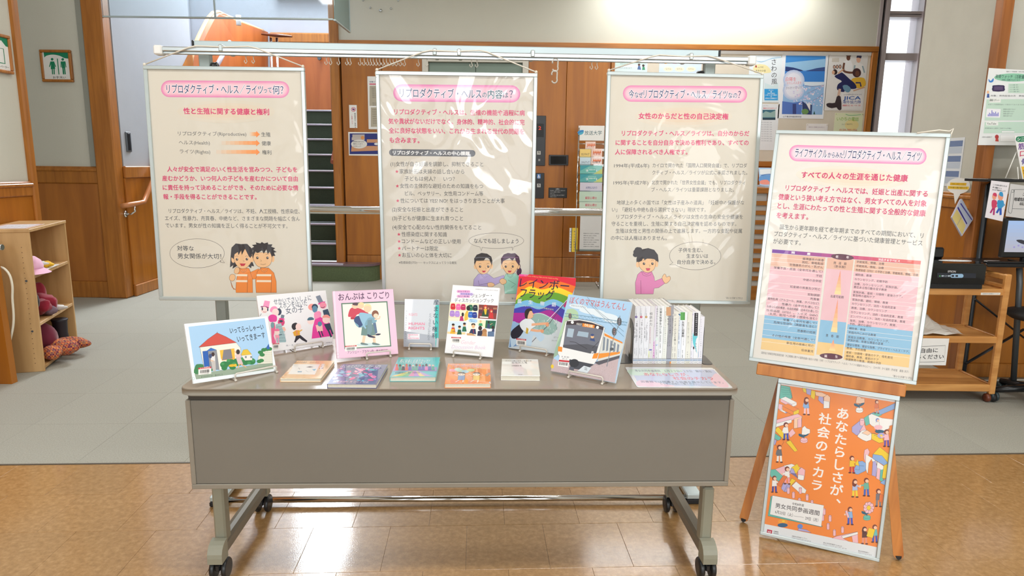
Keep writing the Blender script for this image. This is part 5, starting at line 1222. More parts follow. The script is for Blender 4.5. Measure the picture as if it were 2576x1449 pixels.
cv.poly([(1785,1040),(1822,1040),(1795,1110),(1758,1108)],(244,240,230));cv.vtext('ことば',1802,1052,1780,1095,16,(90,60,60),.01);cv.poly([(1400,1085),(1432,1085),(1395,1140),(1362,1140)],(246,226,200))
cv.line([(1490,1100),(1535,1095)],4,(90,60,60));cv.line([(1505,1085),(1515,1108)],4,(90,60,60));cv.poly([(1590,1080),(1640,1070),(1685,1078),(1640,1085)],(70,50,50));cv.poly([(1665,1108),(1718,1100),(1695,1125)],(90,176,214));cv.poly([(1492,1130),(1545,1130),(1540,1142),(1490,1142)],(90,150,180));cv.line([(1590,1120),(1620,1140),(1660,1132)],3,(90,70,70));cv.build(t,'cover_picture',GI())
t,cv=flat_book((-.608,2.281),(-.449,2.283),(-.43,2.067),(-.586,2.065),.014,'flat dark blue book patterned with pink and turquoise clouds',(88,92,150))
cv.at(820,700,4.83);rg=random.Random(3)
for i in range(70):
 v=rg.uniform(.18,.84);u=rg.uniform(.06,.94);x0=140-110*v;x1=690-75*v;y=1050+235*v
 cv.ell(x0+(x1-x0)*u,y,rg.uniform(16,42),rg.uniform(7,15),rg.choice(((232,70,160),(240,120,190),(120,200,226),(150,120,200),(60,70,150),(244,170,210),(90,180,220))),rot=rg.uniform(-20,20),n=12)
cv.text('はじめてのジェンダー入門',180,1070,660,1074,34,(226,226,240),.015);cv.text('編集委員会 著 ひとと社会',90,1255,520,1262,20,(236,200,226),.01);cv.build(t,'cover_picture',GI())
t,cv=flat_book((-.416,2.368),(-.264,2.375),(-.249,2.144),(-.399,2.138),.016,'flat turquoise book with a crowd over fanned rainbow rays',(104,206,210))
cv.at(820,700,4.83)
fan=[(800,(250,220,130)),(860,(190,220,130)),(930,(140,200,150)),(1010,(230,150,190)),(1080,(200,150,220)),(1150,(244,220,150)),(1220,(200,170,220)),(1290,(150,190,220)),(1332,(150,190,220))]
for i in range(8):cv.poly([(1080,1110),(fan[i][0]-12,1192),(fan[i+1][0]-12,1192)],fan[i][1])
cv.poly([(830,1075),(1350,1080),(1345,1130),(815,1130)],(180,160,210));
for i,x in enumerate(range(860,1340,40)):
 c=rg.choice(((226,100,80),(90,90,180),(230,120,190),(50,60,80),(240,190,90),(80,170,150)));cv.ell(x,1056+(i%3)*6,15,16,rg.choice(((60,40,40),(220,90,60),(240,210,200))));cv.poly([(x-22,1120),(x-14,1072),(x+14,1072),(x+22,1120)],c)
cv.text('気になるＬＧＢＴＱって？',900,1004,1260,1008,42,(236,244,246),.02);cv.text('じぶんらしく生きるために',910,1034,1180,1036,18,(236,240,240),.01);cv.text('性の多様性が知りたい',840,1150,980,1150,20,(70,60,100),.01);cv.text('監修　学習研究会',995,1148,1140,1148,20,(80,90,140),.01);cv.build(t,'cover_picture',GI())
t,cv=flat_book((-.223,2.300),(-.075,2.308),(-.064,2.085),(-.213,2.079),.015,'flat orange book with two drawn children holding placards',(244,146,62))
cv.at(1100,680,4.675)
for x,y,c in((185,1175,(246,160,190)),(270,1180,(180,210,180)),(330,1190,(170,210,230)),(395,1175,(200,214,150)),(245,1165,(200,230,220))):cv.ell(x,y,45,18,c)
cv.text('こどもジェンダーってなんだろう',150,1125,520,1130,44,(206,50,60),.02,((244,236,236),.07));cv.text('はなそう・かんがえよう',430,1155,595,1158,22,(246,226,130),.02)
for x,c1 in((285,(120,160,206)),(460,(240,196,70))):
 cv.poly([(x-40,1250),(x-30,1225),(x+30,1225),(x+42,1250),(x+36,1290),(x-44,1290)],c1,0,(90,60,50),2.5);cv.ell(x,1222,46,18,(246,226,206),out=(90,60,50),ow=2);cv.poly([(x-48,1215),(x-20,1200),(x+30,1200),(x+50,1218),(x,1212)],(50,36,34));cv.ell(x-14,1224,4,3,(50,40,40));cv.ell(x+14,1224,4,3,(50,40,40))
 cv.line([(x-30,1290),(x-70,1315)],14,(246,226,206));cv.line([(x+20,1290),(x+14,1318)],14,(246,226,206));cv.line([(x-40,1245),(x-90,1225)],10,(246,226,206));cv.line([(x+40,1245),(x+82,1235)],10,(246,226,206))
cv.poly([(560,1230),(610,1200),(628,1215),(585,1250)],(180,150,120),0,(90,60,50),2);cv.ell(618,1318,8,10,(200,220,236));cv.build(t,'cover_picture',GI())
t,cv=flat_book((-.04,2.362),(.091,2.361),(.097,2.165),(-.033,2.164),.017,'thick plain white book lying flat near the train book',(242,240,234))
cv.at(1100,680,4.675)
cv.text('すべての働く女性と家族の本',800,1064,1110,1066,12,(110,106,100),.005)
for i,ch in enumerate('女性の人権'):
 x=890+i*38;cv.line([(x-19,1070),(x-19,1100)],1.5,(150,146,140));cv.text(ch,x-12,1086,x+12,1086,26,(120,116,112),.005)
cv.text('法律編集会 著',872,1122,990,1122,15,(120,116,112),.01);cv.text('岩本出版',955,1226,1000,1226,10,(130,126,122),.01);cv.build(t,'cover_picture')
# laminated sheet
pc=[(.417,2.332),(.732,2.337),(.726,2.114),(.412,2.109)]
u=(np.array(pc[1])-pc[0]+np.array(pc[2])-pc[3])/2;c=np.mean(pc,0);v=(np.array(pc[0])-pc[3]+np.array(pc[1])-pc[2])/2
w,h=np.linalg.norm(u),np.linalg.norm(v);yaw=math.degrees(math.atan2(u[1],u[0]));B=pose4(*(c-v/2),TZ,yaw)
t=thing('laminated_sheet','laminated pastel sheet of red and grey writing at the table corner','sheet',(c[0],c[1],TZ),Matrix.Rotation(math.radians(yaw),3,'Z'))
b=MB(B);b.prism(rr(-w/2,0,w/2,h,.008,4),2,0,.0006);b.build('clear_pouch',mat('laminate_clear',(232,236,240),.08,coat=1),t)
M=np.array(Matrix.Translation((*(c-v/2),TZ+.0006))@Matrix.Rotation(math.radians(yaw),4,'Z')@Matrix.Rotation(math.radians(-90),4,'X'));cv=Canvas(M,-.0001);cv.at(1360,700,4.77)
cv.poly([(1060,1082),(2085,1088),(2280,1308),(1180,1302)],(240,240,240));cv.poly([(1075,1090),(2075,1095),(2262,1300),(1190,1296)],(196,206,236))
cv.poly([(1075,1090),(1600,1092),(1700,1120),(1400,1150),(1110,1165)],(206,232,214),3);cv.poly([(1160,1235),(1260,1225),(1500,1270),(1600,1298),(1190,1296)],(240,206,226),3);cv.poly([(2130,1150),(2075,1160),(2040,1230),(2120,1298),(2262,1300)],(246,206,220),3)
cv.text('男女共同参画週間　６月２３日〜２９日　展示・貸出',1132,1110,2045,1118,26,(90,100,120),.01);cv.text('あなたらしさが、',1238,1152,1770,1156,38,(226,90,110),.02);cv.text('社会のチカラ',1590,1200,2070,1204,38,(226,90,110),.02)
cv.text('図書館では関連する図書を展示しています。',1205,1240,2190,1252,24,(90,100,130),.01);cv.text('どうぞご自由にご覧ください。',1435,1264,1900,1272,22,(90,100,130),.01);cv.build(t,'printed_picture',GI())
# == row of upright books between bookends
BY=2.378
bnd=[232,325,415,508,588,630,692,760,838,925,1030,1095,1178,1270,1325,1412,1490]
bx=[onz(1560+x/7.246,915.6,TH)[0]for x in bnd]
tops=[290]*9+[400]*6+[492]
bh=[ony(1560+(bnd[i]+bnd[i+1])/2/7.246,730+tops[i]/7.246,BY)[2]-TZ for i in range(16)]
SPL=['white upright book with a violet roundel, leftmost in the row','white upright book with a red roundel, second in the row','white upright book with a gold roundel, third in the row','pale grey upright book with large grey title and a blue publisher mark',
 'thin upright book with a magenta top patch and lilac foot','white upright book with thin brush title left of the heavy black title','white upright book with a heavy black vertical title in the middle of the row','narrow white upright book with spaced black dots of title beside the tan spine',
 'tan and grey upright book, the only dark coloured tall spine','cream upright book of two black title lines beside the tan spine','pale blue white upright book with a small blue emblem at its head','white upright book with a green head panel and bold black title',
 'cream upright book with a faint grey title right of the green headed one','white upright book with a small violet square emblem at its head','upright book with a black head band and turquoise swirl','shortest white upright book at the right end of the row']
SPC=[(236,236,240)]*3+[(226,224,224),(226,220,230),(230,232,232),(238,240,240),(232,234,226),(160,160,166),(232,230,218),(226,232,240),(238,240,242),(230,230,218),(232,232,240),(236,238,240),(232,232,240)]
RB=math.radians(2.2)
for i in range(16):
 w=bx[i+1]-bx[i]-.0006;h=bh[i];x0=bx[i]+.0003;dep=(.142,.142,.142,.142,.138,.142,.142,.14,.15,.125,.125,.125,.125,.125,.125,.105)[i]
 y0=BY+(x0-bx[0])*math.tan(RB)
 M=pose4(x0+w/2,y0,TZ,2.2);t=thing('upright_book',SPL[i],'book',(x0+w/2,y0,TZ),Matrix.Rotation(RB,3,'Z'),group='upright books between the bookends')
 cm_=mat('spine_%02x%02x%02x'%SPC[i],SPC[i],.4,coat=.3);e_=.0012
 b=MB(M);b.box((-w/2,0,0),(-w/2+e_,dep,h));b.box((w/2-e_,0,0),(w/2,dep,h));b.prism([(-w/2+e_,.0),(w/2-e_,0),(w/2-e_,.0016),(-w/2+e_,.0016)],2,0,h);b.build('cover',cm_,t)
 b=MB(M);b.box((-w/2+e_+.0001,.0018,.002),(w/2-e_-.0001,dep-.003,h-.0025));b.build('pages',PAGEW,t)
 cv=Canvas(M,-.0001);cv.at(1560,730,7.246)
 xa,xb=bnd[i]+3,bnd[i+1]-3;xc=(xa+xb)/2;hw=(xb-xa)
 def X(y):return xc+(1345-y)*.0165 # spines lean with the view
 L=(150,176,206)if i!=8 else(130,150,176)
 cv.poly([(xa+1,1262),(xb,1262),(xb,1290),(xa+1,1290)],(176,196,220));cv.poly([(xa+1,1245),(xb,1245),(xb,1252),(xa+1,1252)],(70,80,100));cv.text('367.2',xa+8,1276,xb-8,1276,14,(60,70,90),.01);cv.text('市図書',xa+12,1312,xb-10,1312,12,(120,120,126),.01)
 K=(50,50,54);G_=(120,122,128)
 if i<3:
  cv.vtext('ジェンダー史論集',X(330)-10+8,335,X(450)+2,455,15,G_,.01);cv.vtext('シリーズ女性史',X(330)-22,335,X(450)-22,450,12,G_);cv.ell(X(488),488,22,22,((96,70,150),(206,60,96),(190,150,60))[i]);cv.text('巻',X(488)-10,488,X(488)+10,488,16,(240,240,240),.01)
  cv.vtext(('「世界」をどう問うか？','「社会」はどう作られるか？','「ひと」とはだれか？')[i],X(600)+12,(580,560,610)[i],X(940)+12,(950,980,930)[i],(34,32,36)[i],(80,80,86),.006);cv.vtext('地域・権力・運動',X(720)-22,690,X(860)-22,860,18,K,.01);cv.vtext('国立歴史博物館',X(1100)+18,1060,X(1200)+14,1180,13,G_);cv.vtext('大江洋代・横山百合子',X(1100)-16,1060,X(1200)-16,1160,13,G_)
 elif i==3:cv.vtext('相談の力',X(430),430,X(640),625,52,(96,96,100),.004);cv.vtext('男女共同参画社会と相談員の仕事',X(700)-10,680,X(960)-10,960,15,(176,60,110),.01);cv.rect(X(1085)-22,1076,X(1085)+26,1098,(110,110,180));cv.rect(xa+4,1110,xa+24,1225,(226,230,180));cv.vtext('須藤八千代',X(1150)+18,1120,X(1220)+14,1215,14,G_)
 elif i==4:cv.poly([(xa,306),(xb+6,306),(xb+4,332),(xa,332)],(190,40,130));cv.vtext('フェミニズムとわたしの物語',X(360),370,X(700),660,20,G_);cv.poly([(xa,930),(xb+3,930),(xb,1235),(xa,1235)],(220,176,214));cv.vtext('山田ことば著',X(960),960,X(1200),1190,18,(110,40,100),.01)
 elif i==5:cv.vtext('未来をひらく男女共同参画',X(340),345,X(830),825,38,(130,130,136),.002);cv.ell(X(890),890,22,30,(220,236,226));cv.ell(X(995)+6,998,16,16,(200,214,236));cv.poly([(X(995)-14,985),(X(995),1012),(X(995)-14,1012)],(60,70,150));cv.vtext('西山恵美子 著',X(1100),1095,X(1230),1225,20,G_)
 elif i==6:cv.vtext('災害女性学をつくる',X(350),350,X(770),770,46,(50,50,54),.012);cv.vtext('浅野富美枝・天童睦子 編著',X(830),830,X(1140),1135,20,(70,70,76),.008)
 elif i==7:cv.vtext('子どもの本がいうジェンダーレッスン',X(400)+14,400,X(970)+14,970,24,(60,60,64),.01);cv.vtext('絵本からまなぶ多様性',X(680)-14,680,X(930)-14,960,14,(100,150,170));cv.vtext('藤田由美子',X(1100),1080,X(1220),1220,14,(150,160,130))
 elif i==8:cv.poly([(xa,308),(xb+3,308),(xb+3,465),(xa,465)],(206,160,120));cv.vtext('フェミニスト男子',X(500)+18,480,X(770)+18,780,38,(70,66,76),.006);cv.vtext('の育て方',X(500)-20,480,X(620)-20,620,36,(70,66,76),.006);cv.vtext('ボビー・ウェグナー著',X(850)+14,835,X(980)+14,1010,16,(60,60,70));cv.vtext('ジェンダー、同意、共感',X(850)-20,835,X(1000)-20,1020,15,(60,60,70));cv.rect(xb-18,1302,xb+4,1338,(240,150,60))
 elif i==9:cv.ell(X(440),450,34,26,(206,204,196));cv.vtext('ジェンダーのとびらを開こう',X(520)+14,525,X(990)+14,985,36,(60,60,56),.01);cv.vtext('自分らしく生きるために',X(520)-28,525,X(820)-28,830,20,(70,70,66),.012);cv.vtext('村田晶子 森脇健介',X(1050)+16,1040,X(1225)+16,1225,17,K,.005);cv.vtext('矢内琴江 弓削尚子',X(1050)-24,1040,X(1225)-24,1225,17,K,.005)
 elif i==10:cv.ell(X(440),450,24,20,(90,160,180));cv.ell(X(440),440,16,10,(50,90,140));cv.vtext('ジェンダーで',X(510),510,X(740),735,38,(90,110,150),.004);cv.vtext('見る映画評 書評',X(780),790,X(980),970,24,(110,130,160),.002);cv.vtext('杉本貴代栄',X(1080),1085,X(1210),1205,20,G_)
 elif i==11:cv.poly([(xa+2,402),(xb+8,402),(xb+5,545),(xa+2,545)],(96,168,90));cv.vtext('図書館学叢書',X(440)+14,425,X(530)+14,530,13,(30,60,30),.01);cv.vtext('女性と図書館',X(590),590,X(830),835,46,(44,44,48),.015);cv.vtext('ジェンダー視点から見る過去',X(880)+10,880,X(1000)+10,1000,10,K);cv.vtext('青木玲子 赤瀬美穂',X(1110)-4,1100,X(1225)-4,1225,16,K,.005)
 elif i==12:cv.vtext('この国の',X(440)-6,440,X(560)-6,540,20,(170,170,160));cv.vtext('男性の働き方・暮らし方',X(600)+8,600,X(950)+8,955,32,(160,160,152));cv.vtext('多賀太',X(1130),1130,X(1220),1215,22,G_)
 elif i==13:cv.rect(X(440)-18,424,X(440)+18,458,(130,100,180));cv.vtext('よくわかる',X(500)+12,480,X(640)+12,560,14,G_);cv.vtext('ジェンダー・スタディーズ',X(640),640,X(1030),1030,30,(90,90,140),.004);cv.vtext('木村涼子 編',X(1120)-4,1120,X(1230)-4,1225,15,K)
 elif i==14:cv.poly([(xa+28,414),(xb+14,414),(xb+2,832),(xa+16,832)],(24,24,30));cv.vtext('日本の科学とジェンダー',X(430)+10,440,X(800)+4,810,30,(226,226,230),.01);cv.poly([(xa-2,770),(xa+20,830),(xb+2,840),(xb-24,900),(xb-34,1000),(xb-6,1150),(xa+40,1060),(xa,960)],(110,206,216),4);cv.rect(xa+2,1030,xa+24,1075,(30,30,36));cv.vtext('理系女子',X(980)+6,980,X(1110)+4,1110,26,G_)
 else:cv.vtext('ジェンダー・ウェルネス研究',X(540)+14,540,X(1010)+14,1010,20,(110,112,120),.006);cv.vtext('健康とからだ',X(700)-16,720,X(920)-16,900,18,(176,190,214));cv.rect(xa+8,1120,xa+18,1220,(176,196,220));cv.vtext('金井淑子編',X(1120)+14,1120,X(1210)+14,1210,16,G_)
 cv.build(t,'spine_print')
# bookends
def bookend(x,sgn,label,hole):
 t=thing('bookend',label,'bookend',(x,BY+.05,TZ));m_=mat('bookend_black',(52,54,60),.3,metal=.3,coat=.4)
 P=lambda y0,y1:(y0,y1)
 b=MB();ya,yb_=BY+.012,BY+.122;zt3=.155
 out=[(ya,0),(yb_,0),(yb_,zt3-.03)]+[((ya+yb_)/2+(yb_-ya)/2*math.cos(k),zt3-.03+.03*math.sin(k))for k in np.linspace(.2,math.pi-.2,8)]+[(ya,zt3-.03)]
 if hole:
  ym=(ya+yb_)/2;n=20
  inn=[(ym+.022*math.cos(k),.07+.05*math.sin(k))for k in np.linspace(-math.pi/2,3*math.pi/2,n,endpoint=False)]
  tri=tessellate_polygon([[Vector((*p,0))for p in out],[Vector((*p,0))for p in inn]]);al=out+inn;n0=len(al)
  V=[(x,TZ*0+p[0],TZ+p[1])for p in al]+[(x+.0012*sgn,p[0],TZ+p[1])for p in al]
  Fs=[tuple(q)for q in tri]+[tuple(i+n0 for i in reversed(q))for q in tri]
  k0=len(out)
  Fs+=[(i,(i+1)%k0,n0+(i+1)%k0,n0+i)for i in range(k0)]+[(k0+i,k0+(i+1)%n,n0+k0+(i+1)%n,n0+k0+i)for i in range(n)]
  b.add(V,Fs)
 else:b.add([(x,p[0],TZ+p[1])for p in out]+[(x+.0012*sgn,p[0],TZ+p[1])for p in out],[tuple(range(len(out))),tuple(range(len(out),2*len(out)))[::-1]]+[(i,(i+1)%len(out),len(out)+(i+1)%len(out),len(out)+i)for i in range(len(out))])
 b.build('upright_plate',m_,t)
 b=MB();L2=.055 if hole else .038;r=.014;xa,xb=sorted((x,x+sgn*L2));q=rr(xa,BY-.0,xb,yb_,r,5)if 1 else 0
 b.prism(q,2,TZ,TZ+.0016);b.build('base_plate',m_,t)
bookend(bx[0]-.0016,-1,'black metal bookend with an oval hole left of the upright books',True)
bookend(bx[-1]+.0014,1,'black metal bookend at the right end of the upright books',False)
# == easel with the fourth panel, poster board at its foot
P4=(1.187,2.430,.661,-23.288,-7.25,1.774)
t,cv=panel(P4,.5704,.8887,'tilted white panel with a pink and blue life stage table on the easel',[],.25,(230,227,219),name='framed_poster')
IV4=(230,227,219)
b=MB();a=corner(P4,.5704,.8887,1);b.tube([a+np.array([-.1,.02,-.002]),a+np.array([-.03,.01,.008]),a+np.array([0,0,.004]),a+np.array([.012,0,.014]),a+np.array([.006,0,-.01]),a+np.array([.004,0,-.03])],.0026,6);b.build('cord',mat('cord_cream',(226,220,206),.8),t)
cv.at(1880,300,4.026)
for i,c in enumerate(((231,224,210),(233,220,201),(234,216,195))):cv.ell(1050,590,560-i*110,110-i*26,c,rot=3.5,n=32)
cv.pill((505,343),(1733,376),82,[(232,140,190),(236,154,196),(240,172,204),(242,188,212),(244,202,218),(245,214,224)])
cv.text('ライフサイクル',484,340,808,352,96,(34,36,100),.014,((248,246,250),.06));cv.text('からみた',815,362,968,366,62,(34,36,100),.016,((248,246,250),.06));cv.text('リプロダクティブ・ヘルス／ライツ',974,356,1762,380,98,(34,36,100),.014,((248,246,250),.06))
cv.text('すべての人々の生涯を通じた健康',548,562,1626,600,68,PINKT,.03)
for s_,x0,y0,xe,ye in(('リプロダクティブ・ヘルスでは、妊娠と出産に関する',388,695,1828,757),('健康という狭い考え方ではなく、男女すべての人を対象',316,786,1816,856),('とし、生涯にわたっての性と生殖に関する全般的な健康',306,876,1806,955),('を考えます。',296,972,618,990)):cv.text(s_,x0,y0,xe,ye,62,PINKT,.02)
for s_,x0,y0,xe,ye in(('誕生から更年期を経て老年期までのすべての期間において、リ',328,1090,1784,1180),('プロダクティブ・ヘルス／ライツに基づいた健康管理とサービス',272,1160,1774,1256),('が必要です。',262,1234,542,1252)):cv.text(s_,x0,y0,xe,ye,54,GREYT,.004)
cv.at(1880,600,3.622)
def TL(u,v): # unit square of the table -> crop pixels
 a=np.array([228,98.])*(1-u)+np.array([1582,204.])*u;b_=np.array([122,1008.])*(1-u)+np.array([1470,1176.])*u
 return tuple(a*(1-v)+b_*v)
def cell(u0,v0,u1,v1,c):cv.poly([TL(u0,v0),TL(u1,v0),TL(u1,v1),TL(u0,v1)],c)
SAL,ROS,BLU,YEL=(226,182,160),(232,190,198),(140,190,222),(238,204,140)
for a,c,col in((.04,.172,SAL),(.172,.66,ROS),(.66,.885,BLU),(.885,1,YEL)):cell(0,a,.36,c,col)
for a,c,col in((.04,.145,SAL),(.145,.645,ROS),(.645,.86,BLU),(.86,.985,YEL)):cell(.375,a,.55,c,col)
for a,c,col in((.04,.15,SAL),(.15,.66,ROS),(.66,.88,BLU),(.88,1,YEL)):cell(.56,a,1,c,col)
n=12
for i in range(n):
 f=i/n;a_,b_=(120,60,160),(232,110,90);m_=(200,80,130);q=f*2
 col=tuple(int(a_[k]*(1-q)+m_[k]*q)if q<1 else int(m_[k]*(2-q)+b_[k]*(q-1))for k in range(3));cell(i/n,0,(i+1)/n,.035,col)
left=[('循環器系の疾患',.065),('脱肛、骨粗鬆症',.105),('生殖器系のがん・乳がん',.145),('栄養不良・貧血（全年代を通して）',.188),('不妊',.23),('中絶の合併症',.29),('妊産婦の疾患及び死亡',.375),('受胎調節',.44),('売買春',.48),('薬物乱用（アルコール、麻薬、タバコなど）',.52),('性暴力（全年代を通して）',.56),('有害な伝統的慣習、社会的規範（全年代を通して）',.6),('性感染症（STD）、エイズ（HIV）',.635),('（乳児、胎児への母子感染も含む）',.672),('栄養（全年代を通して）',.715),('危険な性体験（高齢者も含む）',.757),('思春期の妊娠',.81),('その他の疾患（全年代通して）',.89),('新生児の疾病と死亡',.945),('低体重児',.985)]
left=[(s_,y)for s_,y in left]
ys=dict(zip([l[0]for l in left],[.072,.108,.144,.187,.233,.285,.368,.43,.471,.512,.554,.594,.634,.668,.713,.75,.808,.885,.945,1.0]))
for v in(.08,.12,.165,.2,.25,.33,.39,.43,.475,.52,.56,.6,.695,.74,.80,.855,.92):
 cv.line([TL(0,v),TL(.36,v)],2.5,(246,240,238))
for s_,_ in left:
 v=ys[s_]*.96;wd=len(s_)*.0205;w_=min(wd,.345);cv.text(s_,*TL(.352-w_,v),*TL(.352,v),23,(66,50,60),.012)
right=[('早期発見、情報、治療',.045),('早期発見、情報、治療',.085),('性感染症（STD）の予防と治療、早期発見、情報、治療',.125),('補助食、教育',.17),('カウンセリング、初期予防',.215),('治療、カウンセリング、家族計画、',.26),('責任ある性行動を促す教育',.292),('家族計画、産前・分娩時・産後のケア、',.34),('緊急時の産科ケア',.372),('家族計画、避妊、情報、教育',.415),('カウンセリング、法的・社会的変革',.455),('教育、治療、カウンセリング',.495),('カウンセリング、法的・社会的変革、教育',.538),('エンパワーメント、法的・社会的変革、教育',.578),('発見、治療、カウンセリング、教育、',.62),('予防、適切な避妊',.652),('補助食、教育',.695),('家庭内外における教育',.735),('家庭生活教育、カウンセリング、',.78),('家族計画、有害な慣習の変革',.81),('健全な環境、健全な指導、プライマリ・ヘルス・ケア、',.855),('教育、予防接種',.888),('産前・分娩時・産後のケア、母乳育児',.93),('補助食、教育、産前のケア',.965),('保健教育の推進、疾病の予防',.997)]
for v in(.08,.115,.152,.2,.24,.32,.4,.435,.478,.52,.56,.6,.71,.75,.83,.91):cv.line([TL(.56,v),TL(1,v)],2.5,(246,240,238))
for s_,v in right:cv.text(s_,*TL(.572,v*.985+.012),*TL(.572+min(len(s_)*.0185,.42),v*.985+.012),23,(66,50,60),.01)
cv.text('問',*TL(.13,.018),*TL(.152,.018),22,(250,244,246),.03);cv.text('題',*TL(.235,.018),*TL(.257,.018),22,(250,244,246),.03);cv.text('対応するサービス',*TL(.715,.018),*TL(.86,.018),24,(250,244,246),.02)
for(u,v,w1,w2)in((.473,.022,'老','年'),(.475,.985,'誕','生')):
 c=TL(u,v);cv.ell(c[0],c[1],105,27,(96,50,70),rot=5);cv.text(w1,c[0]-62,c[1]-3,c[0]-36,c[1]-2,26,(240,226,230),.02);cv.text(w2,c[0]+36,c[1]+3,c[0]+60,c[1]+4,26,(240,226,230),.02)
for v0,v1,u in((.15,.385,.47),(.43,.75,.475),(.82,.93,.477)):
 k=7
 for i in range(k):
  f,g=i/k,(i+1)/k;col=tuple(int((238,150,120)[j]*(1-f)+(250,232,170)[j]*f)for j in range(3))
  cv.poly([TL(u-.022*f,v0+(v1-v0)*f),TL(u+.022*f+.0005,v0+(v1-v0)*f),TL(u+.022*g,v0+(v1-v0)*g),TL(u-.022*g,v0+(v1-v0)*g)],col)
cv.text('閉　経　期',*TL(.42,.085),*TL(.505,.085),26,(66,50,60),.01);cv.text('（更年期）',*TL(.425,.118),*TL(.503,.118),24,(66,50,60),.01);cv.text('出産可能期',*TL(.425,.408),*TL(.512,.408),26,(66,50,60),.01);cv.text('思　春　期',*TL(.423,.79),*TL(.51,.79),26,(66,50,60),.01)
cv.text('国際協力事業団準客員報告書「人口問題に関する国際会議の論点の評価・分析─リプロダクティブ・ヘルス／ライツの議論を中心に〜」（2001年）から抜粋（作成者　藤掛 洋子）',128,1040,1470,1216,22,(120,120,120),.002);cv.text('"あいとぴあ"リプロ４',1326,1252,1515,1276,22,(80,80,84),.006)
cv.build(t,'printed_picture',print_mat('filmed_ink'))
# easel : ledge, two front legs, rear leg, head
M4=pose4(*P4);E4=lambda x,y,z:M4[:3,:3]@np.array([x,y,z])+M4[:3,3]
ez=thing('easel','honey brown wooden easel with a deep ledge and splayed round ended legs','easel',(1.19,2.45,0))
lw_=.250
for nm,y0,y1,z0,z1 in(('ledge_lip',-.046,-.032,-.042,-.001),('ledge_board',-.032,.012,-.042,-.025),('ledge_board',-.032,.012,-.021,-.003)):
 b=MB(M4);b.box((-lw_,y0,z0),(lw_,y1,z1),bev=.0025);b.build(nm,EASEL,ez)
b=MB(M4);b.box((-lw_,.046,-.05),(lw_,.06,-.004),bev=.002);b.build('cross_bar',EASEL,ez)
fl_,fr_=onz(1869,1314,.0),onz(2260,1409,.0)
def leg_slat(p,q,w,d,name='leg',low=0):
 p,q=np.array(p,float),np.array(q,float);ax=q-p;Lg=np.linalg.norm(ax);ax/=Lg
 side=E4(1,0,0)-E4(0,0,0);side=side-ax*(side@ax);side/=np.linalg.norm(side);nn=np.cross(side,ax)
 Mx=np.eye(4);Mx[:3,0]=side;Mx[:3,1]=nn;Mx[:3,2]=ax;Mx[:3,3]=p
 prof=[(w/2*math.cos(k),w/2+w/2*math.sin(k))for k in np.linspace(math.pi,2*math.pi,9)]+[(w/2,Lg),(-w/2,Lg)]
 b=MB(Mx);b.prism(prof,1,-d/2,d/2);o=b.build(name,EASEL,ez)
 b=MB(Mx);b.prism([(w*.3*math.cos(k),w*.35+w*.4*math.sin(k))for k in np.linspace(math.pi,2*math.pi,7)],1,-d*.6,d*.6);b.build('rubber_tip',BLACKM,o)
up4=E4(0,0,1)-E4(0,0,0)
for f_,s_ in((fl_,-1),(fr_,1)):
 top=E4(s_*.03,.10,.84)
 leg_slat(f_+np.array([0,0,.006]),top,.034,.014)
bk=E4(0,.62,0);bk[2]=.006
leg_slat(bk,E4(0,.14,.80),.03,.014)
b=MB(M4);b.box((-.06,.108,.76),(.06,.13,.86),bev=.003);b.build('head_block',EASEL,ez)
# ---- orange poster board
PP=(1.165,2.335,.003,-22.637,-9.059,1.619);PW,PH=.413,.616
M=pose4(*PP);t=thing('poster_board','orange illustrated poster in an aluminium frame at the foot of the easel','poster',PP[:3],euler3(*PP[3:]))
fw=.013
for nm,x0,x1,z0,z1 in(('frame_rail',-PW/2,PW/2,PH-.02,PH),('frame_rail',-PW/2,PW/2,0,fw),('frame_stile',-PW/2,-PW/2+fw,fw,PH-.02),('frame_stile',PW/2-fw,PW/2,fw,PH-.02)):
 b=MB(M);b.box((x0,-.008,z0),(x1,.008,z1),bev=.002);b.build(nm,ALUF,t)
b=MB(M);b.box((-PW/2+.008,-.002,.006),(PW/2-.008,.006,PH-.008));b.build('sheet',filmed_paper((232,234,236),.25),t)
cv=Canvas(M,-.0022);cv.at(1840,900,2.64)
OR=(240,138,56);TEAL=(104,190,174);PKc=(240,190,200);LV=(176,170,220);YE_=(240,206,50);WH=(240,240,238);BL=(140,176,226);OL=(60,50,70);PE=(246,206,176)
cv.poly([(322,178),(1090,296),(968,1258),(205,1100)],OR)
def P(pts,c,w=1.6):cv.poly(pts,c,0,OL,w)
def iso(x,y,a,b_,h,ct,cl,cr):
 """isometric toy block, (x,y) its front bottom corner"""
 ax,ay=a*.82,a*.42;bx_,by_=b_*.82,b_*.36
 P([(x,y),(x-ax,y-ay),(x-ax,y-ay-h),(x,y-h)],cl);P([(x,y),(x+bx_,y-by_),(x+bx_,y-by_-h),(x,y-h)],cr)
 P([(x,y-h),(x-ax,y-ay-h),(x-ax+bx_,y-ay-by_-h),(x+bx_,y-by_-h)],ct)
def cyl(x,y,r,h,c):
 P([(x-r,y),(x-r,y-h),(x+r,y-h),(x+r,y)],c);cv.ell(x,y,r,r*.45,OL);cv.ell(x,y,r-1.5,r*.45-1,c);cv.rect(x-r+1.5,y-h*.5,x+r-1.5,y,c);cv.ell(x,y-h,r,r*.5,OL);cv.ell(x,y-h,r-1.5,r*.5-1.3,c)
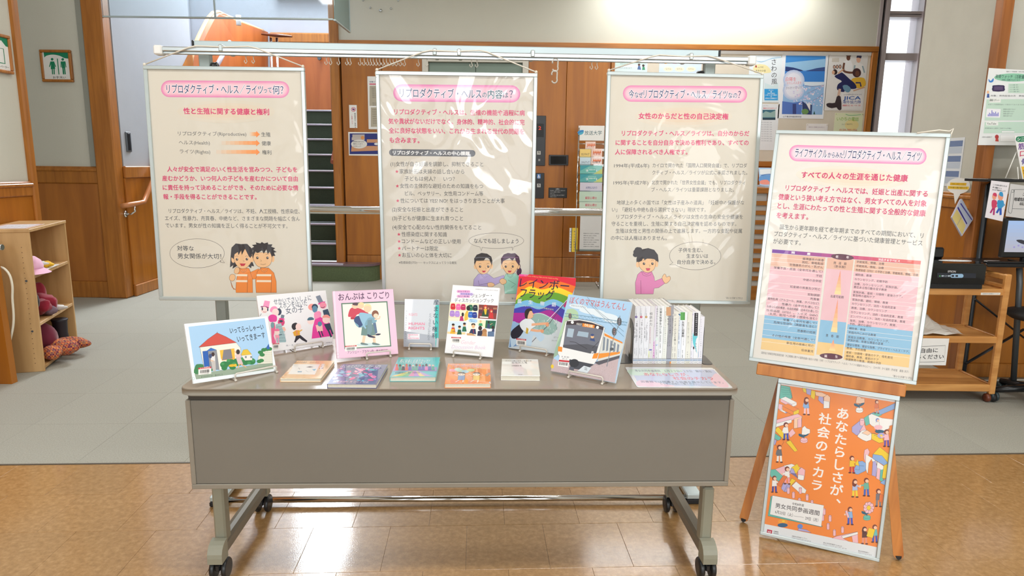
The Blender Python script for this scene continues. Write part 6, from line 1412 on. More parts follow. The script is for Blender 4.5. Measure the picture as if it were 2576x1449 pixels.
def man(x,y,top,leg,hair=(120,50,30),h=118,arm=0,skin=(246,200,170),long=0,back=0):
 """small walking figure, (x,y) the feet"""
 s_=h/118
 cv.line([(x-9*s_,y-50*s_),(x-11*s_,y-4)],13*s_,leg);cv.line([(x+9*s_,y-50*s_),(x+12*s_,y-2)],13*s_,leg);cv.ell(x-14*s_,y-2,10*s_,5*s_,(90,40,30));cv.ell(x+14*s_,y,10*s_,5*s_,(90,40,30))
 cv.poly([(x-15*s_,y-84*s_),(x+13*s_,y-86*s_),(x+19*s_,y-44*s_),(x-17*s_,y-42*s_)],top,0,OL,1.3)
 if arm:cv.line([(x+10*s_,y-76*s_),(x+30*s_*arm,y-66*s_)],10*s_,top);cv.ell(x+33*s_*arm,y-66*s_,6*s_,6*s_,skin)
 else:cv.line([(x-14*s_,y-78*s_),(x-20*s_,y-50*s_)],9*s_,top)
 if long:cv.ell(x-3*s_,y-88*s_,15*s_,22*s_,hair)
 cv.ell(x,y-100*s_,16*s_,17*s_,hair);cv.ell(x+4*s_,y-96*s_,11*s_,11*s_,skin)
 if back:cv.ell(x,y-100*s_,15*s_,16*s_,hair)
def flower(x,y,c,base):
 cyl(x,y,24,14,base);cv.line([(x,y-20),(x-2,y-60)],5,(30,90,110));cv.poly([(x,y-26),(x-32,y-36),(x-34,y-52),(x-8,y-44)],(30,90,120),3);cv.poly([(x,y-30),(x+28,y-44),(x+32,y-60),(x+4,y-46)],(30,90,120),3)
# top left stairs and blocks
P([(330,182),(388,192),(398,230),(404,262),(380,292),(320,270),(322,230)],TEAL)
for i in range(5):cv.line([(328+i*4,196+i*16),(384+i*5,206+i*14)],2,(70,150,140));cv.line([(384+i*5,206+i*14),(386+i*5,218+i*14)],2,OL)
iso(400,330,90,40,20,WH,PKc,WH);iso(360,370,50,40,22,WH,WH,LV);iso(412,384,90,44,26,OR,OR,YE_);P([(300,300),(340,312),(330,350),(300,330)],PKc)
P([(470,200),(510,208),(500,235),(478,226)],YE_);P([(495,206),(530,212),(528,250),(500,240)],LV);P([(530,215),(560,222),(552,278),(526,262)],YE_);P([(556,225),(600,230),(640,250),(600,262),(560,250)],PE);P([(576,280),(580,255),(610,262),(612,310),(596,300)],LV);P([(612,330),(614,262),(636,244),(656,262),(652,332)],PE);P([(612,336),(612,285),(650,292),(650,334)],WH)
man(498,378,(140,180,226),(244,200,206),long=1)
P([(292,440),(300,412),(440,372),(472,392),(350,432)],PKc);P([(292,462),(292,438),(400,408),(400,430)],WH);P([(414,470),(416,402),(468,392),(466,460)],PE);P([(440,465),(440,410),(466,400),(466,460)],PKc)
P([(286,480),(310,458),(372,520),(350,548)],YE_);P([(288,500),(330,530),(320,556),(284,536)],TEAL);P([(284,560),(330,540),(348,560),(320,602),(290,575)],OR);P([(362,560),(392,548),(440,615),(420,625)],YE_);P([(276,530),(300,550),(290,580),(276,572)],LV)
man(362,545,WH,(60,80,180),hair=(110,40,30));P([(378,500),(405,470),(426,500),(392,530)],PKc)
flower(482,556,WH,PKc);P([(466,510),(470,466),(486,452),(500,468),(522,476),(522,500),(492,512)],WH)
man(318,694,(110,110,116),WH)
P([(250,745),(290,740),(345,790),(330,830),(262,790)],TEAL);P([(290,740),(350,718),(420,760),(345,790)],PKc);P([(345,718),(400,704),(460,730),(400,760)],WH);P([(388,760),(400,728),(436,704),(455,735),(430,770)],YE_);P([(390,765),(395,735),(410,735),(440,800),(430,770)],LV);P([(440,800),(442,750),(465,728),(490,745),(484,805),(460,812)],PKc);P([(440,806),(442,775),(482,782),(480,812),(460,812)],WH)
P([(400,800),(428,815),(395,850),(380,838)],YE_);P([(400,850),(430,822),(498,878),(490,900),(450,895)],WH);P([(330,868),(345,830),(388,840),(388,862),(370,862),(350,890)],LV);P([(350,890),(368,850),(390,848),(384,890)],LV)
man(370,838,WH,(240,160,170),arm=-1);man(285,894,WH,(60,60,150),h=112,arm=1,long=0);P([(302,840),(345,780),(372,788),(326,858)],(226,120,60))
for x,y in((378,900),(412,930),(458,900),(503,945),(452,970),(535,985),(616,1040),(655,1085),(642,1138),(684,1180),(738,1160),(606,1080)):cyl(x,y,9,36,PKc)
# top right
flower(850,355,PE,WH);P([(826,300),(832,262),(852,256),(862,268),(884,270),(884,298),(850,304)],PE)
P([(920,372),(1000,340),(1088,300),(1088,338),(960,392)],BL);P([(908,380),(960,362),(1000,380),(950,400)],TEAL);man(965,368,(226,120,70),(226,150,120),h=90)
P([(880,400),(930,372),(1000,400),(1080,410),(1070,460),(1000,490),(930,450)],WH);P([(800,460),(850,420),(880,440),(872,500),(830,515),(800,492)],LV);P([(880,400),(910,380),(918,440),(892,452)],TEAL);cyl(868,445,15,36,PKc);P([(850,490),(880,440),(898,486)],PKc);P([(838,515),(866,482),(900,480),(932,505),(928,545),(896,555),(870,545),(838,525)],WH);P([(866,500),(900,480),(930,500),(905,515)],PE)
P([(930,500),(1000,520),(1010,560),(980,566),(930,540)],YE_);[cv.line([(932+i*14,505+i*9),(960+i*12,500+i*12)],2,OL)for i in range(4)]
man(970,490,WH,(60,90,160),hair=(110,140,210),h=90);cv.ell(975,462,28,16,PKc);cv.ell(985,490,30,12,(30,90,120));cv.ell(995,516,26,18,LV);cv.ell(995,516,9,7,YE_);man(1030,590,PKc,(100,80,170),h=116,arm=-1);P([(1050,452),(1074,445),(1066,510),(1044,500)],OR)
# house of blocks
P([(940,640),(985,592),(1045,640),(1040,700),(1000,650)],YE_);P([(940,640),(1000,650),(1040,700),(1012,715),(935,668)],BL);P([(880,640),(884,612),(905,602),(918,625),(890,700),(880,670)],PKc);P([(890,730),(892,640),(938,668),(966,690),(958,775),(900,765)],WH);P([(905,775),(912,700),(930,672),(940,700),(935,778)],OR);P([(932,780),(938,690),(955,684),(966,720),(960,790)],LV);P([(960,790),(968,690),(1012,720),(1008,820)],WH);P([(960,800),(970,730),(990,740),(984,812)],PKc);P([(984,815),(990,745),(1010,740),(1008,830)],TEAL);P([(1000,800),(1012,715),(1042,700),(1030,800)],YE_);P([(986,830),(1030,800),(1026,848),(990,832)],BL)
P([(800,765),(840,690),(870,685),(892,700),(892,750),(840,775)],BL);cv.line([(822,740),(850,745),(850,715),(880,720)],2,OL);man(800,765,(240,200,50),(200,60,60),h=116,arm=1);P([(820,710),(838,670),(848,718)],YE_)
man(820,925,(176,190,226),(236,210,60),h=122,long=1,arm=1);man(896,918,(110,180,160),(60,100,190),h=122,arm=-1.2)
man(976,988,(120,114,120),(130,126,130),h=120,arm=1);P([(985,905),(1012,912),(1008,965),(980,955)],(226,120,60));man(788,1108,(140,180,226),(60,80,190),h=120,arm=-1);P([(755,1020),(768,1012),(784,1056),(770,1064)],PKc)
flower(900,1070,PKc,TEAL)
for k in range(9):cv.ell(912+24*math.cos(k*.7),996+28*math.sin(k*.7),13,13,OL);cv.ell(912+24*math.cos(k*.7),996+28*math.sin(k*.7),11.5,11.5,PKc)
cv.ell(912,996,13,15,YE_)
man(884,1236,(90,40,30),(226,150,130),hair=(80,30,24),h=116,long=1,arm=1);man(952,1226,(110,190,190),(60,80,180),h=120,arm=-1);P([(896,1185),(912,1130),(955,1140),(938,1198)],YE_)
P([(668,1198),(700,1184),(838,1155),(842,1230),(780,1222),(740,1212)],PKc,1.6);P([(730,1185),(838,1156),(840,1172),(742,1200)],WH);P([(742,1200),(800,1186),(806,1225),(780,1220)],OR)
cv.ell(342,1090,32,20,(240,160,50));cv.ell(340,1112,34,14,(30,90,130));cv.ell(345,1086,10,6,YE_);cv.ell(456,1120,18,16,(100,140,210));P([(440,1146),(448,1132),(500,1142),(530,1162)],LV)
# white base band with marks
cv.poly([(205,1100),(330,1126),(530,1168),(660,1196),(740,1212),(968,1258),(952,1335),(195,1160)],(226,232,236))
cv.poly([(238,1138),(272,1146),(266,1180),(232,1172)],(190,40,70));cv.text('サ',240,1158,264,1162,22,(240,230,232),.02)
for i,s_ in enumerate(('内閣府','男女共同','参画局')):cv.text(s_,280,1152+i*12,312,1158+i*12,9,(60,60,66),.02)
for x,y,s1,w in((402,1184,'内閣府男女共同参画局 ウェブサイト',126),(610,1228,'男女共同参画局 Facebook',156),(842,1282,'男女共同参画局 X',90)):cv.text(s1,x,y,x+w*.8,y+w*.15,9,(70,70,80),.01);cv.text('https://www.gender.go.jp',x,y+10,x+w,y+10+w*.19,8,(90,90,96))
# title and date card
cv.vtext('あなたらしさが、',740,372,690,965,78,(244,240,236),.022);cv.vtext('社会のチカラ',622,408,566,848,76,(244,240,236),.022)
P([(262,918),(272,922),(258,1040),(606,1118),(596,1124),(242,1050)],(96,180,166));P([(272,914),(614,980),(596,1122),(256,1040)],(238,240,240))
cv.text('令和8年度',402,968,482,982,18,(60,60,66),.01);cv.text('男女共同参画週間',292,980,584,1034,34,(60,56,60),.012);cv.text('6月23日（火）',290,1022,408,1046,24,(60,56,60),.006);cv.line([(414,1050),(480,1060)],1.6,(60,56,60));cv.text('29日（月）',490,1064,576,1080,24,(60,56,60),.006)
cv.build(t,'printed_picture',print_mat('filmed_ink_poster',.4,.6))
# == notice board papers, brochure rack, slatted cabinet
def paper_on(name,label,Y,tl,br,col,cat='poster',th=.0012,group=None,rough=None):
 a=ony(*tl,Y);c=ony(*br,Y);cx=(a[0]+c[0])/2
 t=thing(name,label,cat,(cx,Y-th,c[2]),group=group)
 b=MB();b.box((a[0],Y-th,c[2]),(c[0],Y,a[2]));b.build('sheet',mat('paper_%02x%02x%02x'%col,col,.55,coat=.15),t)
 for x,z in((a[0]+.012,a[2]-.012),(c[0]-.012,a[2]-.012)):
  b=MB();b.lathe((x,Y-th-.006,z),[(.002,0),(.004,.002),(.004,.006)],8,axis=1);b.build('pin',mat('pin_gold',(196,176,130),.3,metal=.6),t)
 return t,Canvas(pose4(cx,Y-th,c[2],0),-.0002)
YN=YB-.0055
t,cv=paper_on('notice_poster','white and pale blue notice with two small figures behind the panel rail',YN,(1541,149),(1627,200),(214,232,236))
cv.at(1480,100,3.814);cv.poly([(250,195),(555,190),(555,250),(400,230),(250,260)],(200,226,222));cv.text('お知らせと講座のご案内',300,205,400,205,16,(110,130,140),.01);cv.text('参加のみなさま',305,230,385,232,14,(110,130,140));cv.text('申込みは窓口まで',290,270,420,272,14,(120,140,150));cv.ell(487,240,12,12,(90,60,60));cv.poly([(470,285),(478,252),(498,252),(506,288)],(80,110,160));cv.ell(528,248,12,12,(60,40,40));cv.poly([(516,290),(520,260),(540,260),(544,290)],(60,150,110));cv.build(t)
t,cv=paper_on('notice_poster','pastel blue poster with pink lettering and cartoon clouds behind the rail',YN,(1659,149),(1762,205),(206,224,240))
cv.at(1480,100,3.814);cv.text('相談ホットライン',810,212,955,212,40,(226,100,160),.03);cv.ell(742,212,22,20,(244,180,90));cv.ell(742,212,10,9,(230,110,130));cv.ell(1012,212,22,20,(244,200,110));cv.ell(1012,214,10,9,(230,110,130))
for x in(768,875,985):cv.ell(x,282,46,24,(246,236,206));cv.text('なやみ',x-26,280,x+26,282,16,(110,90,80),.01)
cv.build(t)
t,cv=paper_on('notice_poster','pale blue poster of brush writing above a bright blue box',YN,(1887,139),(1959,258),(230,240,246))
cv.at(1880,100,5.176);cv.line([(60,250),(180,290),(300,250),(440,230)],8,(150,196,226),5);cv.line([(60,270),(200,280),(330,235),(430,215)],5,(190,216,236),5);cv.poly([(80,360),(130,320),(240,330),(300,390),(290,430),(100,430)],(240,230,176),4);cv.poly([(100,360),(112,320),(128,360)],(170,50,60));cv.text('山下町',140,358,210,358,22,(120,110,90),.01);cv.text('まきの小径',110,402,240,404,26,(90,90,80),.01)
cv.poly([(225,560),(330,600),(400,560),(410,800),(225,810)],(214,234,240),0);cv.vtext('さわの風',345,290,350,545,80,(40,44,50),-.002);cv.rect(222,640,398,788,(50,160,226))
for i,(s_,a)in enumerate((('あじさい',280),('展',300),('令和の初夏を',260),('１０時〜１６時（開催中）',232),('入場無料',300),('お問合せは図書館まで',232))):cv.text(s_,a,658+i*21,620-a,658+i*21,17,(220,240,248),.02)
cv.build(t)
t,cv=paper_on('notice_poster','white leaflet with a teal town photo under the brush writing poster',YN,(1886,261),(1952,378),(232,236,240))
cv.at(1880,100,5.176);cv.text('スタンプラリー',205,860,280,860,14,(120,120,130));cv.text('地域のたからものマップ',205,892,380,892,20,(200,60,90),.02);cv.rect(198,912,366,1044,(60,110,130));cv.poly([(198,960),(240,930),(300,950),(366,920),(366,1010),(198,1010)],(150,180,176),0);cv.rect(198,1020,366,1042,(40,60,76))
for i in range(9):cv.text('催しの日時と場所とご案内',185,1075+i*30,320,1078+i*30,14,(150,156,166));
cv.build(t)
t,cv=paper_on('notice_poster','blue lake and mountain poster with cherry blossom branches',YN,(1969,133),(2071,299),(236,240,246))
cv.at(1880,100,5.176);cv.poly([(503,205),(1022,212),(975,975),(450,968)],(96,160,224));cv.poly([(503,205),(1022,212),(1014,300),(497,300)],(64,140,214));cv.poly([(498,300),(700,280),(1014,250),(1012,360),(740,400),(497,350)],(150,196,232),0)
cv.poly([(497,348),(600,362),(700,390),(730,408),(495,415)],(40,60,120));cv.poly([(780,402),(900,370),(1010,355),(1008,410),(760,410)],(56,80,140));cv.poly([(495,410),(1008,410),(1000,545),(485,545)],(60,130,210));cv.poly([(740,548),(1000,550),(998,600),(860,608),(740,590)],(220,232,244));cv.poly([(480,600),(995,600),(972,975),(450,968)],(150,190,232));cv.poly([(455,800),(600,820),(720,800),(700,970),(450,968)],(86,120,196))
for r_,c in((140,(190,206,236)),(118,(214,220,240)),(95,(232,234,246))):cv.ell(605,525,r_,r_*.95,c);cv.ell(600,660,r_*1.0,r_*.9,c)
rg=random.Random(11)
for i in range(90):cv.ell(rg.uniform(600,985),rg.uniform(600,860),rg.uniform(6,15),rg.uniform(5,12),rg.choice(((240,220,236),(226,214,240),(246,236,244),(206,200,236))),n=8)
cv.line([(750,600),(850,608),(1000,590)],5,(110,100,150));cv.line([(780,700),(900,640),(990,600)],4,(130,110,150));cv.line([(850,790),(920,760),(985,700)],4,(130,110,150))
cv.rect(590,835,636,968,(60,70,130));cv.poly([(716,800),(800,860),(836,975),(716,970)],(50,64,110));cv.poly([(765,830),(828,826),(820,935)],(236,238,240));cv.poly([(820,840),(845,850),(838,975),(815,970)],(60,80,130));cv.ell(752,935,46,36,(110,150,90));cv.poly([(858,970),(872,925),(884,972)],(40,90,80))
cv.text('白陽を',500,515,635,515,56,(226,130,140),.01);cv.text('わたしの人生を',515,565,705,560,36,(226,150,160),.01);cv.text('ひらきつづけよう',505,630,705,622,34,(150,140,160),.01);cv.text('山下書店附属高等学校',465,1000,705,1004,22,(70,70,90),.01);cv.build(t)
t,cv=paper_on('notice_poster','recruiting poster with five posed people and a large dark boot',YN,(2085,135),(2170,279),(226,224,222))
cv.at(1880,100,5.176)
for x,y in((1133,355),(1170,352),(1208,350)):cv.ell(x,y,18,26,(60,46,44));cv.ell(x,y,12,18,(210,170,150));cv.poly([(x-20,400),(x-14,378),(x+14,378),(x+20,400)],(224,222,224))
DKS=(110,70,54)
cv.poly([(1255,290),(1290,270),(1350,272),(1372,330),(1368,412),(1285,412)],(238,238,240));cv.ell(1316,235,26,36,DKS);cv.poly([(1286,215),(1292,184),(1345,182),(1350,222),(1320,205)],(40,30,34));cv.line([(1262,300),(1252,400),(1330,428),(1395,425)],26,DKS,3)
cv.poly([(1385,330),(1420,300),(1478,305),(1522,340),(1520,430),(1480,440),(1400,400)],(236,234,232));cv.ell(1448,258,28,42,(226,176,150));cv.poly([(1420,235),(1430,195),(1475,186),(1490,215),(1480,245),(1450,232)],(60,60,90));cv.line([(1400,330),(1390,400)],20,(150,170,180));cv.line([(1500,340),(1525,430)],18,(150,170,180))
cv.ell(1425,430,56,60,(70,40,44));cv.ell(1432,440,28,38,DKS);cv.poly([(1345,540),(1380,500),(1470,490),(1530,510),(1535,600),(1440,632),(1360,600)],(226,180,60),3)
cv.poly([(1138,470),(1200,440),(1240,430),(1330,510),(1400,570),(1420,630),(1350,640),(1290,600),(1260,680),(1170,650),(1180,580),(1230,540),(1160,500)],(36,40,90),3);cv.ell(1140,420,32,36,(50,34,34));cv.ell(1120,425,20,26,(216,170,140));cv.line([(1180,440),(1250,385)],18,(216,170,140));cv.line([(1410,560),(1470,560),(1480,610)],18,(50,50,100));cv.line([(1380,665),(1460,640),(1530,620)],16,(206,160,130))
cv.poly([(1240,600),(1300,590),(1350,640),(1320,685),(1270,670)],(110,150,176),2);cv.line([(1205,640),(1185,735)],34,(214,180,160));cv.poly([(1165,740),(1215,740),(1226,905),(1180,908),(1160,880),(1100,892),(1040,870),(1030,835),(1070,822),(1140,820)],(60,48,54),2)
cv.poly([(1225,680),(1320,700),(1480,690),(1500,800),(1480,905),(1230,905)],(232,230,230),0);cv.text('いつか世界を変える力になる',1255,715,1485,712,20,(90,90,110),.01);cv.text('JICA',1250,758,1478,756,58,(40,90,170),.02);cv.text('海外協力隊',1240,812,1480,812,44,(40,80,160),.012);cv.text('春募集 5/22（水）〜7/1（月）',1240,856,1475,856,22,(206,60,80),.02)
cv.poly([(1105,240),(1195,236),(1195,290),(1100,290)],(206,200,190));cv.build(t)
t,cv=paper_on('notice_poster','pale green yellow telephone help notice below the recruiting poster',YN,(2101,284),(2166,345),(226,232,196))
cv.at(1880,100,5.176);cv.ell(1360,1110,90,70,(238,224,160));cv.line([(1280,970),(1340,985),(1480,975)],8,(130,190,140),4);cv.text('いのちの電話',1165,1030,1450,1036,52,(150,190,80),.012);cv.text('ひとりで悩まずに',1230,1102,1370,1100,20,(120,120,110),.01);cv.text('0120-783-556',1200,1172,1430,1175,32,(206,80,80),.015);cv.build(t)
t,cv=paper_on('notice_paper','small blank looking white notice low on the notice board',YN,(2029,311),(2080,345),(236,234,234),'notice')
cv.at(1880,100,5.176);cv.text('掲示をご希望の方は窓口へ',800,1138,1010,1140,18,(176,160,176),.005);cv.build(t)
# ---- slatted cabinet with leaflets
ys0=7.17;YBK=YB-.04
zc1=ony(1900,472,ys0)[2];cx0,cx1=1.45,3.95
ct=thing('slatted_cabinet','low wooden cabinet with horizontal slats under the notice board','cabinet',((cx0+cx1)/2,ys0,0))
b=MB();b.box((cx0,ys0-.02,zc1-.06),(cx1,YBK,zc1-.0),bev=.005);b.build('top',OAKH,ct)
b=MB();b.box((cx0+.02,ys0+.03,.06),(cx1-.02,ys0+.05,zc1-.062));b.build('back_panel',mat('radiator_white',(206,204,200),.5),ct)
for x in(cx0,(cx0+cx1)/2-.02,cx1-.05):
 b=MB();b.box((x,ys0,0),(x+.05,YBK if x!=(cx0+cx1)/2-.02 else ys0+.03,zc1-.06),bev=.003);b.build('side_panel',OAKT,ct)
for(ya,yb_)in((505.7,516.7),(530,541),(554,565),(578,589),(602,613),(626,637),(650,660.5),(673,683.5),(695.5,706)):
 za=ony(1900,ya,ys0)[2];zb=ony(1900,yb_,ys0)[2]
 b=MB();b.box((cx0+.051,ys0+.002,zb),(cx1-.051,ys0+.026,za),bev=.002);b.build('slat',OAKH,ct)
b=MB();b.box((cx0+.051,ys0+.001,.0),(cx1-.051,ys0+.028,ony(1900,720,ys0)[2]),bev=.003);b.build('plinth',OAKH,ct)
for i,(x,c,s_)in enumerate(((1.75,(206,222,240),'stack'),(2.1,(240,226,206),''),(2.45,(206,230,214),''),(2.78,(176,206,236),''),(3.12,(240,210,196),''),(3.45,(226,226,240),''))):
 yy=7.2+.03;z=zc1+.0008
 t=thing('leaflet_stack',('pale blue leaflet stack at the left end of the slatted cabinet','peach leaflet stack second from left on the slatted cabinet','mint leaflet stack on the slatted cabinet','blue and pink leaflet stack showing between the third and fourth panels','salmon leaflet stack right of the visible one on the cabinet','lilac leaflet stack at the right end of the cabinet')[i],'leaflets',(x,yy+.15,z),group='leaflet stacks on the slatted cabinet')
 b=MB(pose4(x,yy,z,(3,-4,2,-3,4,0)[i]));b.box((-.11,0,0),(.11,.30,.02));b.build('paper_stack',mat('paper_%02x%02x%02x'%c,c,.6),t)
 b=MB(pose4(x,yy+.18,z+.021,0,-22));b.box((-.11,0,0),(.11,.003,.2));b.build('leaning_leaflet',mat('paper_%02x%02x%02x'%c,c,.6),t)
 cv=Canvas(pose4(x,yy+.18,z+.021,0,-22),-.0002);cv.uv(.22,.2,0,0)
 cv.poly([(.05,.1),(.95,.05),(.95,.3),(.05,.4)],(240,244,246));cv.poly([(.05,.5),(.5,.42),(.95,.5),(.95,.8),(.05,.85)],(110,160,216),3);cv.poly([(.05,.75),(.4,.7),(.5,.95),(.05,.95)],(240,150,130),3);cv.line([(.1,.45),(.5,.38),(.9,.46)],.03,(60,100,170),4);cv.build(t)
# ---- brochure rack
YK=7.76
rk=thing('brochure_rack','narrow chrome brochure rack with a white sign in front of the wood wall','brochure rack',(ony(1484,725,YK)[0],YK,0))
xa=ony(1451,500,YK)[0];xb=ony(1516,500,YK)[0];zt_=ony(1451,316,YK)[2]
def rx(x,y):return ony(x,y,YK)
b=MB();b.tube([(xa,YK-.02,.004),(xa,YK,zt_)],.009,10);b.tube([(xb,YK-.02,.004),(xb,YK,zt_)],.009,10)
b=MB();b.tube([(xa,YK-.02,.004),(xa,YK,zt_)],.009,10);b.build('post',CHROME,rk)
b=MB();b.tube([(xb,YK-.02,.004),(xb,YK,zt_)],.009,10);b.build('post',CHROME,rk)
for y in(362,538,641,697):z=rx(1480,y)[2];b=MB();b.tube([(xa,YK-.002,z),(xb,YK-.002,z)],.006,8);b.build('cross_rod',CHROME,rk)
for x in(xa,xb):b=MB();b.tube([(x,YK-.02,.01),(x,YK+.3,.01),(x,YK+.3,.03)],.008,8);b.build('foot_rod',CHROME,rk)
z0=rx(1480,354)[2];b=MB();b.box((xa+.01,YK-.012,z0),(xb-.01,YK-.004,zt_),bev=.002);b.build('sign_board',WHITE,rk)
cv=Canvas(pose4((xa+xb)/2,YK-.012,z0,0),-.0002);cv.at(1300,100,2.196)
for i in range(3):cv.poly([(334+i*3,512+i*5),(350,500+i*6),(370,500+i*4),(362,512+i*5),(345,516+i*5)],((60,150,206),(40,120,190),(70,170,200))[i],3)
cv.text('放送大学',374,515,470,515,25,(60,100,110),.006);cv.build(rk,'sign_lettering')
TRAY=mat('clear_tray',(206,210,212),.2,coat=.6)
br=[('salmon white brochure alone in the top pocket',380,562,434,604,(238,206,190),'よく学ぶ',(206,90,60)),('yellow brochure with dark lettering in the left second pocket',349,604,408,650,(240,206,110),'セカンドキャリア',(60,50,60)),('flame patterned brochure in the right second pocket',412,602,470,648,(238,200,180),'大学院',(206,80,60)),
  ('pale blue brochure in the left third pocket',349,650,408,694,(206,226,236),'スキルアップ',(50,80,110)),('pink brochure on psychology in the right third pocket',412,648,470,690,(240,214,206),'心理学',(60,50,50)),('teal green wide booklet, upper of two alike',350,694,472,742,(110,190,180),'学生募集',(230,244,240)),('teal green wide booklet, lower of two alike',350,742,472,788,(90,176,176),'学生募集',(230,244,240)),
  ('lilac grey booklet of small pink and blue writing',350,788,470,836,(214,210,224),'大学生になろう',(90,100,150)),('mint booklet with red lettering above the cross tube',346,838,470,896,(196,220,200),'認定心理士',(206,50,90)),('second mint booklet half behind the cross tube',346,896,470,924,(206,224,206),'認定心理士',(206,50,90)),('large pale grey newspaper hanging below the cross tube',352,960,462,1160,(214,214,212),'',(120,120,126))]
for i,(lab,x0,y0,x1,y1,c,s_,tc_)in enumerate(br):
 k=2.196;Yp=YK-.03-.006*i;p0=ony(1300+x0/k,100+y0/k,Yp);p1=ony(1300+x1/k,100+(y1+8)/k,Yp)
 t=thing('brochure',lab,'brochure',((p0[0]+p1[0])/2,Yp,p1[2]),group='brochures in the chrome rack')
 b=MB();b.box((p0[0],Yp,p1[2]),(p1[0],Yp+.004,p0[2]));b.build('booklet',mat('paper_%02x%02x%02x'%c,c,.4,coat=.3),t)
 cv=Canvas(pose4((p0[0]+p1[0])/2,Yp,p1[2],0),-.0002);cv.at(1300,100,k)
 if s_:cv.text(s_,x0+(x1-x0)*(.12 if x1-x0<80 else .26),y0+(y1-y0)*.62,x0+(x1-x0)*(.88 if x1-x0<80 else .78),y0+(y1-y0)*.62,14,tc_,.02)
 if i in(0,2,4):
  for q in range(5):cv.poly([(x0+8+q*9,y0+24),(x0+14+q*9,y0+8),(x0+19+q*9,y0+24)],(232,120,70))
 if i in(5,6):cv.poly([(x0,y0),(x0+60,y0),(x0,y0+30)],(60,160,170));cv.poly([(x1,y1),(x1-50,y1),(x1,y1-30)],(206,220,130));cv.rect(x0+45,y0+14,x0+88,y0+40,(100,190,180),(220,240,236),1.2);cv.text('放送大学',x0+50,y0+24,x0+84,y0+24,8,(230,244,240),.02)
 if i==10:
  cv.rect(x0+6,y0+6,x1-10,y0+14,(226,196,60))
  for q in range(7):cv.text('講義科目の案内と時間割',x0+16,y0+110+q*12,x1-8-(q%3)*14,y0+111+q*12,6,(90,90,96))
 cv.build(t)
 if i in(0,2,4,5,6,7,8,10):
  b=MB();b.box((xa,Yp-.003,p1[2]-.006),(xb,YK,p1[2]-.001));b.box((xa,Yp-.0045,p1[2]-.006),(xb,Yp-.003,p1[2]+.02));b.build('tray',glass('tray_clear',(232,238,238)),rk)
for i,(x0,x1,c)in enumerate(((292,303,(226,228,232)),(303,335,(240,206,60)))):
 k=2.196;Yp=YK-.02;p0=ony(1300+x0/k,100+1040/k,Yp);p1=ony(1300+x1/k,100+1172/k,Yp)
 t=thing('leaflet_bundle',('narrow white leaflet bundle hung at the left of the brochure rack','yellow leaflet bundle hung at the left of the brochure rack')[i],'leaflets',((p0[0]+p1[0])/2,Yp,p1[2]))
 b=MB();b.box((p0[0],Yp,p1[2]),(p1[0]-.001,Yp+.012,p0[2]));b.build('paper',mat('paper_%02x%02x%02x'%c,c,.5),t)
 cv=Canvas(pose4((p0[0]+p1[0])/2,Yp,p1[2],0),-.0002);cv.at(1300,100,k);cv.vtext('あんしん相談窓口',(x0+x1)/2,1060,(x0+x1)/2,1160,10,(70,70,110),.01);cv.build(t)
# ---- toilet sign in the recess and sign on the left wall
def wc_sign():
 p=[(103,125),(183,126),(191,208),(110,207)]
 Yw=YR-.001;a=ony(103,126,Yw);c=ony(190,207,Yw)
 w=(ony(184,165,Yw)[0]-ony(106,165,Yw)[0]);h=ony(146,126,Yw)[2]-ony(150,207,Yw)[2];cx=(ony(184,165,Yw)[0]+ony(106,165,Yw)[0])/2;z0=ony(150,207,Yw)[2]
 t=thing('toilet_sign','wooden framed green and white toilet sign with two figures','sign',(cx,Yw,z0))
 fw=w*.085
 for x0,x1,za,zb in((-w/2,w/2,h-fw,h),(-w/2,w/2,0,fw),(-w/2,-w/2+fw,fw,h-fw),(w/2-fw,w/2,fw,h-fw)):
  b=MB();b.box((cx+x0,Yw-.03,z0+za),(cx+x1,Yw,z0+zb),bev=.006);b.build('frame_bar',OAKT,t)
 b=MB();b.box((cx-w/2+fw,Yw-.018,z0+fw),(cx+w/2-fw,Yw-.002,z0+h-fw));b.build('sign_plate',WHITE,t)
 cv=Canvas(pose4(cx,Yw-.018,z0,0),-.0003);cv.at(0,0,7.246)
 G=(0,128,88)
 cv.poly(smooth_loop([(808,1050),(850,1015),(960,995),(1080,1015),(1180,1060),(1288,1070)],5,False)+[(1278,945),(792,942)],G)
 cv.ell(950,1080,24,24,G);cv.poly([(918,1120),(985,1120),(1020,1215),(1002,1220),(985,1160),(1008,1255),(925,1262),(930,1170),(908,1225),(895,1215)],G);cv.line([(952,1255),(960,1355)],20,G);cv.line([(985,1255),(990,1355)],20,G)
 cv.line([(1045,1068),(1075,1358)],17,G);cv.ell(1143,1082,24,24,G);cv.poly([(1105,1120),(1192,1118),(1212,1225),(1198,1228),(1186,1160),(1190,1240),(1130,1242),(1122,1160),(1122,1230),(1106,1228)],G);cv.line([(1148,1235),(1160,1355)],26,G);cv.line([(1175,1235),(1190,1355)],22,G)
 cv.text('お手洗い',965,1412,1200,1412,46,(50,50,50),.01);cv.build(t)
wc_sign()
Xs=XLW+.002
p0=onx(-34,92,Xs);p1=onx(16,92,Xs);z1=onx(14,90,Xs)[2];z0=onx(18,186,Xs)[2]
ya,yb_=p0[1],p1[1];w=yb_-ya;yaw=90
Ms=pose4(Xs,(ya+yb_)/2,z0,90)
t=thing('wall_sign','green and white sign with a wooden frame cut by the left edge','sign',(Xs,(ya+yb_)/2,z0),Matrix.Rotation(math.radians(90),3,'Z'));h=z1-z0;fw=.022
for x0,x1,za,zb in((-w/2,w/2,h-fw,h),(-w/2,w/2,0,fw),(-w/2,-w/2+fw,fw,h-fw),(w/2-fw,w/2,fw,h-fw)):
 b=MB(Ms);b.box((x0,-.03,za),(x1,0,zb),bev=.005);b.build('frame_bar',OAKT,t)
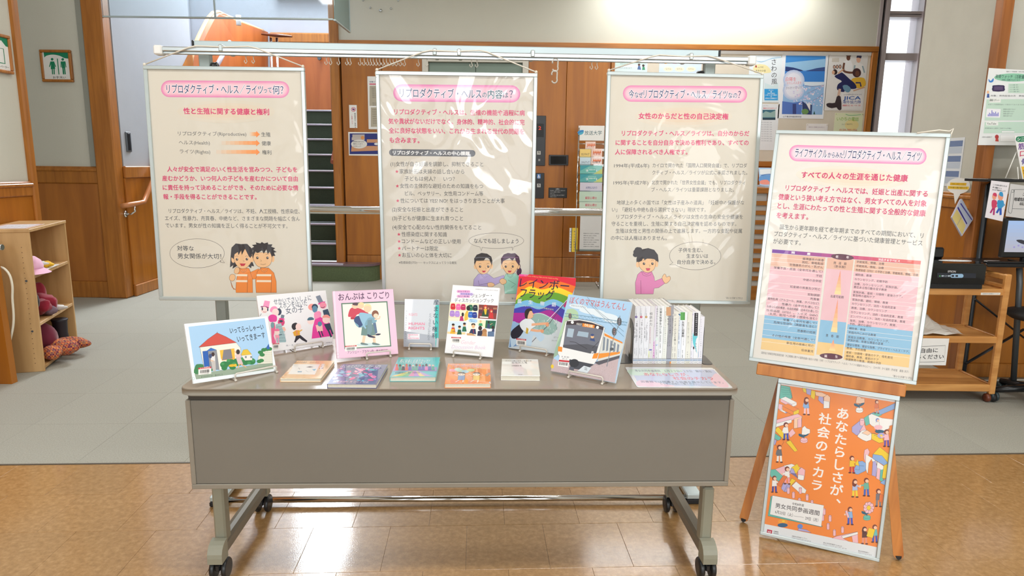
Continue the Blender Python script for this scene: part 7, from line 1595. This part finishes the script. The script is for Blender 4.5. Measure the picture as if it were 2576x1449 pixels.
b=MB(Ms);b.box((-w/2+fw,-.018,fw),(w/2-fw,-.001,h-fw));b.build('sign_plate',WHITE,t)
cv=Canvas(Ms,-.0185);cv.uv(w-2*fw,h-2*fw,0,fw);cv.poly([(0,0),(1,0),(1,.26),(.85,.25),(.6,.1),(.3,.12),(0,.25)],(0,128,88));cv.line([(.3,.8),(.3,.35),(.68,.35),(.68,.8),(.3,.8)],.05,(0,128,88));cv.text('エレベーター',.1,.91,.9,.91,.08,(60,60,50),.01);cv.build(t)
b=MB();p=onx(322,357,XS+.001);b.box((XS,p[1]-.045,p[2]-.10),(XS+.012,p[1]+.045,p[2]+.10),bev=.003);b.box((XS+.012,p[1]-.02,p[2]-.085),(XS+.018,p[1]+.02,p[2]+.085),1,bev=.002);tag(b.build('light_switch',[mat('switch_plate_steel',(110,116,122),.4,metal=.5),BLACK]),'narrow dark wall switch left of the left hanging panel','switch')
# == wooden trolley, printer, desk corner
def T1(name,mk,m,label,cat,group=None):
 b=MB();mk(b);return tag(b.build(name,m),label,cat,group)
ty0,ty1,tx0,tx1=3.985,4.335,2.33,2.968
tr=thing('trolley','light wooden three shelf trolley on casters with a black printer','trolley',(2.65,4.16,0))
for x in(tx0,tx1):
 for y in(ty0,ty1-.03):
  b=MB();b.box((x-.019,y,.05),(x+.019,y+.03,.80),bev=.006);b.build('post',TROL,tr)
  for s_,m_ in((-1,'a'),(1,'b')):
   if s_>0 and(x==tx0):continue
  b=MB();b.lathe((x-.035,y+.015,.027),[(.012,0),(.025,.003),(.0265,.014),(.025,.025),(.012,.028)],16,axis=0);b.build('caster',mat('caster_brown',(110,56,36),.35),tr)
  b=MB();b.lathe((x+.002,y+.015,.027),[(.012,0),(.025,.003),(.0265,.014),(.025,.025),(.012,.028)],16,axis=0);b.build('caster',BLACKM,tr)
 b=MB();b.box((x-.015,ty0+.03,.762),(x+.015,ty1-.03,.795),bev=.005);b.build('handle_rail',TROL,tr)
 b=MB();b.box((x-.012,ty0+.03,.712),(x+.012,ty1-.03,.735),bev=.003);b.build('side_rail',TROL,tr)
for z0,z1 in((.671,.711),(.375,.416),(.068,.112)):
 for y in(ty0+.003,ty1-.025):
  b=MB();b.box((tx0+.019,y,z0),(tx1-.019,y+.02,z1),bev=.003);b.build('shelf_rail',TROL,tr)
 for x in(tx0-.012,tx1-.008):
  b=MB();b.box((x,ty0+.031,z0),(x+.018,ty1-.031,z1),bev=.003);b.build('shelf_rail',TROL,tr)
 b=MB();b.box((tx0+.01,ty0+.024,z1-.018),(tx1-.01,ty1-.026,z1-.008));b.build('shelf',TROL,tr)
cv=Canvas(pose4(2.65,ty0+.003,0,0),-.0004);cv.at(2300,640,3.45);cv.poly([(578,332),(748,332),(744,352),(576,352)],(236,234,226));cv.text('１階情報資料館閲覧用プリンター',586,342,740,342,9,(80,70,60),.01);cv.build(tr,'name_sticker')
# printer
pr=thing('printer','black inkjet printer with a lit button strip on the trolley','printer',(2.62,4.12,.712));px0,px1=2.44,2.845
b=MB();b.prism([(px0,3.99),(px1-.02,3.99),(px1,4.01),(px1,4.29),(px0,4.29)],2,.738,.852);b.prism([(px0+.02,3.998),(px1-.03,3.998),(px1-.01,4.012),(px1-.01,4.28),(px0+.02,4.28)],2,.8521,.862);b.build('body',mat('piano_black',(16,17,20),.12,coat=.6),pr)
b=MB();b.prism([(px0+.01,3.975),(px1-.04,3.975),(px1-.015,4.02),(px1-.015,4.28),(px0+.01,4.28)],2,.7125,.7379);b.build('paper_slot',BLACK,pr)
b=MB();b.box((px1-.24,4.26,.8625),(px1-.16,4.30,.97),bev=.01);b.box((px1-.22,4.22,.8625),(px1-.13,4.26,.93),bev=.01);b.build('paper_support',BLACK,pr)
cv=Canvas(pose4(2.62,3.99,.0,0),-.0006);cv.at(2300,640,3.45)
cv.poly([(200,160),(535,165),(535,205),(200,202)],(30,36,48));cv.text('EPSON',292,147,360,149,22,(206,206,210),.02);cv.pill((330,186),(410,186),17,[(150,190,224)]);[cv.rect(x,178,x+24,196,(20,30,50),(190,214,236),2)for x in(322,356)];cv.ell(222,188,5,5,(90,220,110));cv.text('●○●',235,187,312,187,14,(190,206,220),.01);cv.build(pr,'control_strip')
cv=Canvas(np.array(Matrix.Translation((2.72,4.02,.862))@Matrix.Rotation(-math.pi/2,4,'X')),-.0006);cv.uv(.2,.2,0,0);cv.ell(.5,.5,.5,.22,(226,230,232));cv.text('プリンター',.25,.5,.75,.5,.14,(80,84,90),.01);cv.build(pr,'oval_sticker')
T1('paper_sheet',lambda b:b.add([(2.41,4.21,.865),(2.61,4.215,.865),(2.575,4.30,1.08),(2.41,4.30,1.09),(2.41,4.212,.865),(2.61,4.217,.865),(2.575,4.302,1.08),(2.41,4.302,1.09)],[(0,1,2,3),(7,6,5,4),(0,4,5,1),(1,5,6,2),(2,6,7,3),(3,7,4,0)]),PAPER,'large white sheet standing in the back of the black printer','paper')
# papers on the middle shelf, notice hanging on the trolley
def crumple(b):
 n=10;V=[]
 for j in range(n+1):
  for i in range(n+1):
   u,v=i/n,j/n;V.append((2.36+.40*u+.04*v,ty0+.01+.26*v,.4175+.004+.09*math.exp(-((u-.62)/.13)**2)*v**.7+.012*math.sin(9*u+4*v)**2))
 b.add(V,[(j*(n+1)+i,j*(n+1)+i+1,(j+1)*(n+1)+i+1,(j+1)*(n+1)+i)for j in range(n)for i in range(n)])
T1('plastic_sheet',crumple,mat('frosted_plastic',(222,222,216),.3,coat=.3),'crumpled whitish plastic sheet on the middle shelf of the trolley','sheet')
nt_=thing('paper_notice','white paper notice with a black border hanging from the middle trolley shelf','notice',(2.50,ty0-.004,.22));a=ony(2250,850,ty0-.004);c=ony(2379,919,ty0-.004)
b=MB();b.box((a[0],ty0-.005,c[2]),(c[0],ty0-.003,a[2]));b.build('sheet',PAPER,nt_)
cv=Canvas(pose4(0,ty0-.005,0,0),-.0004);cv.at(2300,640,3.45);cv.line([(-130,810),(270,790),(262,930),(-135,940),(-130,810)],3,(40,40,44));cv.text('ご自由に',0,838,206,832,40,(36,36,40),.015);cv.text('お持ちください',-76,892,256,888,40,(36,36,40),.015);cv.build(nt_)
# desk with folding legs against the wood wall
YD=4.12;q0=ony(2476,662,YD);zt5=q0[2]
dk=thing('computer_desk','black topped desk with grey tube legs at the right edge','desk',(3.5,4.28,0))
b=MB();b.box((q0[0],YD-.02,zt5-.022),(4.6,4.38,zt5),bev=.004);b.build('desk_top',BLACK,dk)
f0,f1=ony(2565,712,YD),ony(2549,965,YD)
b=MB();b.tube([(f0[0],YD+.02,zt5-.03),f0,f1*.98+f0*.02,(f1[0],YD+.02,.10),(f1[0]-.01,YD+.03,.045),(f1[0]-.04,YD+.07,.024),(f1[0]-.05,YD+.2,.024),(f1[0]-.05,4.36,.024)],.017,12);b.build('leg',GREYMET,dk)
g0,g1=ony(2487,466,4.365),ony(2427,905,4.365)
b=MB();b.tube([g0+np.array([.06,0,.025]),g0+np.array([.02,0,.01]),g0,g1,(g1[0],4.365,.03)],.016,12);b.build('leg',mat('dark_tube',(50,54,58),.35,metal=.5),dk)
for p,q in(((2429,915),(2576,828)),((2452,752),(2576,850))):
 b=MB();b.tube([ony(*p,4.34),ony(*q,4.34)],.014,8,sq=.4);b.build('cross_brace',mat('dark_tube',(50,54,58)),dk)
for x in(4.45,):
 b=MB();b.tube([(x,YD+.02,zt5-.03),(x,YD+.02,.024),(x,4.36,.024),(x,4.365,zt5-.03)],.017,10);b.build('leg',GREYMET,dk)
s0=ony(2477,452,4.2)
b=MB();b.box((s0[0],4.17,s0[2]-.012),(4.5,4.39,s0[2]+.006),bev=.003);b.build('upper_shelf',BLACK,dk)
# laptop-like black monitor
m0,m1=ony(2530,547,4.16),ony(2526,652,4.16)
mo=thing('monitor','black framed screen showing a pale blue picture at the right edge','monitor',(m0[0]+.17,4.2,zt5+.001));x1=m0[0]+.36
b=MB();b.box((m0[0],4.16,zt5+.03),(x1,4.185,m0[2]),bev=.006);b.build('frame',BLACK,mo)
b=MB();b.box((m0[0]+.12,4.12,zt5+.001),(m0[0]+.24,4.26,zt5+.01),bev=.003);b.box((m0[0]+.16,4.187,zt5+.01),(m0[0]+.2,4.21,zt5+.12));b.build('stand',BLACK,mo)
cv=Canvas(pose4(m0[0]+.18,4.16,0,0),-.0008);zz0,zz1=ony(2533,634,4.16)[2],ony(2536,555,4.16)[2];cv.uv(.32,zz1-zz0,0,zz0)
n=8
for i in range(n):cv.rect(0,i/n,1,(i+1)/n,tuple(int(a_+(b_-a_)*i/n)for a_,b_ in zip((176,206,250),(200,196,206))))
cv.poly([(.2,.62),(.3,.6),(.45,.66),(.6,.55),(.8,.6),(.82,.72),(.5,.78),(.3,.72)],(40,40,54),3);cv.text('注意喚起',.35,.26,.62,.26,.07,(150,90,140),.02);[cv.ell(.18+i*.08,.84-(i%2)*.05,.02,.03,(170,160,220))for i in range(3)];cv.build(mo,'lit_picture',screen_mat())
T1('keyboard',lambda b:(b.box((q0[0]+.01,YD-.01,zt5+.0005),(q0[0]+.05+.3,YD+.028,zt5+.012),bev=.003)),BLACK,'black keyboard on the desk left of the monitor','keyboard')
T1('white_card',lambda b:b.box((q0[0]+.07,YD+.04,zt5+.0005),(q0[0]+.16,YD+.10,zt5+.004)),PAPER,'small white card lying on the black desk','card')
# papers hanging from the upper shelf
def sheet4(name,label,Y,px4,col,cat='notice'):
 P=[ony(*p,Y)for p in px4];c=sum(P)/4;t=thing(name,label,cat,(c[0],Y,min(p[2]for p in P)))
 V=P+[p+np.array([0,.002,0])for p in P];b=MB();b.add(V,[(3,2,1,0),(4,5,6,7),(0,1,5,4),(1,2,6,5),(2,3,7,6),(3,0,4,7)]);b.build('sheet',mat('paper_%02x%02x%02x'%col,col,.55),t)
 return t,Canvas(pose4(0,Y,0,0),-.0005)
t,cv=sheet4('hanging_notice','white paper with two walking figures in red and blue hung from the shelf',4.155,[(2494,454),(2540,459),(2522,557),(2478,547)],(236,232,238))
cv.at(2330,420,6.04)
for i,(s_,x1)in enumerate((('こころも体も元気でいきいき',1225),('歩く健康づくり',1145),('みんなで始めましょう！',1205))):cv.text(s_,1015-i*5,268+i*38,x1,296+i*36,24,(40,50,50),.02)
for x,y,c,d,sx in((1035,450,(206,60,100),(176,30,110),-1),(1130,450,(50,150,206),(40,90,190),1)):
 k=1.25 if sx>0 else 1;cv.line([(x-10,y+160),(x-60,y+250)],26*k,d);cv.line([(x,y+160),(x+(-10 if sx<0 else 0),y+280)],26*k,d);cv.poly([(x-36*k,y+60),(x+20*k,y+55),(x+40*k,y+90),(x+20*k,y+170),(x-35*k,y+170)],c,3);cv.line([(x+25,y+80),(x+60,y+130),(x+20,y+160)],16,c);cv.ell(x,y,32*k,48*k,(236,160,130));cv.poly([(x-20,y-20),(x-12,y-55*k),(x+30,y-50*k),(x+36,y)],c,3)
cv.build(t)
t,cv=sheet4('hanging_notice','grey white sign with a scroll outline and bold black writing',4.158,[(2542,462),(2600,470),(2590,552),(2530,544)],(206,206,206))
cv.at(2330,420,6.04);cv.line([(1330,345),(1500,342)],5,(60,70,70));cv.line([(1310,632),(1500,640)],5,(60,70,70));cv.line([(1340,350),(1300,680),(1255,685),(1250,660),(1290,380),(1310,345),(1335,360),(1325,385),(1300,380)],5,(60,70,70),4);cv.text('ご相談は',1470,415,1600,420,52,(24,24,28),.02);cv.text('地域包括支援センター',1335,490,1780,510,56,(24,24,28),.03);cv.text('022-',1420,560,1520,562,52,(24,24,28),.03);cv.build(t)
# flyer on a wire stand above the shelf
t,cv=sheet4('flyer','white and yellow flyer with violet and red characters on a wire stand',4.21,[(2552,342),(2620,338),(2640,446),(2573,455)],(238,238,238),'flyer')
cv.at(2180,0,2.899);cv.pill((1108,1015),(1300,1005),20,[(30,130,90)]);cv.text('シニア',1098,1017,1180,1010,28,(236,240,236),.02);cv.text('筋',1106,1070,1150,1066,46,(110,60,150),.02);cv.text('口',1118,1122,1160,1118,44,(206,40,90),.02);cv.text('骨',1130,1180,1172,1176,46,(80,60,150),.02);cv.poly([(1128,1215),(1400,1200),(1400,1290),(1145,1305)],(240,190,50));cv.text('体操',1140,1250,1220,1245,40,(120,80,40),.01);cv.build(t)
wr_=lambda b:(b.tube([ony(2557,382,4.23),ony(2529,449,4.19)+np.array([0,0,.002]),ony(2562,451,4.20),ony(2560,420,4.22)],.003,6))
T1('wire_stand',wr_,mat('wire_white',(226,226,220),.3),'white wire stand behind the yellow flyer on the black shelf','wire stand')
# large green and white poster on the column
t,cv=sheet4('wall_poster','large white and pale green poster with a watch picture on the oak column',4.39,[(2488,171),(2640,180),(2612,366),(2460,365)],(232,236,236),'poster')
cv.at(2180,0,2.899);GG=(196,222,206);cv.ell(1070,565,140,30,(140,200,170));cv.text('楽暖ウォッチ（活動量計）',940,557,1180,562,28,(50,90,80),.012);cv.text('歩数と消費がわかります',985,583,1120,584,14,(60,90,90),.01);cv.text('健康づくり推進事業　令和七年度',1020,522,1150,524,9,(110,110,116))
cv.poly([(890,575),(905,590),(925,570),(925,592),(908,602),(892,595)],(60,130,206),3);cv.poly([(918,635),(925,622),(1000,622),(1006,640),(1002,665),(920,665)],(50,36,80),2);cv.rect(930,630,994,656,(90,70,110));cv.poly([(1035,610),(1200,608),(1196,680),(1032,678)],GG)
for i in range(4):cv.text('らくらく装着・見守り',1045,620+i*16,1105+i*3,620+i*16,9,(70,110,110),.01)
cv.text('対象：市内在住の方　参加無料',905,698,1190,700,12,(70,70,76),.01);cv.ell(885,672,9,11,(236,190,150));cv.poly([(876,712),(880,684),(894,684),(896,712)],(60,90,160))
cv.poly([(875,725),(1200,722),(1192,878),(860,878)],GG);cv.rect(895,716,978,748,(236,240,236));cv.text('募集スポット',897,731,968,731,18,(40,60,60),.015);cv.text('お近くの設置施設にて受付けておりますお気軽に',886,762,1180,764,9,(90,110,110));cv.poly([(876,792),(978,795),(972,858),(870,855)],(240,240,246));[cv.rect(884+i*9,848-h_,890+i*9,848,(120,120,206))for i,h_ in enumerate((14,26,20,44,30,24,34,20,28))]
for i in range(4):cv.text('活動量の記録ができます',995,797+i*16,1085-i*8,798+i*16,10,(80,100,100))
cv.poly([(862,890),(1200,888),(1192,970),(852,972)],GG);cv.rect(872,885,960,915,(236,240,236));cv.text('YouTube',878,901,945,901,20,(40,60,60),.01);cv.text('体操動画を公開中ご自宅でも手軽に',862,935,1060,937,10,(90,110,110));cv.rect(985,955,1078,968,(240,244,242),(90,110,110),1.2);cv.text('お問合せは保険課まで',842,1000,915,1000,10,(80,90,90));cv.rect(975,985,1180,1032,(240,242,242),(150,160,160),1.2);cv.ell(950,998,14,16,(180,60,60));cv.poly([(938,1030),(942,1010),(960,1010),(964,1032)],(200,80,70));cv.build(t)
# papers on the right wall by the dado
yy=lambda x,y:onx(x,y,XRW-.002)
def rw(name,label,tlx,brx,ty,by,col,cat='notice'):
 a=yy(tlx,ty);c=yy(brx,by);M=pose4(XRW-.003,(a[1]+c[1])/2,c[2],-90);w=abs(a[1]-c[1]);h=a[2]-c[2]
 t=thing(name,label,cat,(XRW-.003,(a[1]+c[1])/2,c[2]),Matrix.Rotation(math.radians(-90),3,'Z'));b=MB(M);b.box((-w/2,0,0),(w/2,.002,h));b.build('sheet',mat('paper_%02x%02x%02x'%col,col,.55),t);cv=Canvas(M,-.0005);cv.uv(w,h,0,0);return t,cv
t,cv=rw('wall_leaflet','tall strip of grey blue leaflets pinned to the right wall',2383,2412,348,470,(222,226,230))
for y in(.06,.37,.68):cv.rect(.08,y,.92,y+.12,(110,130,170));cv.rect(.08,y+.13,.92,y+.26,(190,200,214))
cv.build(t)
b=MB();a=yy(2320,328);c=yy(2308,335)
p=yy(2428,468);M=pose4(XRW-.05,p[1],p[2],-60);bb=thing('speech_card','white speech balloon card with yellow bands above the dado rail','card',(XRW-.05,p[1],p[2]))
pts=[(.075*math.cos(k),.055*math.sin(k))for k in np.linspace(-1.3,4.4,24)]+[(-.006,-.125)]
b=MB(M);b.prism(pts,1,0,.002);b.build('card',WHITE,bb);cv=Canvas(M,-.0004);cv.uv(.15,.11,0,-.055);cv.rect(.14,.3,.84,.47,(236,190,50));cv.rect(.06,.52,.96,.7,(240,200,60));cv.text('ご自由にお取りください',.18,.385,.8,.385,.1,(110,80,30),.01);cv.text('次年度の健診案内です',.12,.61,.9,.61,.11,(110,80,30),.01);cv.build(bb)
hk=yy(2431,500);t=thing('hanging_pad','tilted pad of yellow and violet leaflets hanging from a white hook','leaflets',hk+np.array([-.06,0,-.12]))
P=[(2417,500),(2449,550),(2420,594),(2394,546)];Q=[ony(*p_,4.42)for p_ in P];V=Q+[p_+np.array([.012,.03,-.006])for p_ in Q];b=MB();b.add(V,[(0,1,2,3),(7,6,5,4),(0,4,5,1),(1,5,6,2),(2,6,7,3),(3,7,4,0)]);b.build('paper_pad',mat('pad_edges',(206,206,226),.6),t)
cv=Canvas(pose4(0,4.42,0,0),-.0006);cv.at(2330,420,6.04);cv.poly([(530,490),(565,520),(710,800),(690,830),(620,870),(470,620)],(196,206,226));cv.poly([(468,640),(600,890),(550,1030),(395,770)],(226,206,130));cv.poly([(485,600),(625,860),(612,872),(472,625)],(60,50,140));cv.poly([(530,545),(700,800),(690,812),(515,560)],(80,80,170));cv.line([(535,765),(470,885)],6,(150,150,160));cv.build(t)
b=MB();b.tube([hk+np.array([0,0,.03]),hk+np.array([-.02,0,.015]),hk+np.array([-.03,0,-.01])],.008,8);b.build('hook',WHITE,t)
# swivel chair base at the right edge
ch=thing('swivel_chair','black swivel chair cut by the right edge under the desk','chair',(3.42,4.0,0));b=MB();sz=ony(2560,790,4.0)[2];b.lathe((ony(2538,790,4.0)[0]+.2,3.98,sz-.04),[(.06,0),(.17,.012),(.2,.035),(.19,.055),(.1,.065)],28);b.build('seat',BLACKM,ch)
sx_=ony(2538,790,4.0)[0]+.2;b=MB();b.tube([(sx_,3.98,.09),(sx_,3.98,sz-.04)],.022,12);b.build('column',BLACK,ch)
for k in range(5):
 an=math.radians(172+72*k);e=np.array([sx_+.22*math.cos(an),3.98+.22*math.sin(an),.075]);b=MB();b.tube([(sx_,3.98,.10),e],[.026,.018],8);b.build('leg',BLACK,ch)
 for o_ in(-.014,.014):
  b=MB();b.lathe((e[0]+o_-.01,e[1],.033),[(.014,0),(.030,.003),(.0325,.01),(.030,.018),(.014,.02)],16,axis=0);b.build('caster',mat('caster_slate',(44,60,64),.35),ch)
T1('cable',lambda b:b.tube([(2.98,4.42,.006),(3.05,4.43,.008),(3.14,4.40,.007),(3.3,4.42,.006),(3.6,4.44,.006)],.005,6),WHITE,'white cable on the carpet behind the trolley','cable')
# == open bookcase with children's things, left edge
bA,bB=np.array([-3.145,4.378]),np.array([-3.362,5.077]);ub=(bB-bA)/np.linalg.norm(bB-bA);BL_=np.linalg.norm(bB-bA);yb3=math.degrees(math.atan2(ub[1],ub[0]));HB=ony(68,577,4.378)[2]
MB3=pose4(bA[0],bA[1],0,yb3);DB=.30 # local x along the open front, y into the case
bc=thing('bookcase','low open wooden bookcase of three shelves beside the left wall','bookcase',(*bA,0),Matrix.Rotation(math.radians(yb3),3,'Z'))
def bb_(a,c,nm,bev=.002,m_=PINE,p_=bc):b=MB(MB3);b.box(a,c,bev=bev);return b.build(nm,m_,p_)
sd=bb_((0,0,0),(.02,DB,HB-.02),'side_panel');bb_((BL_-.02,0,0),(BL_,DB,HB-.02),'side_panel');bb_((-.002,-.004,HB-.02),(BL_+.002,DB,HB),'top');bb_((.02,DB-.008,.03),(BL_-.02,DB,HB-.02),'back_panel',0,OAK)
zs=[.03,onz(119,806,0)[2]];g=lambda x,y:ony(x,y,4.40)[2]
ZS=[.035,g(104,812),g(88,692)]
for z in ZS:bb_((.0205,.004,z-.022),(BL_-.0205,DB-.009,z),'shelf')
b=MB(MB3);[b.lathe((-.0012,y,.06+k*.034),[(.0025,0),(.0025,.001)],6,axis=0)for k in range(24)for y in(.05,)];o=b.build('peg_holes',mat('hole_dark',(90,64,36),.7),bc);o['kind']='stuff'
for z in(.28,.62):b=MB(MB3);b.lathe((-.003,.045,z),[(.007,0),(.007,.003)],10,axis=0);b.build('screw_cap',GREYMET,bc)
LB=lambda x,y,z:tuple((MB3[:3,:3]@np.array([x,y,z])+MB3[:3,3]))
def soft(name,label,cat,items,m_):
 b=MB()
 for(x,y,z,r,sd_,amp)in items:b.blob(LB(x,y,z),r,sd_,amp)
 return tag(b.build(name,m_),label,cat)
t=thing('sun_hat','pale pink child sun hat on the upper shelf of the bookcase','hat',LB(.14,.06,ZS[2]));pk=mat('pink_cotton',(236,184,214),.8,sheen=.3);c=LB(.13,.07,ZS[2])
b=MB();b.lathe(c,[(.085,.022),(.088,.05),(.075,.085),(.045,.11),(.005,.118)],20);b.build('crown',pk,t);b=MB();b.lathe(c,[(.088,.03),(.10,.022),(.125,.003),(.13,.001)],24);b.build('brim',pk,t)
soft('toy_banana','yellow felt toy on the upper shelf of the bookcase','toy',[(.36,.05,ZS[2]+.025,(.06,.05,.022),4,.3)],mat('felt_yellow',(240,190,40),.8))
soft('paper_toys','white paper toys behind the yellow felt toy','toy',[(.33,.11,ZS[2]+.03,(.09,.06,.026),8,.4)],mat('toy_white',(226,226,222),.7))
T1('toy_tray',lambda b:MB.add(b,[LB(*q)for q in((.26,-.0,ZS[2]+.001),(.50,.0,ZS[2]+.001),(.50,.10,ZS[2]+.001),(.26,.10,ZS[2]+.001),(.26,-.0,ZS[2]+.004),(.50,.0,ZS[2]+.004),(.50,.10,ZS[2]+.004),(.26,.10,ZS[2]+.004))],[(3,2,1,0),(4,5,6,7),(0,1,5,4),(1,2,6,5),(2,3,7,6),(3,0,4,7)]),PAPER,'flat white card under the yellow felt toy','card')
RD=mat('crimson_cloth',(150,24,50),.85,sheen=.3);BK=mat('black_cloth',(28,20,26),.85,sheen=.2)
soft('folded_clothes','heap of black clothes at the back of the middle bookcase shelf','clothes',[(.17,.16,ZS[1]+.12,(.12,.09,.11),2,.2)],BK)
soft('red_jacket','crimson child jacket on the middle bookcase shelf','clothes',[(.36,.10,ZS[1]+.075,(.12,.08,.07),5,.35),(.40,.12,ZS[1]+.14,(.05,.05,.08),6,.2),(.24,.06,ZS[1]+.07,(.08,.05,.05),9,.3)],RD)
soft('grey_plush','grey knitted roll on the middle bookcase shelf','toy',[(.27,.02,ZS[1]+.035,(.055,.04,.033),7,.12)],mat('grey_knit',(120,100,112),.9,bump=.8,bscale=120))
soft('white_cloth','crumpled white cloth beside the grey knitted roll','cloth',[(.43,.02,ZS[1]+.022,(.06,.035,.019),11,.35)],mat('toy_white',(226,226,222),.7))
soft('maroon_coat','maroon coat folded on the lowest bookcase shelf','clothes',[(.28,.12,ZS[0]+.13,(.14,.09,.12),3,.25)],mat('maroon_cloth',(110,26,52),.85,sheen=.3))
b=MB();c=LB(.54,.05,ZS[0]+.001);b.lathe(c,[(.05,0),(.052,.05),(.046,.1),(.05,.19),(.056,.205),(.05,.21)],16);b.blob(LB(.47,.02,ZS[0]+.04),(.06,.045,.038),5,.08);tag(b.build('boot',mat('black_boot',(36,32,40),.55)),'black furry boot standing on the lowest bookcase shelf','boot')
def plaid():
 M=mat('plaid_wool',(190,80,60),.9,bump=.5,bscale=160);N=M.node_tree.nodes;L=M.node_tree.links
 tc=N.new('ShaderNodeTexCoord');ck=N.new('ShaderNodeTexChecker');ck.inputs['Scale'].default_value=42;ck.inputs['Color1'].default_value=lin((206,100,60))+(1,);ck.inputs['Color2'].default_value=lin((70,40,84))+(1,)
 L.new(tc.outputs['Object'],ck.inputs['Vector']);c2=N.new('ShaderNodeTexChecker');c2.inputs['Scale'].default_value=84;c2.inputs['Color1'].default_value=lin((226,170,90))+(1,);c2.inputs['Color2'].default_value=lin((150,40,60))+(1,);L.new(tc.outputs['Object'],c2.inputs['Vector'])
 mx=N.new('ShaderNodeMixRGB');mx.inputs[0].default_value=.45;L.new(ck.outputs[0],mx.inputs[1]);L.new(c2.outputs[0],mx.inputs[2]);L.new(mx.outputs[0],N['Principled BSDF'].inputs['Base Color']);return M
soft('plaid_blanket','orange and purple plaid blanket spilling from the lowest bookcase shelf','blanket',[(.26,-.01,ZS[0]+.065,(.15,.075,.06),12,.12),(.44,-.03,ZS[0]+.045,(.15,.07,.045),13,.15),(.15,-.005,ZS[0]+.055,(.065,.065,.05),17,.1)],plaid())
t=thing('paper_sheet','white sheet with a red border lying on top of the bookcase','paper',LB(.2,.12,HB));b=MB(MB3);b.box((.06,.03,HB+.0006),(.40,.26,HB+.0016));b.build('sheet',PAPER,t)
cv=Canvas(MB3@np.array(Matrix.Translation((.23,.145,HB+.0016))@Matrix.Rotation(-math.pi/2,4,'X')),-.0003);cv.uv(.34,.23,0,-.115);cv.rect(.02,.03,.98,.97,(206,120,130));cv.rect(.05,.07,.95,.93,(232,232,238));[cv.text('みんなのコーナー',.15,.25+.18*i,.85,.25+.18*i,.09,(110,130,170),.01)for i in range(4)];cv.build(t)
# wooden end panel and white cord in the lower left corner
wpx=onz(33,965,0);zt6=ony(2,612,wpx[1])[2]
t=thing('wooden_bench','honey wooden furniture end with a rounded corner at the left edge','bench',(wpx[0]-.2,wpx[1],0));b=MB();b.prism([(wpx[0]-.44,0),(wpx[0],0),(wpx[0]-.02,zt6-.06),(wpx[0]-.05,zt6-.015),(wpx[0]-.09,zt6),(wpx[0]-.44,zt6)],1,wpx[1]-.01,wpx[1]+.04);b.build('end_panel',OAK,t)
b=MB();b.tube([ony(-6,622,wpx[1]-.02),ony(6,622,wpx[1]-.02)],.018,12);b.build('round_cap',CHROME,t)
T1('power_cord',lambda b:b.tube(smooth_loop([tuple(ony(x,y,wpx[1]+.06))for x,y in((-12,672),(8,674),(24,692),(31,720),(31,750),(34,790),(33,820),(27,850),(23,862))],4,False),.007,8),mat('cord_ivory',(232,226,206),.5),'cream power cord looping down in front of the bookcase','cord')
